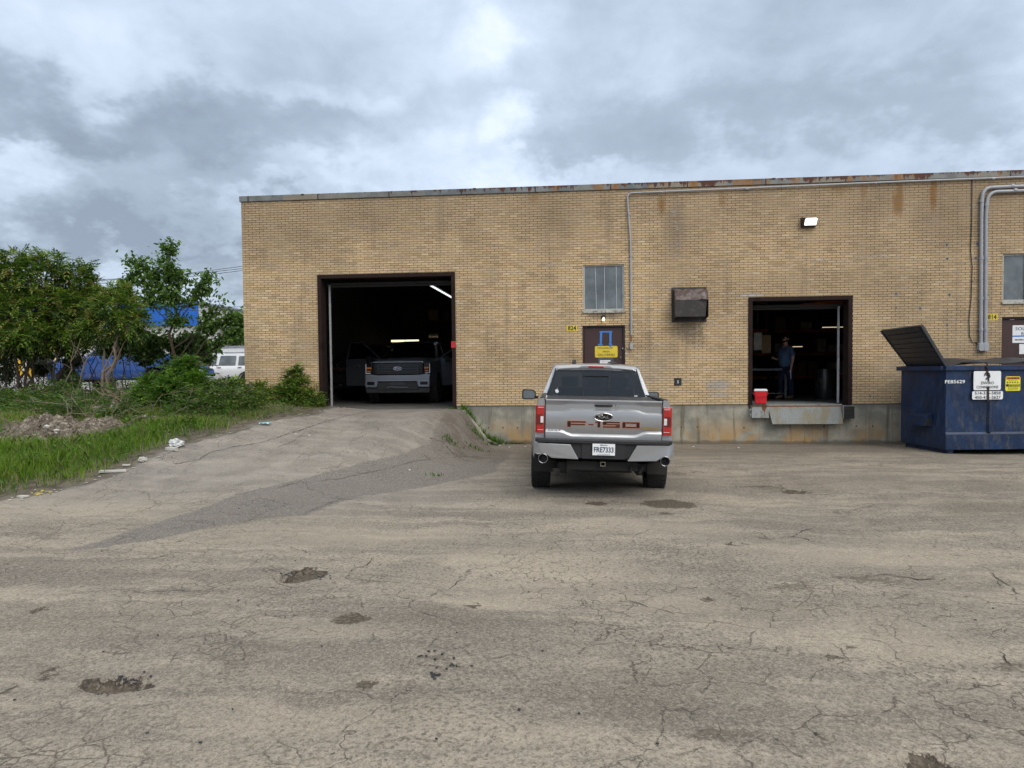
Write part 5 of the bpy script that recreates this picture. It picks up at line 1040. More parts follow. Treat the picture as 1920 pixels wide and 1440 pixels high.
    b.box(-.85, .85, 1.955, 1.985, zb_-.03, zb_+.012); b.add([(-.665, 2.094, 1.79), (.665, 2.094, 1.79), (.66, 2.108, 1.845), (-.66, 2.108, 1.845)], [(0, 1, 2, 3)]); b.build('window_frame', 'black_gloss', rw)
    b = MB(); b.add([(.84, 4.30, zb_-.05), (-.84, 4.30, zb_-.05), (-.655, 3.44, 1.835), (.655, 3.44, 1.835)], [(0, 1, 2, 3)]); b.build('windscreen', 'glass_tint', T)
    for s in (-1, 1):
        b = MB(); b.add([(s*.918, 2.24, zb_-.01), (s*.918, 3.03, zb_-.01), (s*.727, 2.97, 1.868), (s*.729, 2.30, 1.868)], [(0, 1, 2, 3)]); b.build('side_window', 'glass_dark', T)
        if not open_doors: b = MB(); b.add([(s*.918, 3.13, zb_-.01), (s*.90, 4.16, zb_-.03), (s*.712, 3.36, 1.862), (s*.727, 3.05, 1.868)], [(0, 1, 2, 3)]); b.build('side_window', 'glass_dark', T)
        # door seams and handles
        b = MB()
        for y_ in (2.04, 3.08, 4.18): b.box(s*.972 if s > 0 else -.985, .985 if s > 0 else s*.972, y_-.003, y_+.003, .58, 1.35) if False else b.bar((s*.991, y_, .60), (s*.958, y_, 1.33), .006, .012, up=(s, 0, 0))
        b.bar((s*.988, 1.93, .55), (s*.945, 1.93, 1.38), .008, .01, up=(s, 0, 0)); b.build('door_seam', 'ink', T)
        for y_ in (2.3, 3.3): b = MB(); b.bar((s*1.0, y_, 1.13), (s*1.0, y_+.19, 1.13), .03, .032); b.build('door_handle', paint_m, T, bevel=.006)
        b = MB(); b.bar((s*.98, 2.0, .47), (s*.98, 4.2, .47), .16, .05); b.build('running_board', 'black_plastic', T, bevel=.01)
    # seats
    b = MB()
    for y_ in (2.45, 3.25):
        for x_ in ((-.40, .40) if y_ > 3 else (-.45, 0, .45)):
            b.prism([(y_-.06, .95), (y_+.10, .95), (y_+.05, 1.50), (y_-.10, 1.50)], x_-.23 if y_ > 3 else x_-.19, x_+.23 if y_ > 3 else x_+.19, 'x'); b.prism([(y_-.09, 1.53), (y_+.0, 1.53), (y_-.02, 1.70), (y_-.10, 1.70)], x_-.13, x_+.13, 'x'); b.box(x_-.23 if y_ > 3 else x_-.19, x_+.23 if y_ > 3 else x_+.19, y_, y_+.5, .9, 1.06)
    b.box(-.8, .8, 3.95, 4.25, 1.05, 1.30); b.build('seats', 'interior_fabric', T, bevel=.02)
    b = MB(); b.box(-.82, .82, 1.99, 4.2, .55, .60); b.build('cab_floor', 'interior_fabric', T)
    # mirrors
    for s in (-1, 1):
        if open_doors: break
        b = MB(); xm = 1.20
        P = [(s*(xm-.11), 1.235), (s*(xm+.10), 1.225), (s*(xm+.155), 1.26), (s*(xm+.15), 1.40), (s*(xm+.12), 1.425), (s*(xm-.08), 1.42), (s*(xm-.125), 1.36)]
        b.prism(P, 3.96, 4.10); b.bar((s*.90, 4.06, 1.27), (s*1.12, 4.04, 1.28), .06, .05); m_ = b.build('mirror', 'black_plastic', T, bevel=.014)
        b = MB(); b.prism([(s*(xm)+(p[0]-s*xm)*.84, 1.325+(p[1]-1.325)*.80) for p in P], 3.953, 3.957); b.build('mirror_glass', 'mirror_glass', m_)
    if rear:
        # soft black bed cover
        b = MB(); b.box(-.82, .82, .02, 1.90, 1.351, 1.392); b.bar((-.86, .02, 1.416), (-.86, 1.9, 1.416), .075, .022); b.bar((.86, .02, 1.416), (.86, 1.9, 1.416), .075, .022); b.build('bed_cover', 'black_plastic', T, bevel=.006)
        # tailgate: pressed panel
        xs = [-.812, -.80, -.62, -.56, -.50, -.44, -.3, -.1, .1, .3, .44, .50, .56, .62, .80, .812]
        def prof(x):
            a = 1-sstep(.44, .60, abs(x))                     # 1 in the middle
            zr = 1.255+.040*a; zl = .985-.055*a
            return [(1.402, -.036), (1.402, .018), (1.396, .026), (1.382, .026), (1.374, .018), (zr+.012, -.030), (zr, -.031), (zr-.040, .034), (zr-.048, .036), (1.10, .036), (zl+.06, .032), (zl+.012, .016), (zl, .016), (zl-.030, .042), (zl-.038, .044), (.845, .038), (.815, .030), (.805, .018), (.805, -.036)]
        b = MB(); b.loft([[(x, -d-.004, z) for z, d in prof(x)] for x in xs]); n_ = len(prof(0))
        b.F.append(tuple(range(n_))); b.M.append(0); b.F.append(tuple(range(len(b.V)-1, len(b.V)-n_-1, -1))); b.M.append(0)
        tg = b.build('tailgate', paint_m, T, smooth=28)
        b = MB(); b.box(-.828, -.814, -.012, .0, .80, 1.40); b.box(.814, .828, -.012, .0, .80, 1.40); b.box(-.83, .83, -.006, .0, .785, .803); b.build('tailgate_gap', 'ink', T)
        yo = -.041
        b = MB(); b.box(-.125, .125, yo+.030, yo+.046, 1.312, 1.338); b.box(-.105, .105, yo+.026, yo+.031, 1.306, 1.314); b.build('tailgate_handle', 'black_gloss', tg, bevel=.003)
        b = MB(); b.lathe([(0, -.02), (.013, -.02), (.018, -.012), (.018, 0)], 14, 'y', (.185, yo+.030, 1.335)); b.build('rear_camera', 'chrome', tg)
        b = MB(); b.lathe([(.0, -.004), (.94, -.004), (.97, -.008), (1.0, -.004), (1.0, .006)], 40, 'y'); b.V = [Vector((v.x*.135, v.y+yo, v.z*.058+1.170)) for v in b.V]; em = b.build('emblem', 'black_gloss', tg, smooth=True)
        b = MB(); ring = [(.132*math.cos(t), yo-.010, 1.170+.056*math.sin(t)) for t in np.linspace(0, 2*math.pi, 33)]; b.tube(ring, .0042, 6); ring = [(.118*math.cos(t), yo-.007, 1.170+.046*math.sin(t)) for t in np.linspace(0, 2*math.pi, 33)]; b.tube(ring, .0025, 5); b.build('emblem_ring', 'chrome', em, smooth=True)
        def script(y, sc, x0, z0, r):
            q = MB()
            for P in [[(-.085, .022), (-.07, .032), (-.045, .030), (-.02, .033), (-.01, .025)], [(-.055, .030), (-.06, .005), (-.068, -.018), (-.082, -.022), (-.086, -.012)], [(-.07, .006), (-.045, .008)],
                      [(-.028, .008), (-.040, .0), (-.038, -.012), (-.028, -.016), (-.018, -.008), (-.018, .004), (-.028, .008), (-.012, .004)], [(-.006, .006), (.0, .002), (-.004, -.014), (.002, .0), (.012, .007), (.018, .002)],
                      [(.046, .004), (.034, .006), (.027, -.004), (.032, -.014), (.044, -.010), (.052, .010), (.062, .032), (.050, .0), (.050, -.014), (.062, -.014), (.078, -.004)]]:
                q.tube([(x0+a*sc, y, z0+c*sc) for a, c in P], r, 5)
            return q
        script(yo-.0075, 1.0, .0, 1.167, .0035).build('emblem_script', 'chrome', em, smooth=True)
        # F-150 block lettering, dark with copper edges
        Lx = lambda X: (X-889)*.000954*1.22*.82
        def blk(polys, x0, w, y0, mat, grow, nm):
            q = MB()
            for P in polys:
                cx_ = sum(p[0] for p in P)/len(P); cz_ = sum(p[1] for p in P)/len(P)
                q.prism([(x0+p[0]*w+(grow if p[0] > cx_ else -grow), 1.025+p[1]*.088+(grow if p[1] > cz_ else -grow)) for p in P], y0-.002, y0)
            return q.build(nm, mat, tg)
        G = {'F': [[(0, 0), (.2, 0), (.2, .95), (0, .95)], [(.2, .68), (1, .68), (1, .95), (.2, .95)], [(.2, .30), (.96, .30), (.96, .52), (.2, .52)]],
             '-': [[(0, .36), (1, .36), (1, .54), (0, .54)]], '1': [[(.45, 0), (1, 0), (1, .95), (.45, .95)], [(0, .70), (.45, .70), (.45, .95), (.1, .95)]],
             '5': [[(0, .40), (.22, .40), (.22, .95), (0, .95)], [(.22, .70), (1, .70), (1, .95), (.22, .95)], [(.22, .40), (1, .40), (1, .60), (.22, .60)], [(.76, .24), (1, .24), (1, .40), (.76, .40)], [(0, 0), (1, 0), (1, .24), (0, .24)]],
             '0': [[(0, 0), (.2, 0), (.2, .95), (0, .95)], [(.8, 0), (1, 0), (1, .95), (.8, .95)], [(.2, .70), (.8, .70), (.8, .95), (.2, .95)], [(.2, 0), (.8, 0), (.8, .24), (.2, .24)]]}
        xs_ = lambda X: (X-890)/1646*320/134*1.0
        for ch, Xa, Xb in [('F', 540, 722), ('-', 745, 795), ('1', 808, 862), ('5', 885, 1050), ('0', 1072, 1240)]:
            x0, x1 = xs_(Xa), xs_(Xb); blk(G[ch], x0, x1-x0, yo-.0005, 'copper', .0045, 'letter_edge'); blk([[(p[0], p[1]) for p in P] for P in G[ch]], x0, x1-x0, yo-.0032, 'letter_dark', -.0025, 'letter')
        b = MB(); b.text('TREMOR', .034, (xs_(1340), yo-.003, 1.018), width=.27*.98, bold=.002); b.build('small_badge', 'gold_badge', tg)
        b = MB(); b.text('LARIAT', .038, (xs_(400)+.005, yo+.012, .955-.0), width=.22, bold=.001); b.V = [Vector((v.x, v.y-.01, v.z+.015)) for v in b.V]; b.build('trim_badge', 'steel', tg)
        # tail lights
        for s in (-1, 1):
            x0, x1 = s*.832, s*.952
            b = MB(); P = [(x0, -.035), (x1-s*.02, -.032), (x1+s*.004, -.012), (x1+s*.012, .10), (x0, .10)]
            if s < 0: P = P[::-1]
            b.prism(P, .935, 1.315, 'z'); tl = b.build('tail_light', 'lens_red', T, bevel=.006)
            b = MB(); b.box(min(x0+s*.018, x1-s*.012), max(x0+s*.018, x1-s*.012), -.0385, -.034, 1.05, 1.19); b.build('dark_lens', 'lens_dark_red', tl)
            b = MB(); b.box(min(x0+s*.012, x0+s*.052) if s > 0 else x0-.052, max(x0+s*.012, x0+s*.052) if s > 0 else x0-.012, -.041, -.0386, 1.075, 1.165); b.build('reverse_lens', 'lens_white', tl)
            b = MB(); b.box(min(x0+s*.01, x1-s*.03), max(x0+s*.01, x1-s*.03), -.0375, -.0355, 1.285, 1.292); b.box(min(x0+s*.01, x1-s*.03), max(x0+s*.01, x1-s*.03), -.0375, -.0355, .975, .980); b.build('lens_line', 'lens_white', tl)
        # rear bumper: black step pad and valance, painted ends
        b = MB(); P = [(-.95, .06), (-.955, -.12), (-.90, -.185), (-.55, -.215), (-.40, -.225), (.40, -.225), (.55, -.215), (.90, -.185), (.955, -.12), (.95, .06)]
        b.prism(P[::-1], .817, .864, 'z'); b.prism([(-.90, .02), (-.90, -.15), (-.36, -.18), (.36, -.18), (.90, -.15), (.90, .02)][::-1], .612, .816, 'z'); rb = b.build('rear_bumper', 'black_plastic', T, bevel=.008)
        for s in (-1, 1):
            P = [(.955, .775), (.90, .757), (.46, .748), (.345, .548), (.72, .560), (.76, .585), (.795, .612), (.845, .622), (.895, .608), (.935, .60), (.965, .63)]
            b = MB(); n_ = len(P); f = lambda x: -.20-.035*(1-abs(x)/.95)+.13*max(0, (abs(x)-.80)/.16)**2
            V = [(s*p[0], -.236+.10*max(0, (p[0]-.90)/.06)*.5, p[1]+.052) for p in P]; V2 = [(v[0], v[1]+.09, v[2]) for v in V]
            b.add(V+V2, [tuple(range(n_)) if s < 0 else tuple(range(n_))[::-1], tuple(range(2*n_-1, n_-1, -1)) if s < 0 else tuple(range(n_, 2*n_))]+[((i, i+n_, (i+1) % n_+n_, (i+1) % n_)) for i in range(n_)])
            b.box(s*.955-.012, s*.955+.012, -.10, .22, .652, .842); b.build('bumper_end', paint_m, rb, bevel=.008)
            b = MB(); b.lathe([(.062, -.10), (.066, -.02), (.066, .14), (.055, .14), (.055, -.10), (.062, -.10)], 24, 'y', (s*.835, -.13, .620)); b.lathe([(0, .02), (.055, .02)], 18, 'y', (s*.835, -.13, .620)); et = b.build('exhaust_tip', 'black_gloss', T, smooth=40); b = MB(); b.tube([(s*.835+.063*math.cos(a), -.275, .608+.063*math.sin(a)) for a in np.linspace(0, 2*math.pi, 25)], .005, 6); b.lathe([(.066, -.145), (.068, 0)], 24, 'y', (s*.835, -.13, .608)); b.build('tip_ring', 'dark_chrome', et, smooth=True)
            b = MB(); b.tube([(s*.835, 0, .620), (s*.80, .25, .57), (s*.62, .5, .47), (s*.45, .75, .45)], .035, 8); b.build('exhaust_pipe', 'underbody', T, smooth=True)
            if mud: b = MB(); b.prism([(s*.70, .31), (s*.985, .31), (s*.985, .62), (s*.70, .62)] if s > 0 else [(-.985, .31), (-.70, .31), (-.70, .62), (-.985, .62)], .56, .575); b.build('mud_flap', 'rubber', T)
        b = MB(); b.box(-.155, .155, -.236, -.226, .662, .819) if mud else None; lp = b.build('licence_plate', 'white_plain', rb, bevel=.002)
        b = MB()
        if mud: b.text('FRE7333', .098, (0, -.238, .735), width=.27, bold=.002); b.text('Quebec', .026, (.01, -.238, .802), width=.085); b.text('JE ME SOUVIENS', .014, (0, -.238, .673), width=.17); b.box(-.045, -.032, -.239, -.237, .794, .810); b.build('plate_lettering', 'plate_ink', lp)
        b = MB(); b.box(-.30, .30, -.20, -.185, .61, .816); b.build('plate_recess', 'black_plastic', rb)
        b = MB()
        for a_ in ((-.034, .034, .052, .06), (-.034, .034, 0, .008), (-.034, -.026, .008, .052), (.026, .034, .008, .052)): b.box(a_[0], a_[1], -.14, .1, .50+a_[2], .50+a_[3])
        b.build('hitch_receiver', 'hitch_steel', T); b = MB(); b.box(-.5, .5, -.02, .08, .43, .55); b.cyl((.52, -.05, .40), (.56, -.05, .50), .02, 8); b.cyl((.40, -.05, .42), (.40, -.05, .50), .02, 8); b.build('hitch_bar', 'underbody', T)
        # high brake light, roof bits, stickers
        b = MB(); b.prism([(-.30, 1.855), (.30, 1.855), (.24, 1.895), (-.24, 1.895)], 2.092, 2.13); b.build('light_housing', paint_m, T, bevel=.004); b = MB(); b.box(-.13, .13, 2.082, 2.10, 1.860, 1.888); b.build('brake_light', 'lens_red', T, bevel=.004)
        b = MB(); b.lathe([(0, .035), (.06, .03), (.09, .0)], 16, 'z', (.30, 2.45, 1.94)); b.build('roof_antenna', 'black_plastic', T, smooth=True); b = MB(); b.prism([(2.38, 1.935), (2.60, 1.935), (2.46, 1.985), (2.40, 1.985)], -.40, -.33, 'x'); b.build('roof_antenna', 'black_plastic', T, bevel=.008)
        b = MB(); b.prism([(-.66+.03*math.cos(t)*(1-.15*math.sin(2*t)), 1.46+.032*math.sin(t)) for t in np.linspace(0, 2*math.pi, 14)[:-1]], 1.975, 1.9755); b.prism([(-.66, 1.50), (-.645, 1.515), (-.648, 1.50)], 1.985, 1.9855); b.build('fruit_sticker', 'white_plain', T)
        b = MB(); b.box(.645, .70, 1.972, 1.9725, 1.395, 1.41); b.build('small_sticker', 'white_plain', T)
    if front:
        YN = 5.70
        b = MB(); b.box(-.74, .74, YN-.10, YN+.02, .86, 1.20); g_ = b.build('grille', 'black_gloss', T, bevel=.02)
        b = MB()
        for z_ in (.90, .96, 1.03, 1.10, 1.16): b.box(-.60, .60, YN+.021, YN+.04, z_-.010, z_+.010)
        b.box(-.58, -.56, YN+.0205, YN+.035, .88, 1.18); b.box(.56, .58, YN+.0205, YN+.035, .88, 1.18); b.build('grille_bar', 'grille_bar', g_)
        b = MB(); b.lathe([(.0, .012), (.95, .012), (1.0, .0)], 28, 'y'); b.V = [Vector((v.x*.125, v.y+YN+.04, v.z*.052+1.035)) for v in b.V]; em = b.build('emblem', 'ink_blue', g_)
        b = MB(); b.tube([(.118*math.cos(t), YN+.056, 1.035+.047*math.sin(t)) for t in np.linspace(0, 2*math.pi, 29)], .006, 5); b.build('emblem_ring', 'white_plain', em)
        q = script(YN+.057, 1.05, 0, 1.033, .004) if rear else None
        q = MB()
        for P in [[(-.07, .022), (-.01, .025)], [(-.055, .030), (-.068, -.018)], [(-.07, .006), (-.045, .008)], [(-.035, -.01), (-.02, .006)], [(-.004, -.014), (.012, .007)], [(.03, -.012), (.055, .03), (.055, -.012)]]: q.tube([(-a, YN+.057, 1.035+c) for a, c in P], .005, 5)
        q.build('emblem_script', 'white_plain', em)
        b = MB(); b.prism([(-.78, 1.20), (.78, 1.20), (.70, 1.245), (-.70, 1.245)], YN-.06, YN+.045); b.build('bonnet_lip', paint_m, T, bevel=.015)
        b = MB(); b.prism([(-.93, .70), (.93, .70), (.95, .86), (.78, .87), (.60, .845), (-.60, .845), (-.78, .87), (-.95, .86)], YN-.22, YN+.09); b.prism([(-.93, .50), (-.60, .50), (-.55, .71), (-.94, .71)], YN-.22, YN+.11); b.prism([(.93, .50), (.60, .50), (.55, .71), (.94, .71)], YN-.22, YN+.11); b.box(-.60, .60, YN-.1, YN+.12, .665, .71)
        fb = b.build('front_bumper', paint_m, T, bevel=.02)
        b = MB(); b.box(-.60, .60, YN-.12, YN+.07, .42, .664); b.prism([(-.92, .34), (.92, .34), (.94, .50), (-.94, .50)], YN-.25, YN+.05); b.build('air_dam', 'black_plastic', fb, bevel=.01)
        b = MB(); b.box(-.20, .20, YN+.071, YN+.085, .56, .64); b.build('radar_cover', 'grille_bar', fb)
        b = MB(); b.tube([(-.30, YN+.13, .50), (0, YN+.125, .505), (.22, YN+.13, .515), (.30, YN+.13, .49)], .006, 5); b.build('hanging_strap', 'steel', fb)
        for s in (-1, 1):
            b = MB(); b.box(min(s*.66, s*.88), max(s*.66, s*.88), YN+.10, YN+.115, .57, .66); b.build('fog_light', 'black_gloss', fb)
            b = MB(); b.box(min(s*.745, s*.94), max(s*.745, s*.94), YN-.16, YN+.028, .84, 1.21); hl = b.build('headlight', 'black_gloss', T, bevel=.02)
            b = MB(); b.box(min(s*.915, s*.935), max(s*.915, s*.935), YN+.029, YN+.036, .90, 1.17); b.box(min(s*.80, s*.915), max(s*.80, s*.915), YN+.029, YN+.036, .895, .915); b.build('daylight_strip', 'lens_white', hl)
            b = MB(); b.box(min(s*.77, s*.895), max(s*.77, s*.895), YN+.029, YN+.036, 1.03, 1.075); b.box(min(s*.79, s*.89), max(s*.79, s*.89), YN+.029, YN+.036, .95, .98); b.build('amber_reflector', 'lens_amber', hl)
    if open_doors:
        for s in (-1, 1):
            a_ = rad(70)
            d_ = bpy.data.objects.new('door', None)
            b = MB(); Z0, Z1 = .52, 1.36; DL = 1.26                      # door: hinge at local y=0, free edge at y=-DL
            b.hexa([(-.03, -DL, Z0), (.03, -DL, Z0), (.03, 0, Z0), (-.03, 0, Z0), (-.06, -DL-.02, Z1), (.0, -DL-.02, Z1), (.0, .02, Z1), (-.06, .02, Z1)]) if s > 0 else b.hexa([(-.03, -DL, Z0), (.03, -DL, Z0), (.03, 0, Z0), (-.03, 0, Z0), (-.0, -DL-.02, Z1), (.06, -DL-.02, Z1), (.06, .02, Z1), (-.0, .02, Z1)])
            lx = -s
            T0 = [(lx*.04, 0.0, Z1), (lx*.20, -.78, 1.88), (lx*.20, -DL+.02, 1.89), (lx*.04, -DL, Z1)]
            for i in range(3): b.bar(T0[i], T0[i+1], .045, .05, up=(0, 0, 1) if i == 1 else (1, 0, 0))
            dr = b.build('door', paint_m, T, bevel=.008); dr.location = (s*.955, 4.14, 0); dr.rotation_euler = (0, 0, s*a_)
            b = MB(); b.add([T0[0], T0[1], T0[2], T0[3]], [(0, 1, 2, 3)]); b.build('door_glass', 'glass_dark', dr)
            xm = s*.16
            b = MB(); b.box(min(xm, xm+s*.22), max(xm, xm+s*.22), -.22, -.10, 1.22, 1.42); b.bar((0, -.16, 1.30), (xm, -.16, 1.30), .05, .05); b.build('mirror', 'black_plastic', dr, bevel=.015)
            b = MB(); b.bar((s*.045, -.90, 1.13), (s*.045, -.72, 1.13), .03, .03); b.build('door_handle', 'chrome', dr)
    return T
simple('grille_bar', (.03, .035, .045), .3); simple('plate_ink', (.02, .045, .10), .6); simple('hitch_steel', (.28, .26, .20), .5, .5); simple('letter_dark', (.022, .008, .008), .3)
# parked pickup in front of the wall
TP = at_y(1130, 845, 0); d = ray(1130, 846); t = (0.70-CAM.z)/d.z
# depth of the tailgate: 9.5 m along the view
def on_depth(px, py, dep): d = ray(px, py); return CAM+d*(dep/d.dot(_f))
q = on_depth(1127, 800, 9.52)
truck = pickup('silver pickup parked outside facing the wall with its tailgate to the yard', (q.x, q.y, 0.0), rad(1.1), 'paint_silver'); truck.scale = (.975, .975, .995); truck.rotation_euler = (0, rad(1.55), rad(1.4)); truck.location.z = float(Hxy(truck.location.x, truck.location.y+2))-.004
q = at_y(746, 700, 2.55)
gtruck = pickup('grey pickup facing out of the dark garage with both front doors open', (q.x-.05, 2.45+5.7, GF), rad(180.8), 'paint_grey', open_doors=True, rear=False)
q = at_y(655, 700, 9.0)
dtruck = pickup('dark pickup deeper in the garage at left with its red tail light showing', (at_y(640, 700, 5.2).x, 5.2, GF), rad(-2), 'paint_darktruck', rear=True, front=False, mud=False)
# blue pickup in the street behind the shrubs, nose to the left
def street_z(x, y): return float(Hxy(x, y))
q = on_depth(368, 712, 27.5); btruck = pickup('bright blue pickup parked in the street behind the shrubs, nose to the left', (q.x, q.y, street_z(q.x-3, q.y)), rad(87), 'paint_blue')
# white suv cut off by the building corner
def suv():
    q = on_depth(515, 712, 31); T = thing('white_suv', 'white suv parked behind the left corner of the brick building', 'suv', (q.x, q.y, street_z(q.x-3, q.y)), rad(183)); T.scale = (1, 1, .93)
    prof_low = [(0, .55), (.02, .35), (4.5, .35), (4.62, .55), (4.62, .80), (4.4, .98), (3.55, 1.06), (.35, 1.05), (.05, 1.0)]
    hw = .93
    b = MB(); xs = np.linspace(0, 4.62, 47); rings = []
    for x in xs:
        zb_ = .32
        for c_ in (.82, 3.62):
            if abs(x-c_) < .40: zb_ = max(zb_, .36+math.sqrt(.40**2-(x-c_)**2))
        zt = 1.05-.0*x if x < 3.5 else 1.05-.12*(x-3.5)**1.0; zt = min(zt, 1.05-.35*max(0, x-4.35)*2); w = hw*(1-.10*(max(0, .35-x)/.35)**2-.14*(max(0, x-4.1)/.5)**2)
        z = [zb_, zb_+.06, .70, .86, zt-.06, zt]; z = [max(v, zb_+.01*i) for i, v in enumerate(z)]; xo = [-.03, 0, .01, 0, -.03, -.08]
        p = [(x, -(w+xo[i]), z[i]) for i in range(6)]+[(x, 0, zt+.02)]; rings.append(p+[(a, -b_, c_) for a, b_, c_ in p[-2::-1]])
    b.loft(rings); b.F.append(tuple(range(13))); b.M.append(0); b.F.append(tuple(range(len(b.V)-13, len(b.V)))[::-1]); b.M.append(0); b.build('body', 'paint_white', T, smooth=40)
    b = MB(); rings = []
    for x, zt, w in [(.18, 1.06, .80), (.42, 1.42, .70), (.62, 1.60, .66), (1.2, 1.66, .66), (2.3, 1.655, .66), (2.75, 1.60, .65), (3.1, 1.40, .70), (3.62, 1.06, .80)]:
        zb_ = 1.02; p = [(x, -.85, zb_), (x, -(w+(.85-w)*.4), zb_+(zt-zb_)*.55), (x, -w, zt-.06*(zt > 1.2)), (x, -w*.7, zt), (x, 0, zt+.015)]; rings.append(p+[(a, -b_, c_) for a, b_, c_ in p[-2::-1]])
    b.loft(rings); b.build('roof', 'paint_white', T, smooth=40)
    for P in ([(.72, 1.09), (1.28, 1.09), (1.28, 1.52), (.98, 1.52)], [(1.40, 1.09), (2.15, 1.09), (2.1, 1.54), (1.40, 1.54)], [(2.26, 1.09), (3.2, 1.09), (2.72, 1.50), (2.24, 1.54)]):
        for s in (-1, 1): b = MB(); b.prism([(p[0], p[1]) for p in P], 0, s*.006); f = lambda z: .855-(z-1.02)/(1.60-1.02)*.165; b.V = [Vector((v.x, s*(f(v.z)+.010)+v.y, v.z)) for v in b.V]; b.build('side_window', 'glass_window', T)
    for c_ in (.82, 3.62):
        for s in (-1, 1):
            b = MB(); b.lathe([(.20, -.10), (.33, -.11), (.355, -.08), (.355, .08), (.33, .11), (.20, .10)], 28, 'y', (c_, s*.80, .355)); w = b.build('wheel', 'rubber', T, smooth=30); b = MB(); b.lathe([(0, s*.09), (.06, s*.10), (.20, s*.09), (.21, s*.10)], 20, 'y', (c_, s*.80, .355)); b.build('rim', 'steel', w, smooth=30)
            b = MB(); P = [(c_+.41*math.cos(t), .355+.41*math.sin(t)) for t in np.linspace(-.1, math.pi+.1, 14)]; Q = [(c_+.47*math.cos(t), .355+.47*math.sin(t)) for t in np.linspace(-.1, math.pi+.1, 14)]; b.loft([[(p[0], s*.955, p[1]) for p in P], [(p[0], s*.955, p[1]) for p in Q]]); b.build('arch_trim', 'black_plastic', T)
    for s in (-1, 1):
        for x in (1.18, 2.1): b = MB(); b.box(x-.09, x+.09, s*.94-.015, s*.94+.015, .985, 1.01); b.build('door_handle', 'black_plastic', T)
        b = MB(); b.bar((.6, s*.60, 1.70), (2.5, s*.60, 1.70), .03, .03); b.build('roof_rail', 'steel', T)
suv()

# ------------------------------------------------------------------ vegetation
def leafmat(name, ramp_cols, trans=.35):
    m, t, o = newmat(name); a = t.node('ShaderNodeAttribute', attribute_name='tint').outputs['Fac']
    r = t.node('ShaderNodeValToRGB'); t.put(r.inputs[0], a); e = r.color_ramp.elements; e[0].color = (*ramp_cols[0], 1); e[1].color = (*ramp_cols[-1], 1)
    for i, c in enumerate(ramp_cols[1:-1]): k = r.color_ramp.elements.new((i+1)/(len(ramp_cols)-1)); k.color = (*c, 1)
    b = t.node('ShaderNodeBsdfPrincipled'); t.put(b.inputs['Base Color'], r.outputs[0]); b.inputs['Roughness'].default_value = .55; b.inputs['Specular IOR Level'].default_value = .35
    tr = t.node('ShaderNodeBsdfTranslucent'); t.put(tr.inputs[0], t.mix(.5, r.outputs[0], (.12, .22, .02)))
    mx = t.node('ShaderNodeMixShader'); mx.inputs[0].default_value = trans; t.l.new(b.outputs[0], mx.inputs[1]); t.l.new(tr.outputs[0], mx.inputs[2]); t.l.new(mx.outputs[0], o.inputs[0])
leafmat('leaf_sumac', [(.018, .040, .010), (.05, .105, .014), (.11, .205, .022), (.24, .37, .06), (.33, .24, .08)])  # wide dark-to-pale spread also paints in shaded inner fronds and lit tips
leafmat('leaf_ash', [(.035, .075, .02), (.065, .135, .026), (.105, .20, .036), (.16, .27, .06)])
leafmat('leaf_dark', [(.016, .036, .010), (.032, .068, .014), (.06, .115, .02)])
leafmat('leaf_scrub', [(.014, .032, .008), (.03, .07, .012), (.055, .12, .016), (.10, .19, .03), (.17, .13, .06)])
leafmat('leaf_bright', [(.03, .08, .010), (.06, .15, .015), (.10, .23, .022), (.20, .34, .05)], .4)
leafmat('grass', [(.035, .06, .014), (.085, .17, .018), (.17, .31, .025), (.29, .42, .05), (.38, .33, .16)], .4)
def unit(v): return v/np.maximum(1e-9, np.linalg.norm(v, axis=-1, keepdims=True))
def leaves(name, mat, base, dirs, ups, L, W, tint, parent=None):
    """four-point leaf blades: base points, directions, widths"""
    n = len(base); side = unit(np.cross(dirs, ups)); L = np.asarray(L).reshape(-1, 1)*np.ones((n, 1)); W = np.asarray(W).reshape(-1, 1)*np.ones((n, 1))
    nn = unit(np.cross(side, dirs)); V = np.stack([base, base+dirs*L*.42+side*W*.5+nn*L*.04, base+dirs*L-nn*L*.08, base+dirs*L*.42-side*W*.5+nn*L*.04], 1).reshape(-1, 3)
    if parent is not None: V = V-np.array(parent.location)
    F = np.arange(n*4).reshape(-1, 4); return np_mesh(name, V, F, mat, parent, attrs={'tint': ('FACE', tint)})
def fronds(P, D, L, nl, lw, droop=.35, r=None):
    """pinnate leaves: rachis at P along D of length L; returns leaflet arrays"""
    r = r or nrg; n = len(P); D = unit(D); up = np.tile([0, 0, 1.0], (n, 1)); S = unit(np.cross(D, up)+1e-6); N = unit(np.cross(S, D))
    B = []; Dd = []; U = []; LL = []; TT = []
    tb = r.random(n)
    for k in range(nl):
        f = .15+.85*k/(nl-1); c = P+D*(L*f)[:, None]+np.array([0, 0, -1.0])*(droop*L*f*f)[:, None]
        for s in ((-1, 1) if k < nl-1 else (0,)):
            d = unit(D*(.55+.3*f)+S*s*(1.0 if s else 0)-N*.18*abs(s)+r.normal(0, .12, (n, 3))+np.array([0, 0, -.18]))
            if s == 0: d = unit(D+np.array([0, 0, -.5]))
            B.append(c); Dd.append(d); U.append(N+r.normal(0, .15, (n, 3))); LL.append(L*lw*(1-.45*abs(f-.5))); TT.append(np.clip(tb+r.normal(0, .10, n), 0, 1))
    return np.concatenate(B), np.concatenate(Dd), np.concatenate(U), np.concatenate(LL), np.concatenate(TT)
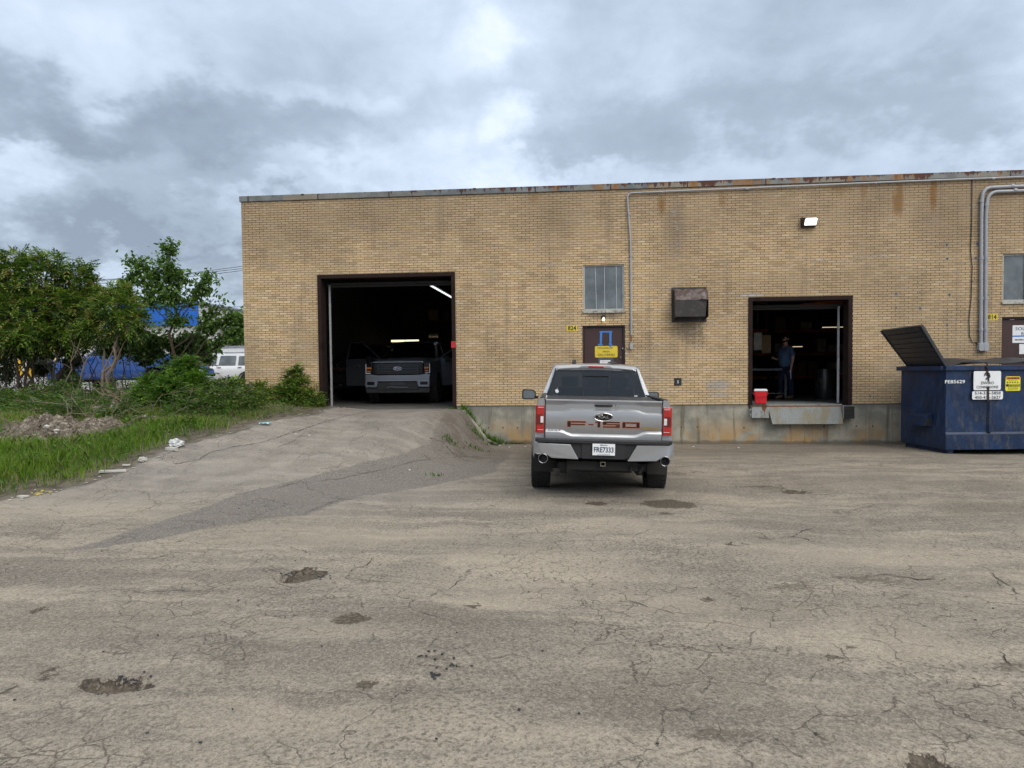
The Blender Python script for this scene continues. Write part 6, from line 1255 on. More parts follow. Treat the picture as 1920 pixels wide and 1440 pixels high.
def in_clumps(cl, n, r, shell=.55):
    """cl: (x, y, z, rx, ry, rz); random points biased to each clump's skin"""
    cl = np.array(cl); w = cl[:, 3]*cl[:, 5]*cl[:, 4]**.5; idx = r.choice(len(cl), n, p=w/w.sum()); d = unit(r.normal(size=(n, 3)))
    rr = (shell+(1-shell)*r.random(n))**.8*(1+.12*np.sin(d[:, 0]*5+idx)+.10*np.sin(d[:, 2]*7+idx*2)); c = cl[idx]
    return c[:, :3]+d*c[:, 3:6]*rr[:, None], d, idx
def limbs(name, mat, parent, segs, n=6):
    b = MB()
    for P, R in segs: b.tube(P, R, n)
    return b.build(name, mat, parent, smooth=True, world=True)
def wiggle(a, b, k, amt, r):
    a, b = np.array(a, float), np.array(b, float); L = np.linalg.norm(b-a); P = [a+(b-a)*i/k+(r.normal(0, amt*L, 3) if 0 < i < k else 0) for i in range(k+1)]
    return [tuple(p) for p in P]
def sumac(label, base, clumps, nfr, L=.45, mat='leaf_sumac', seed=1, trunks=3, bark='bark', cat='tree', name='sumac_tree', nl=6, group=None, lw=.30, tr=.045, shell=.55, spread=.25):
    r = np.random.default_rng(seed); T = thing(name, label, cat, tuple(base), group=group); segs = []
    B = np.array(base); k = 0
    forks = []
    for i in range(trunks):
        c = clumps[i % len(clumps)]; b0 = B+np.array([r.normal(0, spread), r.normal(0, spread*.5), 0]); b0[2] = float(Hxy(b0[0], b0[1]))-.03; m = b0*.35+np.array(c[:3])*.65; m[2] = b0[2]+(c[2]-c[5]*.6-b0[2])*.75
        P = wiggle(b0, m, 4, .05, r); segs.append((P, list(np.linspace(tr, tr*.6, len(P))))); forks.append(m)
    for c in clumps:
        c3 = np.array(c[:3]); f = min(forks, key=lambda q: np.linalg.norm(q-c3)); P = wiggle(f, c3, 3, .07, r); segs.append((P, list(np.linspace(tr*.55, tr*.3, len(P)))))
        for q in range(4 if c[3] < .5 else 8):
            e = c3+unit(r.normal(size=3))*np.array(c[3:6])*.85; P = wiggle(c3, e, 3, .08, r); segs.append((P, list(np.linspace(tr*.28, tr*.08, len(P)))))
    limbs('trunk', bark, T, segs, 6)
    P, d, _ = in_clumps(clumps, nfr, r, shell); D = unit(d*.8+np.array([0, 0, .15])+r.normal(0, .5, (nfr, 3))); LL = L*(.65+.7*r.random(nfr))
    Bs, Dd, U, Ll, tt = fronds(P-D*(LL*.4)[:, None], D, LL, nl, lw, r=r); leaves('crown', mat, Bs, Dd, U, Ll, Ll*.36, tt, T); return T
def leafy(label, base, clumps, nlv, L=.10, mat='leaf_ash', seed=1, trunk_top=None, bark='bark', name='young_tree', cat='tree', group=None, tr=.05, wfac=.55, nb=7, shell=.15, parts=True):
    r = np.random.default_rng(seed); T = thing(name, label, cat, tuple(base), group=group); segs = []; B = np.array(base, float); top = np.array(trunk_top if trunk_top is not None else clumps[0][:3], float)
    B0 = B.copy(); B0[2] -= .05; P = wiggle(B0, top, 7, .018, r); segs.append((P, list(np.linspace(tr, tr*.18, len(P))))); twig_tips = []
    for c in clumps:
        c3 = np.array(c[:3]); zz = np.clip((c3[2]-abs(c3[0]-B[0])*.9-B[2])/(top[2]-B[2]), .12, .92); f = np.array([np.interp(zz, np.linspace(0, 1, len(P)), [p[i] for p in P]) for i in range(3)])
        q = wiggle(f, c3, 4, .05, r); segs.append((q, list(np.linspace(tr*.45*(1-zz*.5), tr*.14, len(q)))))
        for k in range(nb):
            e = c3+unit(r.normal(size=3))*np.array(c[3:6])*r.uniform(.6, 1.0); s0 = np.array(q[r.integers(2, 5)]); w = wiggle(s0, e, 3, .08, r); segs.append((w, [tr*.12, tr*.10, tr*.07, tr*.04])); twig_tips += [(w[i], w[i+1]) for i in range(1, 3)]
    limbs('trunk', bark, T, segs, 5)
    tip = twig_tips; idx = r.integers(0, len(tip), nlv//2); f = r.random(nlv//2)[:, None]; a = np.array([tip[i][0] for i in idx]); b_ = np.array([tip[i][1] for i in idx]); P1 = a+(b_-a)*f+r.normal(0, .05, a.shape)
    P2, d, _ = in_clumps(clumps, nlv-len(P1), r, shell); grp = r.integers(0, max(1, len(P2)//6), len(P2)); P2 = P2[grp]+r.normal(0, L*.8, P2.shape); PP = np.concatenate([P1, P2]); n = len(PP)
    D = unit(r.normal(size=(n, 3))+np.array([0, 0, -.35])); U = unit(r.normal(0, .7, (n, 3))+np.array([0, 0, 1])); Ls = L*(.6+.8*r.random(n)); leaves('crown', mat, PP, D, U, Ls, Ls*wfac, r.random(n), T); return T
def cz(px, py, y, rpx, rpy, ry=None):      # a clump centred on a pixel, at a given depth
    p = at_y(px, py, y); s = (at_y(px+10, py, y)-p).length/10; return (p.x, p.y, p.z, rpx*s, (ry if ry else rpx*s*.8), rpy*s)
def gbase(px, y): p = at_y(px, 735, y); return (p.x, y, float(Hxy(p.x, y)))
GT = 'sumacs crowding the left side'
sumac('tallest sumac at the left edge with a broad dark green crown', gbase(40, 1.5), [cz(60, 520, 1.5, 60, 42), cz(10, 530, 1.2, 55, 50), cz(95, 490, 1.5, 30, 24), cz(20, 590, 1.0, 60, 45), cz(85, 580, 1.3, 52, 42), cz(35, 480, 1.6, 24, 15), cz(-50, 540, 1.3, 60, 70), cz(60, 625, 1.0, 60, 22)], 3000, .40, seed=1, trunks=5, group=GT)
sumac('sumac with drooping fronds right of the tallest one', gbase(120, 2.2), [cz(140, 530, 2.2, 38, 30), cz(160, 498, 2.2, 16, 10), cz(130, 580, 1.8, 48, 34), cz(175, 555, 2.2, 24, 22), cz(80, 625, 1.4, 60, 26), cz(110, 600, 1.6, 40, 26)], 2100, .38, seed=2, trunks=4, group=GT)
sumac('slimmer sumac with pale bare stems in front of the blue pickup', gbase(200, 1.0), [cz(215, 575, 1.0, 48, 30), cz(240, 600, .8, 46, 20), cz(190, 610, 1.0, 42, 22), cz(225, 545, 1.2, 28, 16), cz(150, 628, 1.2, 32, 18)], 1250, .36, seed=3, trunks=3, bark='branch_dead', group=GT, tr=.035)
sumac('shaded sumac low at the far left edge', gbase(-40, 2.5), [cz(-20, 620, 2, 60, 40), cz(10, 650, 2.2, 50, 26), cz(-60, 560, 2, 50, 60)], 900, .42, 'leaf_dark', seed=4, trunks=5, bark='bark_dark', group=GT)
# slender tree in the middle
leafy('slender leafy young tree standing between the sumacs and the building', gbase(322, 2.6), [cz(322, 468, 2.6, 16, 16), cz(312, 500, 2.6, 28, 26), cz(330, 520, 2.7, 26, 22), cz(262, 495, 2.6, 30, 16), cz(285, 520, 2.6, 36, 24), cz(245, 520, 2.6, 16, 12), cz(390, 520, 2.6, 18, 14), cz(375, 545, 2.6, 30, 22), cz(405, 570, 2.6, 28, 20), cz(330, 560, 2.6, 38, 22), cz(300, 550, 2.5, 34, 18), cz(425, 600, 2.6, 18, 22), cz(390, 610, 2.5, 30, 14), cz(412, 640, 2.6, 18, 14), cz(330, 600, 2.6, 30, 12), cz(270, 560, 2.6, 24, 14)],
      4600, .135, seed=5, trunk_top=at_y(322, 462, 2.6), tr=.06)
# dark understorey
GU = 'dim undergrowth shrubs'
leafy('dim shrub under the slender tree hiding the blue cab', gbase(300, 3.6), [cz(300, 640, 3.6, 42, 26), cz(345, 650, 3.6, 30, 30), cz(270, 665, 3.4, 34, 22), cz(325, 690, 3.2, 34, 20)], 4200, .12, 'leaf_dark', seed=6, name='shrub', cat='shrub', group=GU, tr=.03)
leafy('dim shrub in front of the cab of the blue pickup', gbase(235, 4.2), [cz(225, 652, 4.2, 34, 15), cz(262, 650, 4.2, 28, 18), cz(200, 648, 4.2, 22, 14), cz(245, 635, 4.2, 30, 14)], 5200, .12, 'leaf_dark', seed=61, name='shrub', cat='shrub', group=GU, tr=.03)
leafy('round dark shrub behind the slender tree, left of the white suv', gbase(372, 6.5), [cz(372, 650, 6.5, 24, 32), cz(350, 640, 6.5, 18, 24), cz(388, 668, 6.5, 12, 20)], 3000, .13, 'leaf_dark', seed=7, name='shrub', cat='shrub', group=GU, tr=.03)
leafy('small-leaved shrub between the sumac trunks near the yellow bollards', gbase(110, 2.8), [cz(110, 650, 2.8, 44, 22), cz(140, 672, 2.6, 18, 14), cz(60, 660, 2.6, 30, 16), cz(75, 690, 2.2, 18, 10)], 3000, .11, 'leaf_dark', seed=8, name='shrub', cat='shrub', group=GU, tr=.03)
leafy('small-leaved shrub at the nose of the blue pickup', gbase(150, 2.0), [cz(140, 715, 2.0, 10, 16), cz(160, 640, 2.0, 26, 16), cz(130, 700, 2.2, 12, 12)], 900, .10, 'leaf_ash', seed=9, name='shrub', cat='shrub', group=GU, tr=.02)
leafy('dark scrub at the left edge under the tallest sumac', gbase(10, 3.0), [cz(15, 700, 3, 20, 26), cz(5, 660, 3, 36, 26), cz(40, 645, 3, 36, 20)], 2200, .11, 'leaf_dark', seed=10, name='shrub', cat='shrub', group=GU, tr=.03, bark='bark_dark')
# bright seedlings and bushes along the asphalt
GB = 'green bushes along the ramp'
def bush(lab, cl, n, L, seed, y0, px, mat='leaf_sumac', nl=6): return sumac(lab, gbase(px, y0), cl, n, L, mat, seed, trunks=4, cat='bush', name='bush', nl=nl, group=GB, tr=.014, shell=.35, spread=.15)
bush('bright green pointed bush just left of the building corner', [cz(345, 695, -1.4, 30, 22), cz(350, 672, -1.4, 14, 9), cz(330, 725, -1.8, 40, 22), cz(372, 712, -1.6, 22, 18)], 560, .36, 21, -1.6, 345, 'leaf_bright')
bush('light green bush left of the pointed bush', [cz(285, 715, -1.6, 28, 16), cz(270, 735, -1.8, 30, 14), cz(300, 745, -2.0, 34, 16)], 380, .32, 22, -1.8, 282, 'leaf_bright')
bush('glossy bush in front of the white suv', [cz(420, 728, -1.2, 40, 20), cz(445, 735, -1.2, 30, 18), cz(400, 750, -1.6, 40, 18)], 520, .34, 23, -1.4, 420)
bush('low bush against the brick corner', [cz(490, 730, -.7, 26, 15), cz(480, 750, -1.0, 34, 14), cz(512, 738, -.6, 14, 12)], 260, .30, 24, -.8, 490)
bush('rounded bush against the brick just left of the garage opening', [cz(553, 715, -.6, 24, 20), cz(552, 695, -.6, 15, 10), cz(568, 742, -.7, 30, 18), cz(590, 752, -.6, 20, 14), cz(540, 740, -.8, 22, 18)], 620, .34, 25, -.6, 558)
bush('trailing bush at the foot of the glossy one', [cz(365, 765, -2.4, 45, 16), cz(420, 770, -2.4, 36, 14), cz(330, 775, -2.8, 30, 12)], 420, .28, 26, -2.5, 370, 'leaf_bright')
bush('sparse reddish bush beside the rubble heap', [cz(232, 775, -3.0, 34, 12), cz(205, 788, -3.4, 26, 10), cz(260, 790, -3.2, 26, 10)], 200, .24, 27, -3.1, 230)
bush('weedy bush low beside the sumac trunks', [cz(150, 770, -1.6, 44, 12), cz(110, 760, -1.2, 36, 12), cz(60, 765, -1.4, 40, 12)], 380, .24, 28, -1.4, 120)
bush('small weed clump where the foundation meets the ramp', [cz(924, 827, -.25, 9, 8), cz(916, 833, -.35, 9, 5)], 60, .16, 29, -.3, 922, 'leaf_bright', 5)
bush('tall weeds in front of the far-left scrub', [cz(20, 752, -.6, 40, 18), cz(70, 760, -.8, 34, 12), cz(-20, 770, -.8, 40, 20)], 420, .26, 33, -.7, 25)
bush('weedy clump between the two rubble heaps and the sumac trunks', [cz(160, 762, -.9, 40, 14), cz(205, 756, -.6, 34, 12), cz(250, 752, -.8, 34, 14)], 420, .24, 34, -.8, 195)
bush('knee-high weed clump right of the largest rubble heap', [cz(240, 812, -4.0, 34, 12), cz(275, 805, -3.8, 26, 12)], 200, .20, 35, -4.0, 255, 'leaf_bright')
bush('leafy clump on the verge above the plastic bag', [cz(310, 815, -4.0, 34, 14), cz(345, 808, -3.8, 30, 14), cz(385, 798, -3.4, 26, 12)], 300, .22, 36, -3.9, 340, 'leaf_bright')
bush('broad weed clump on the verge below the glossy bush', [cz(455, 785, -2.3, 34, 10), cz(500, 775, -1.6, 30, 10), cz(425, 795, -2.8, 26, 9)], 240, .20, 37, -2.2, 455, 'leaf_bright')
leafy('small rust-tinged shrub above the middle of the verge', gbase(285, -.2), [cz(290, 760, -1.2, 30, 14), cz(315, 765, -1.4, 26, 10)], 900, .10, 'leaf_sumac', seed=62, name='shrub', cat='shrub', group=GU, tr=.02)
# bare trunks and fallen branches
for i, (pa, pb, y, r_, lab) in enumerate([((193, 742), (215, 640), 0.6, .05, 'bare pale stem left of the pair in front of the blue pickup'), ((205, 745), (212, 650), .5, .04, 'bare pale stem right of the pair in front of the blue pickup'), ((147, 742), (165, 668), .4, .022, 'thin crooked bare stem before the blue pickup wheel'),
                           ((95, 735), (100, 660), .4, .035, 'dark bent stem left of the blue pickup'), ((115, 735), (150, 640), .5, .02, 'thin dead stem at the blue pickup nose')]):
    r = np.random.default_rng(60+i); P = wiggle(at_y(*pa, y), at_y(*pb, y), 5, .04, r); q = [(P, list(np.linspace(r_, r_*.55, len(P))))]
    for k in range(3): e = np.array(P[3+k % 3])+r.normal(0, .35, 3)+[0, 0, .45]; q.append((wiggle(P[2+k], e, 3, .06, r), [r_*.4, r_*.3, r_*.2, r_*.1]))
    b = MB(); [b.tube(a_, c_, 6) for a_, c_ in q]; tag(b.build('bare_stem', 'branch_dead' if 'pale' in lab or 'thin' in lab else 'bark_dark', smooth=True), lab, 'stem', 'bare stems among the shrubs')
for i in range(58):
    r = np.random.default_rng(100+i); px = r.uniform(-20, 300); py = r.uniform(738, 830) if px < 200 else r.uniform(738, 790); g = gp(px, py); L_ = r.uniform(.5, 1.7); a_ = r.uniform(-.6, .6)+(math.pi if r.random() < .5 else 0); e = np.array(g)+np.array([math.cos(a_)*L_, math.sin(a_)*L_*.6, r.uniform(.0, .55)])
    e[2] = max(e[2], float(Hxy(e[0], e[1]))+.02); P = wiggle((g.x, g.y, g.z+.03), e, 5, .06, r); rr = r.uniform(.007, .020); b = MB(); b.tube(P, list(np.linspace(rr, rr*.4, 6)), 5)
    for k in range(3): s0 = np.array(P[1+k]); b.tube(wiggle(s0, s0+r.normal(0, .22, 3)+[0, 0, .15], 3, .08, r), [rr*.5, rr*.4, rr*.3, rr*.15], 4)
    tag(b.build('fallen_branch', 'branch_dead', smooth=True), 'thin dead branch lying in the weeds under the sumacs', 'branch', 'dead branches in the weeds')
# tangle of fine dark stems low among the sumacs
b = MB(); r = np.random.default_rng(5)
for i in range(105):
    px = r.uniform(-30, 120) if r.random() < .75 else r.uniform(120, 330); y = r.uniform(.6, 3.4); B_ = np.array(gbase(px, y)); e = B_+np.array([r.normal(0, .9), r.normal(0, .5), r.uniform(.6, 2.6)]); rr = r.uniform(.006, .022); b.tube(wiggle(B_, e, 5, .06, r), list(np.linspace(rr, rr*.35, 6)), 4)
o = b.build('undergrowth', 'bark_dark', smooth=True); tag(o, 'tangle of fine dark stems under the sumacs', 'undergrowth', kind='stuff')
# grass and weeds
r = np.random.default_rng(9); n = 330000
x = r.uniform(-16, -2.4, n); y = r.uniform(-9.5, 4.0, n)
sx = edge_x(np.clip(y, -12, .2))-x+wob(x, y, 2.4, .10); sx = np.where(y > .2, BX0-.1-x, sx)
dens = sstep(.02, .8, sx)*(1-sstep(3.2, 4.0, y)); clump = .5+.5*np.sin(x*2.1+np.sin(y*1.7)*2)*np.sin(y*2.7+np.cos(x*1.3)*2)
rub = sum(np.exp(-(((x-gp(*p).x)/a)**2+((y-gp(*p).y)/b_)**2)) for p, a, b_ in [((95, 812), 1.0, .8), ((215, 772), .55, .5), ((25, 800), .5, .4), ((180, 805), .6, .4)])
bare0 = sstep(.5, 1.0, .55*np.sin(x*1.15+.6)*np.sin(y*1.3+1.1)+.45*np.sin(x*2.9-y*2.1)+.55*sstep(-5.5, -3.0, y)); keep = r.random(n) < dens*(.20+.75*clump)*(1-.7*bare0)*(1-np.clip(rub*1.3, 0, .96)); x, y, sx, clump, rub = x[keep], y[keep], sx[keep], clump[keep], rub[keep]; n = len(x)
z = Hxy(x, y); bare = sstep(.5, 1.0, .55*np.sin(x*1.15+.6)*np.sin(y*1.3+1.1)+.45*np.sin(x*2.9-y*2.1)+.55*sstep(-5.5, -3.0, y)); mid_ = sstep(-4.6, -3.4, y); hgt = (1-.45*mid_)*(.06+.17*(.5+.5*np.sin(x*.9+1.3)*np.sin(y*1.1))+.12*np.clip(sx/1.2, .15, 1)*(.4+.9*clump))*(.5+.8*r.random(n))*.85; a = r.random(n)*6.283; lean = r.normal(0, .33, (n, 2)); wd = .0025+.0045*r.random(n)
c, s = np.cos(a)*wd, np.sin(a)*wd; b0 = np.stack([x, y, z-.01], -1); mid = b0+np.stack([lean[:, 0]*hgt*.35, lean[:, 1]*hgt*.35, hgt*.6], -1); tip = b0+np.stack([lean[:, 0]*hgt, lean[:, 1]*hgt, hgt], -1); w3 = np.stack([c, s, 0*c], -1)
V = np.stack([b0-w3, b0+w3, mid+w3*.8, tip, mid-w3*.8], 1).reshape(-1, 3); F5 = np.arange(n*5).reshape(-1, 5)
g = np_mesh('grass', V, F5, 'grass', attrs={'tint': ('FACE', np.clip(.15+.6*clump*r.random(n)+.25*r.random(n)+(r.random(n) < .10+.45*bare+.22*mid_)*.7, 0, 1))}); tag(g, 'long green grass and weeds growing on the bank beside the ramp', 'grass', kind='stuff')
# broad-leaved ground weeds
n = 7000; x = r.uniform(-15, -2.6, n); y = r.uniform(-8.6, 3.5, n); sx = edge_x(np.clip(y, -12, .2))-x; sx = np.where(y > .2, BX0-.1-x, sx); k = (sx > .25) & (np.sin(x*1.7+y)*np.sin(y*2.2-x*.6) > -.15); rub = sum(np.exp(-(((x-gp(*p).x)/a)**2+((y-gp(*p).y)/b_)**2)) for p, a, b_ in [((95, 812), 1.0, .8)]); k &= rub < .5
x, y = x[k], y[k]; n = len(x); P = np.repeat(np.stack([x, y, Hxy(x, y)+.02], -1), 7, 0); P[:, 2] += r.random(len(P))*.22; P[:, :2] += r.normal(0, .07, (len(P), 2)); D = unit(r.normal(size=P.shape)*[1, 1, .3]+[0, 0, .35]); U = unit(r.normal(0, .4, P.shape)+[0, 0, 1]); Ls = .025+.05*r.random(len(P))
g = leaves('weeds', 'leaf_bright', P, D, U, Ls, Ls*.5, r.random(len(P))*.8); tag(g, 'low broad-leaved weeds mixed into the grass bank', 'weeds', kind='stuff')
n = 15000; x = r.uniform(-16, -3.2, n); y = r.uniform(-3.6, 3.4, n); k = (edge_x(np.clip(y, -12, .2))-x > .9) & ((y < -.2) | (x < BX0-.2)) & (np.sin(x*1.3+2)*np.sin(y*1.9+x*.4)+.35*np.sin(x*4.1+y*3) > -.25+.35*sstep(-1.8, -3.6, y)); x, y = x[k], y[k]; n = len(x)
P = np.stack([x, y, Hxy(x, y)+.05+r.random(n)**1.2*(.20+.35*np.clip(np.sin(x*.9)*np.cos(y*1.4)+.4, 0, 1))], -1); D = unit(r.normal(size=(n, 3))*[1, 1, .3]+[0, 0, .45]); LL = .18+.20*r.random(n); Bs, Dd, U, Ll, tt = fronds(P, D, LL, 4, .34, r=r)
g = leaves('ground_scrub', 'leaf_scrub', Bs, Dd, U, Ll, Ll*.38, tt); tag(g, 'dark knee-high scrub leaves under and before the sumacs', 'undergrowth', kind='stuff')
# little tufts in the cracks by the foundation and on the ramp shoulder
T_ = []
for px, py, nn, sp, h in [(925, 833, 110, .16, .16), (900, 822, 60, .14, .09), (845, 820, 40, .12, .08), (845, 800, 24, .10, .06), (958, 830, 30, .2, .05), (975, 831, 30, .12, .06), (812, 893, 16, .08, .06), (640, 765, 10, .1, .04), (890, 840, 40, .14, .05), (1085, 836, 20, .2, .05)]:
    g_ = gp(px, py)
    for q in range(nn): T_.append((g_.x+r.normal(0, sp), g_.y+r.normal(0, sp*.7), h*r.uniform(.5, 1.3)))
T_ += [(r.normal(xx, .05), -.10+r.normal(0, .05), hh*r.uniform(.5, 1.3)) for xx, hh in ((-2.72, .13), (-2.60, .12), (-2.48, .09), (-2.25, .07), (-2.1, .10), (-2.0, .14)) for q in range(40)]
T_ = np.array(T_); T_[:, 1] = np.minimum(T_[:, 1], -.01); n = len(T_); zz = Hxy(T_[:, 0], T_[:, 1]); B_ = np.stack([T_[:, 0], T_[:, 1], zz], -1); D = unit(r.normal(0, .45, (n, 3))*[1, 1, 0]+[0, 0, 1]); U = unit(r.normal(size=(n, 3)))
g = leaves('crack_weeds', 'leaf_bright', B_, D, U, T_[:, 2]*1.3, .022, r.random(n)); tag(g, 'small weeds sprouting where the asphalt meets the foundation', 'weeds', kind='stuff')

# rubble heaps, chips, litter
def heap(label, px, py, rx, ry, h, seed, mat='heap'):
    g_ = gp(px, py); b = MB(); n_ = 48; rings = []
    for i in range(17):
        f = i/16; ring = []
        for k in range(n_):
            t = 2*math.pi*k/n_; q = noise.noise(Vector((math.cos(t)*1.5+seed, math.sin(t)*1.5, f*2))); rr = f*(1+.28*q); X_, Y_ = g_.x+rx*rr*math.cos(t), g_.y+ry*rr*math.sin(t)
            z_ = float(Hxy(X_, Y_))-.02+h*(1-f*f)*(1+.9*noise.noise(Vector((X_*4, Y_*4, seed)))+.5*noise.noise(Vector((X_*13, Y_*13, seed)))); ring.append((X_, Y_, z_))
        rings.append(ring)
    b.loft(rings, close=True); o = b.build('dirt_heap', mat, smooth=True); tag(o, label, 'heap'); return g_
m, t, o_ = newmat('heap'); co = t.node('ShaderNodeTexCoord').outputs['Object']; nn_ = t.noise(co, 9, 7, .7); cc = t.mix(t.ramp(nn_, .35, .65), (.085, .07, .05), (.22, .185, .145)); vv = t.voro(co, 26, out='Color'); cc = t.mix(t.ramp(t.sep(vv)[0], .6, 1, 0, .7), cc, (.40, .36, .30)); pbsdf(t, o_, cc, .95, 0, .2, 0, bump(t, t.math('ADD', nn_, t.voro(co, 26)), 1, .03))
heap('largest heap of pale broken rubble in the grass at left', 88, 812, .95, .75, .24, 1); heap('small grey-brown dirt heap under the sumacs', 212, 772, .5, .45, .20, 2); heap('low dirt heap right of the largest rubble heap', 180, 800, .6, .5, .16, 3)
for i in range(70):
    px, py = rng.gauss(92, 40), rng.gauss(812, 12); g_ = gp(px, py); s_ = rng.uniform(.02, .075); b = MB(); bm = bmesh.new(); bmesh.ops.create_icosphere(bm, subdivisions=1, radius=1)
    for v in bm.verts: v.co *= rng.uniform(.7, 1.2)
    b.add([(v.co.x*s_*1.3, v.co.y*s_, v.co.z*s_*.7) for v in bm.verts], [tuple(v.index for v in f.verts) for f in bm.faces]); bm.free(); o = b.build('rubble_stone', 'foam_white' if rng.random() < .3 else 'heap', None); d_ = math.hypot(px-88, (py-812)*2.4)
    o.location = (g_.x, g_.y, g_.z+.21*max(0, 1-(d_/62)**2)); tag(o, 'pale broken stone on the largest rubble heap', 'stone', 'stones of the rubble heap')
simple('bag_white', (.55, .56, .56), .5, var=.3, scale=20)
def litter(name, label, px, py, size, rot, mat, cat, kind='box', group=None, tilt=(0, 0)):
    g_ = gp(px, py); w_, d_, h_ = size; b = MB()
    if kind == 'box': b.hexa([(-w_/2, -d_/2, 0), (w_/2, -d_/2*.9, 0), (w_/2*.95, d_/2, 0), (-w_/2, d_/2, 0), (-w_/2*.95, -d_/2, h_), (w_/2, -d_/2, h_*.8), (w_/2*.9, d_/2*.9, h_*.9), (-w_/2*.9, d_/2, h_)])
    elif kind == 'lump':
        bm = bmesh.new(); bmesh.ops.create_icosphere(bm, subdivisions=3, radius=.5)
        for v in bm.verts: v.co *= 1+.55*noise.noise(v.co*5+Vector((px, 0, 0)))+.25*noise.noise(v.co*13)
        b.add([(v.co.x*w_, v.co.y*d_, max(0, (v.co.z+.4)*h_)) for v in bm.verts], [tuple(v.index for v in f.verts) for f in bm.faces]); bm.free()
    else:
        rings = [[(w_*(k/6-.5)+.01*math.sin(i*3+k), d_*(i/5-.5)+.01*math.sin(k*2.3), h_*(.3+.7*abs(math.sin(i*1.9+k*1.3)))) for k in range(7)] for i in range(6)]; b.loft(rings)
    o = b.build(name, mat, None, bevel=.004 if kind == 'box' else 0, smooth=kind != 'box'); o.location = (g_.x, g_.y, g_.z+.005); o.rotation_euler = (tilt[0], tilt[1], rad(rot)); tag(o, label, cat, group); return o
litter('foam_board', 'longest white foam board lying at the asphalt edge', 212, 886, (.40, .07, .04), 18, 'foam_white', 'board')
litter('foam_board', 'short white foam offcut just right of the longest board', 237, 874, (.12, .05, .03), 22, 'foam_white', 'board')
litter('crumpled_paper', 'small grey-white crumpled carton at the edge of the weeds', 268, 866, (.13, .10, .09), 30, 'foam_white', 'litter', 'lump')
litter('plastic_bag', 'crumpled white plastic bag in the weeds above the foam block', 331, 838, (.24, .20, .15), 0, 'bag_white', 'bag', 'lump')
litter('foam_block', 'white foam block at the left of the plastic bag', 322, 845, (.20, .09, .06), -6, 'foam_white', 'block')
litter('face_mask', 'pale cyan crumpled face mask on the ramp edge', 497, 797, (.22, .14, .05), 15, 'mask_cyan', 'mask', 'sheet')
litter('foam_board', 'white broken board among weeds behind the bushes', 252, 783, (.60, .12, .05), -8, 'foam_white', 'board')
litter('foam_piece', 'flat white foam scrap at the lower left edge of the asphalt', 44, 933, (.15, .07, .03), 5, 'foam_white', 'scrap')
for i in range(16): g0 = (74+rng.gauss(0, 13), 924+rng.gauss(0, 3)); litter('yellow_scrap', 'small yellow scrap in the litter patch at the lower left', g0[0], g0[1], (rng.uniform(.02, .05), rng.uniform(.02, .04), rng.uniform(.008, .016)), rng.uniform(0, 180), 'litter_yellow', 'scrap', group='yellow scraps at the asphalt edge')
for i in range(46):
    px = rng.uniform(0, 600); yy = np.interp(px, [0, 110, 200, 330, 480, 600], [938, 916, 892, 842, 801, 770])+rng.uniform(-3, 9); litter('white_chip', 'tiny pale chip strewn along the edge of the ramp', px, yy, (rng.uniform(.015, .05), rng.uniform(.015, .04), .012), rng.uniform(0, 180), 'foam_white', 'chip', group='pale chips along the ramp edge')
for px, py in [(945, 833), (937, 836), (955, 839), (1290, 826), (1385, 840), (768, 882), (555, 815), (580, 817), (1003, 905), (1300, 838), (985, 838)]: litter('white_chip', 'tiny pale chip on the asphalt away from the edge', px, py, (.04, .03, .012), rng.uniform(0, 180), 'white_plain', 'chip', group='pale chips on the open asphalt')
for i in range(34):
    px, py = rng.uniform(20, 1900), rng.uniform(880, 1420); litter('asphalt_crumb', 'small dark crumb of asphalt lying on the yard', px, py, (rng.uniform(.008, .02), rng.uniform(.008, .018), rng.uniform(.005, .010)), rng.uniform(0, 180), 'wire', 'crumb', group='loose asphalt crumbs')
for px, py, r_ in [(568, 1070, 40), (540, 1080, 16), (600, 1083, 14), (810, 1235, 30), (845, 1250, 26), (818, 1268, 20), (250, 1278, 36)]:
    for k in range(7): litter('asphalt_crumb', 'dark crumb of asphalt at a pothole rim', px+rng.gauss(0, r_*.5), py+rng.gauss(0, r_*.18), (rng.uniform(.010, .024), rng.uniform(.010, .02), rng.uniform(.006, .012)), rng.uniform(0, 180), 'wire', 'crumb', group='crumbs round the potholes')
# concrete curb slab running down the ramp's end beside the foundation
a1, a2 = gp(873, 786), gp(927, 838); b = MB(); P = [Vector((-2.72, -.16, 0)), Vector((-2.45, -.22, 0)), Vector((-2.15, -.26, 0)), Vector((-1.88, -.30, 0))]
for q0, q1 in zip(P[:-1], P[1:]): q0 = q0.copy(); q1 = q1.copy(); q0.z = float(Hxy(q0.x, q0.y))+.02; q1.z = float(Hxy(q1.x, q1.y))+.02; b.bar(q0, q1, .10, .05)
tag(b.build('curb_slab', 'curb_concrete' if 'curb_concrete' in MATS else 'foundation_concrete', bevel=.01), 'broken concrete curb slanting down beside the foundation at the ramp end', 'curb')

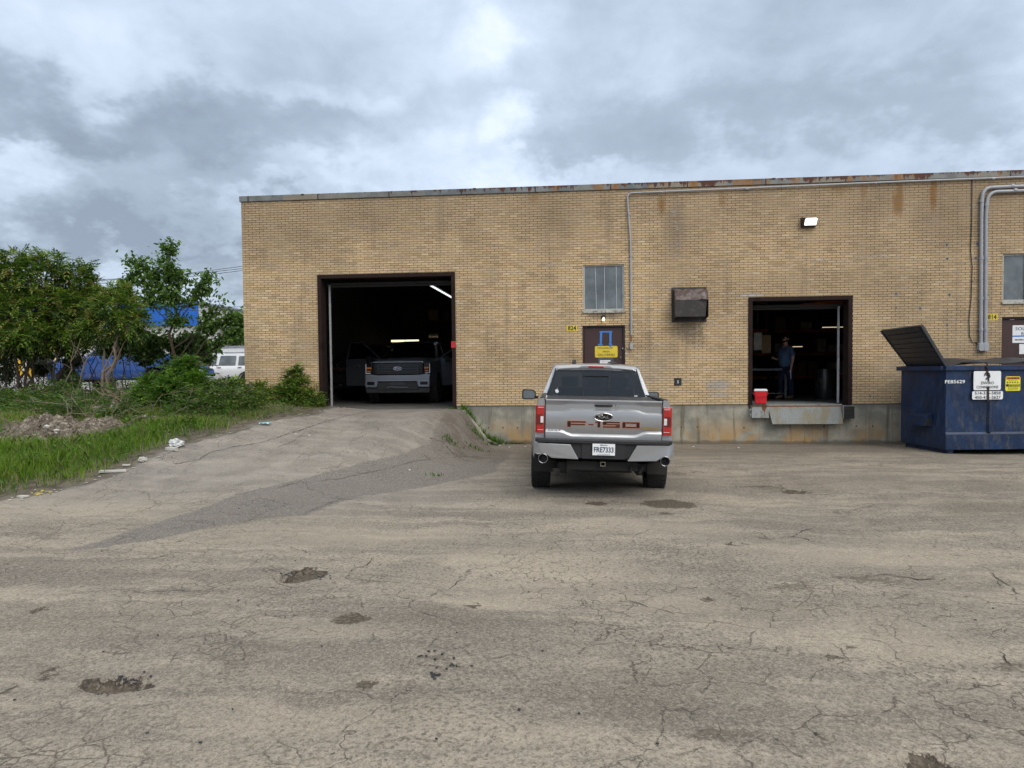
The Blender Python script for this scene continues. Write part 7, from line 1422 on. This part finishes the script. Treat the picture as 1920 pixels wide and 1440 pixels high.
# ------------------------------------------------------------------ across the street
def facade(name, label, px0, px1, y, ztop, mats, band=None, doors=()):
    a = at_y(px0, 700, y).x; c_ = at_y(px1, 700, y).x; T = thing(name, label, 'building', ((a+c_)/2, y+4, 1.2)); b = MB(); b.box(a, c_, y, y+10, 0, ztop); b.build('wall', mats[0], T, world=True)
    b = MB(); b.box(a-.2, c_+.2, y-.2, y+10.2, ztop, ztop+.15); b.build('roof', 'steel', T, world=True)
    if band: b = MB(); b.box(a-.15, c_+.15, y-.3, y-.001, band[0], band[1]); b.build('fascia', mats[1], T, world=True)
    for (q0, q1, z0, z1, mt, nm) in doors: b = MB(); xx0, xx1 = at_y(q0, 700, y).x, at_y(q1, 700, y).x; b.box(xx0, xx1, y-.05, y-.001, z0, z1); b.build(nm, mt, T, world=True)
    return T
zf = lambda py, y: at_y(200, py, y).z
Y1 = 34
facade('white_warehouse', 'white warehouse with a bright blue fascia band beyond the sumacs', -420, 372, Y1, zf(572, Y1)+.0, ['render_white', 'blue_metal'], (zf(613, Y1), zf(571, Y1)), [(60, 100, 1.6, 4.2, 'interior_dark', 'loading_door'), (-60, -10, 1.6, 4.2, 'interior_dark', 'loading_door'), (225, 262, zf(655, Y1), zf(632, Y1), 'glass_window', 'window')])
facade('low_white_building', 'low pale building with flat roof behind the white suv', 365, 430, 44, at_y(400, 622, 44).z, ['render_white'])
T = thing('box_trailer', 'white ribbed box trailer parked beyond the white suv', 'trailer', (*at_y(450, 700, 24).xy, 1.6)); x0 = at_y(415.5, 700, 24).x; z1 = at_y(440, 649, 24).z
b = MB(); b.box(x0, x0+6, 24, 26.4, z1-2.0, z1); b.build('box', 'paint_white', T, world=True); b = MB(); [b.box(x0+.25*k, x0+.25*k+.04, 23.975, 24-.001, z1-1.9, z1-.14) for k in range(1, 23)]; b.build('rib', 'paint_white', T, world=True); b = MB(); b.box(x0-.02, x0+6.02, 23.96, 24-.002, z1-.12, z1+.02); b.build('top_rail', 'steel', T, world=True)
b = MB(); [b.cyl((x0+1+k, 24.1, z1-2.5), (x0+1+k, 24.35, z1-2.5), .45, 18) for k in (0, 1.1, 3.8)]; b.box(x0+.2, x0+5.8, 24.2, 26.2, z1-2.25, z1-2.001); b.build('undercarriage', 'underbody', T, world=True)
for px, lab in ((13, 'leftmost yellow bollard behind the sumacs'), (38, 'second yellow bollard from the left behind the sumacs'), (55, 'third yellow bollard from the left behind the sumacs'), (104, 'yellow bollard nearest the blue pickup nose')):
    p = at_y(px, 700, 30); zz = street_z(p.x, 30); T = thing('bollard', lab, 'bollard', (p.x, 30, zz), group='yellow bollards before the warehouse'); b = MB(); b.cyl((0, 0, 0), (0, 0, 1.25), .13, 14); b.lathe([(.13, 1.25), (.10, 1.32), (0, 1.35)], 14, 'z'); b.build('post', 'bollard', T, smooth=40)
for px in (407, 323):
    p = at_y(px, 660, 36); b = MB(); b.cyl((p.x, 36, 1.6), (p.x, 36, at_y(px, 625 if px > 400 else 640, 36).z), .05, 8); tag(b.build('thin_post', 'paint_white'), 'thin white post '+('right of the dark round shrub' if px > 400 else 'half hidden by the dim shrub'), 'post')
def far_tree(lab, px, y, cl, n, seed, mat): return leafy(lab, (at_y(px, 700, y).x, y, street_z(at_y(px, 700, y).x, y)), cl, n, .34, mat, seed, name='far_tree', group='trees beyond the street', tr=.14, wfac=.75, nb=5, shell=.3)
far_tree('far green tree peeping out at the left corner of the brick building', 446, 38, [cz(446, 600, 38, 16, 22), cz(455, 625, 38, 22, 30), cz(430, 640, 38, 18, 26), cz(470, 610, 38, 20, 26)], 2600, 31, 'leaf_ash')
far_tree('far conical green tree rising over the blue fascia', 232, 46, [cz(232, 540, 46, 12, 16), cz(232, 565, 46, 20, 20), cz(205, 560, 46, 10, 14)], 1600, 32, 'leaf_ash')
for i, (pa, pb) in enumerate([((150, 522), (460, 494)), ((150, 527), (460, 502)), ((150, 519), (460, 498.5)), ((330, 566), (470, 571)), ((330, 572), (470, 577))]):
    y = 30; A_, B2 = at_y(*pa, y), at_y(*pb, y); B2 = A_+(B2-A_)*1.25; A2 = B2+(A_-B2)*(1.3 if i < 3 else 1.8); P = [A2.lerp(B2, k/16)-Vector((0, 0, .35*math.sin(math.pi*k/16))) for k in range(17)]; b = MB(); b.tube(P, .018, 4)
    tag(b.build('power_line', 'wire'), ['uppermost power line left of the building roof', 'lowest of the three power lines left of the building', 'middle of the three power lines left of the building', 'upper thin cable at mid height by the building corner', 'lower thin cable at mid height by the building corner'][i], 'cable')
# distant wooded horizon all round
r = np.random.default_rng(77); n = 26000; th = r.uniform(-math.pi, math.pi, n); R_ = r.uniform(150, 185, n); hh_ = 6+3.0*np.sin(th*9)+2*np.sin(th*23+1)+1.2*np.sin(th*57); zz = r.random(n)**.7*hh_*(.8+.2*r.random(n))
P = np.stack([np.sin(th)*R_, np.cos(th)*R_, zz+.5], -1); D = unit(r.normal(size=P.shape)); U = unit(r.normal(size=P.shape)); g = leaves('treeline', 'leaf_dark', P, D, U, 2.4, 2.0, r.random(n)); tag(g, 'far dark wooded horizon beyond the street', 'treeline', kind='stuff')
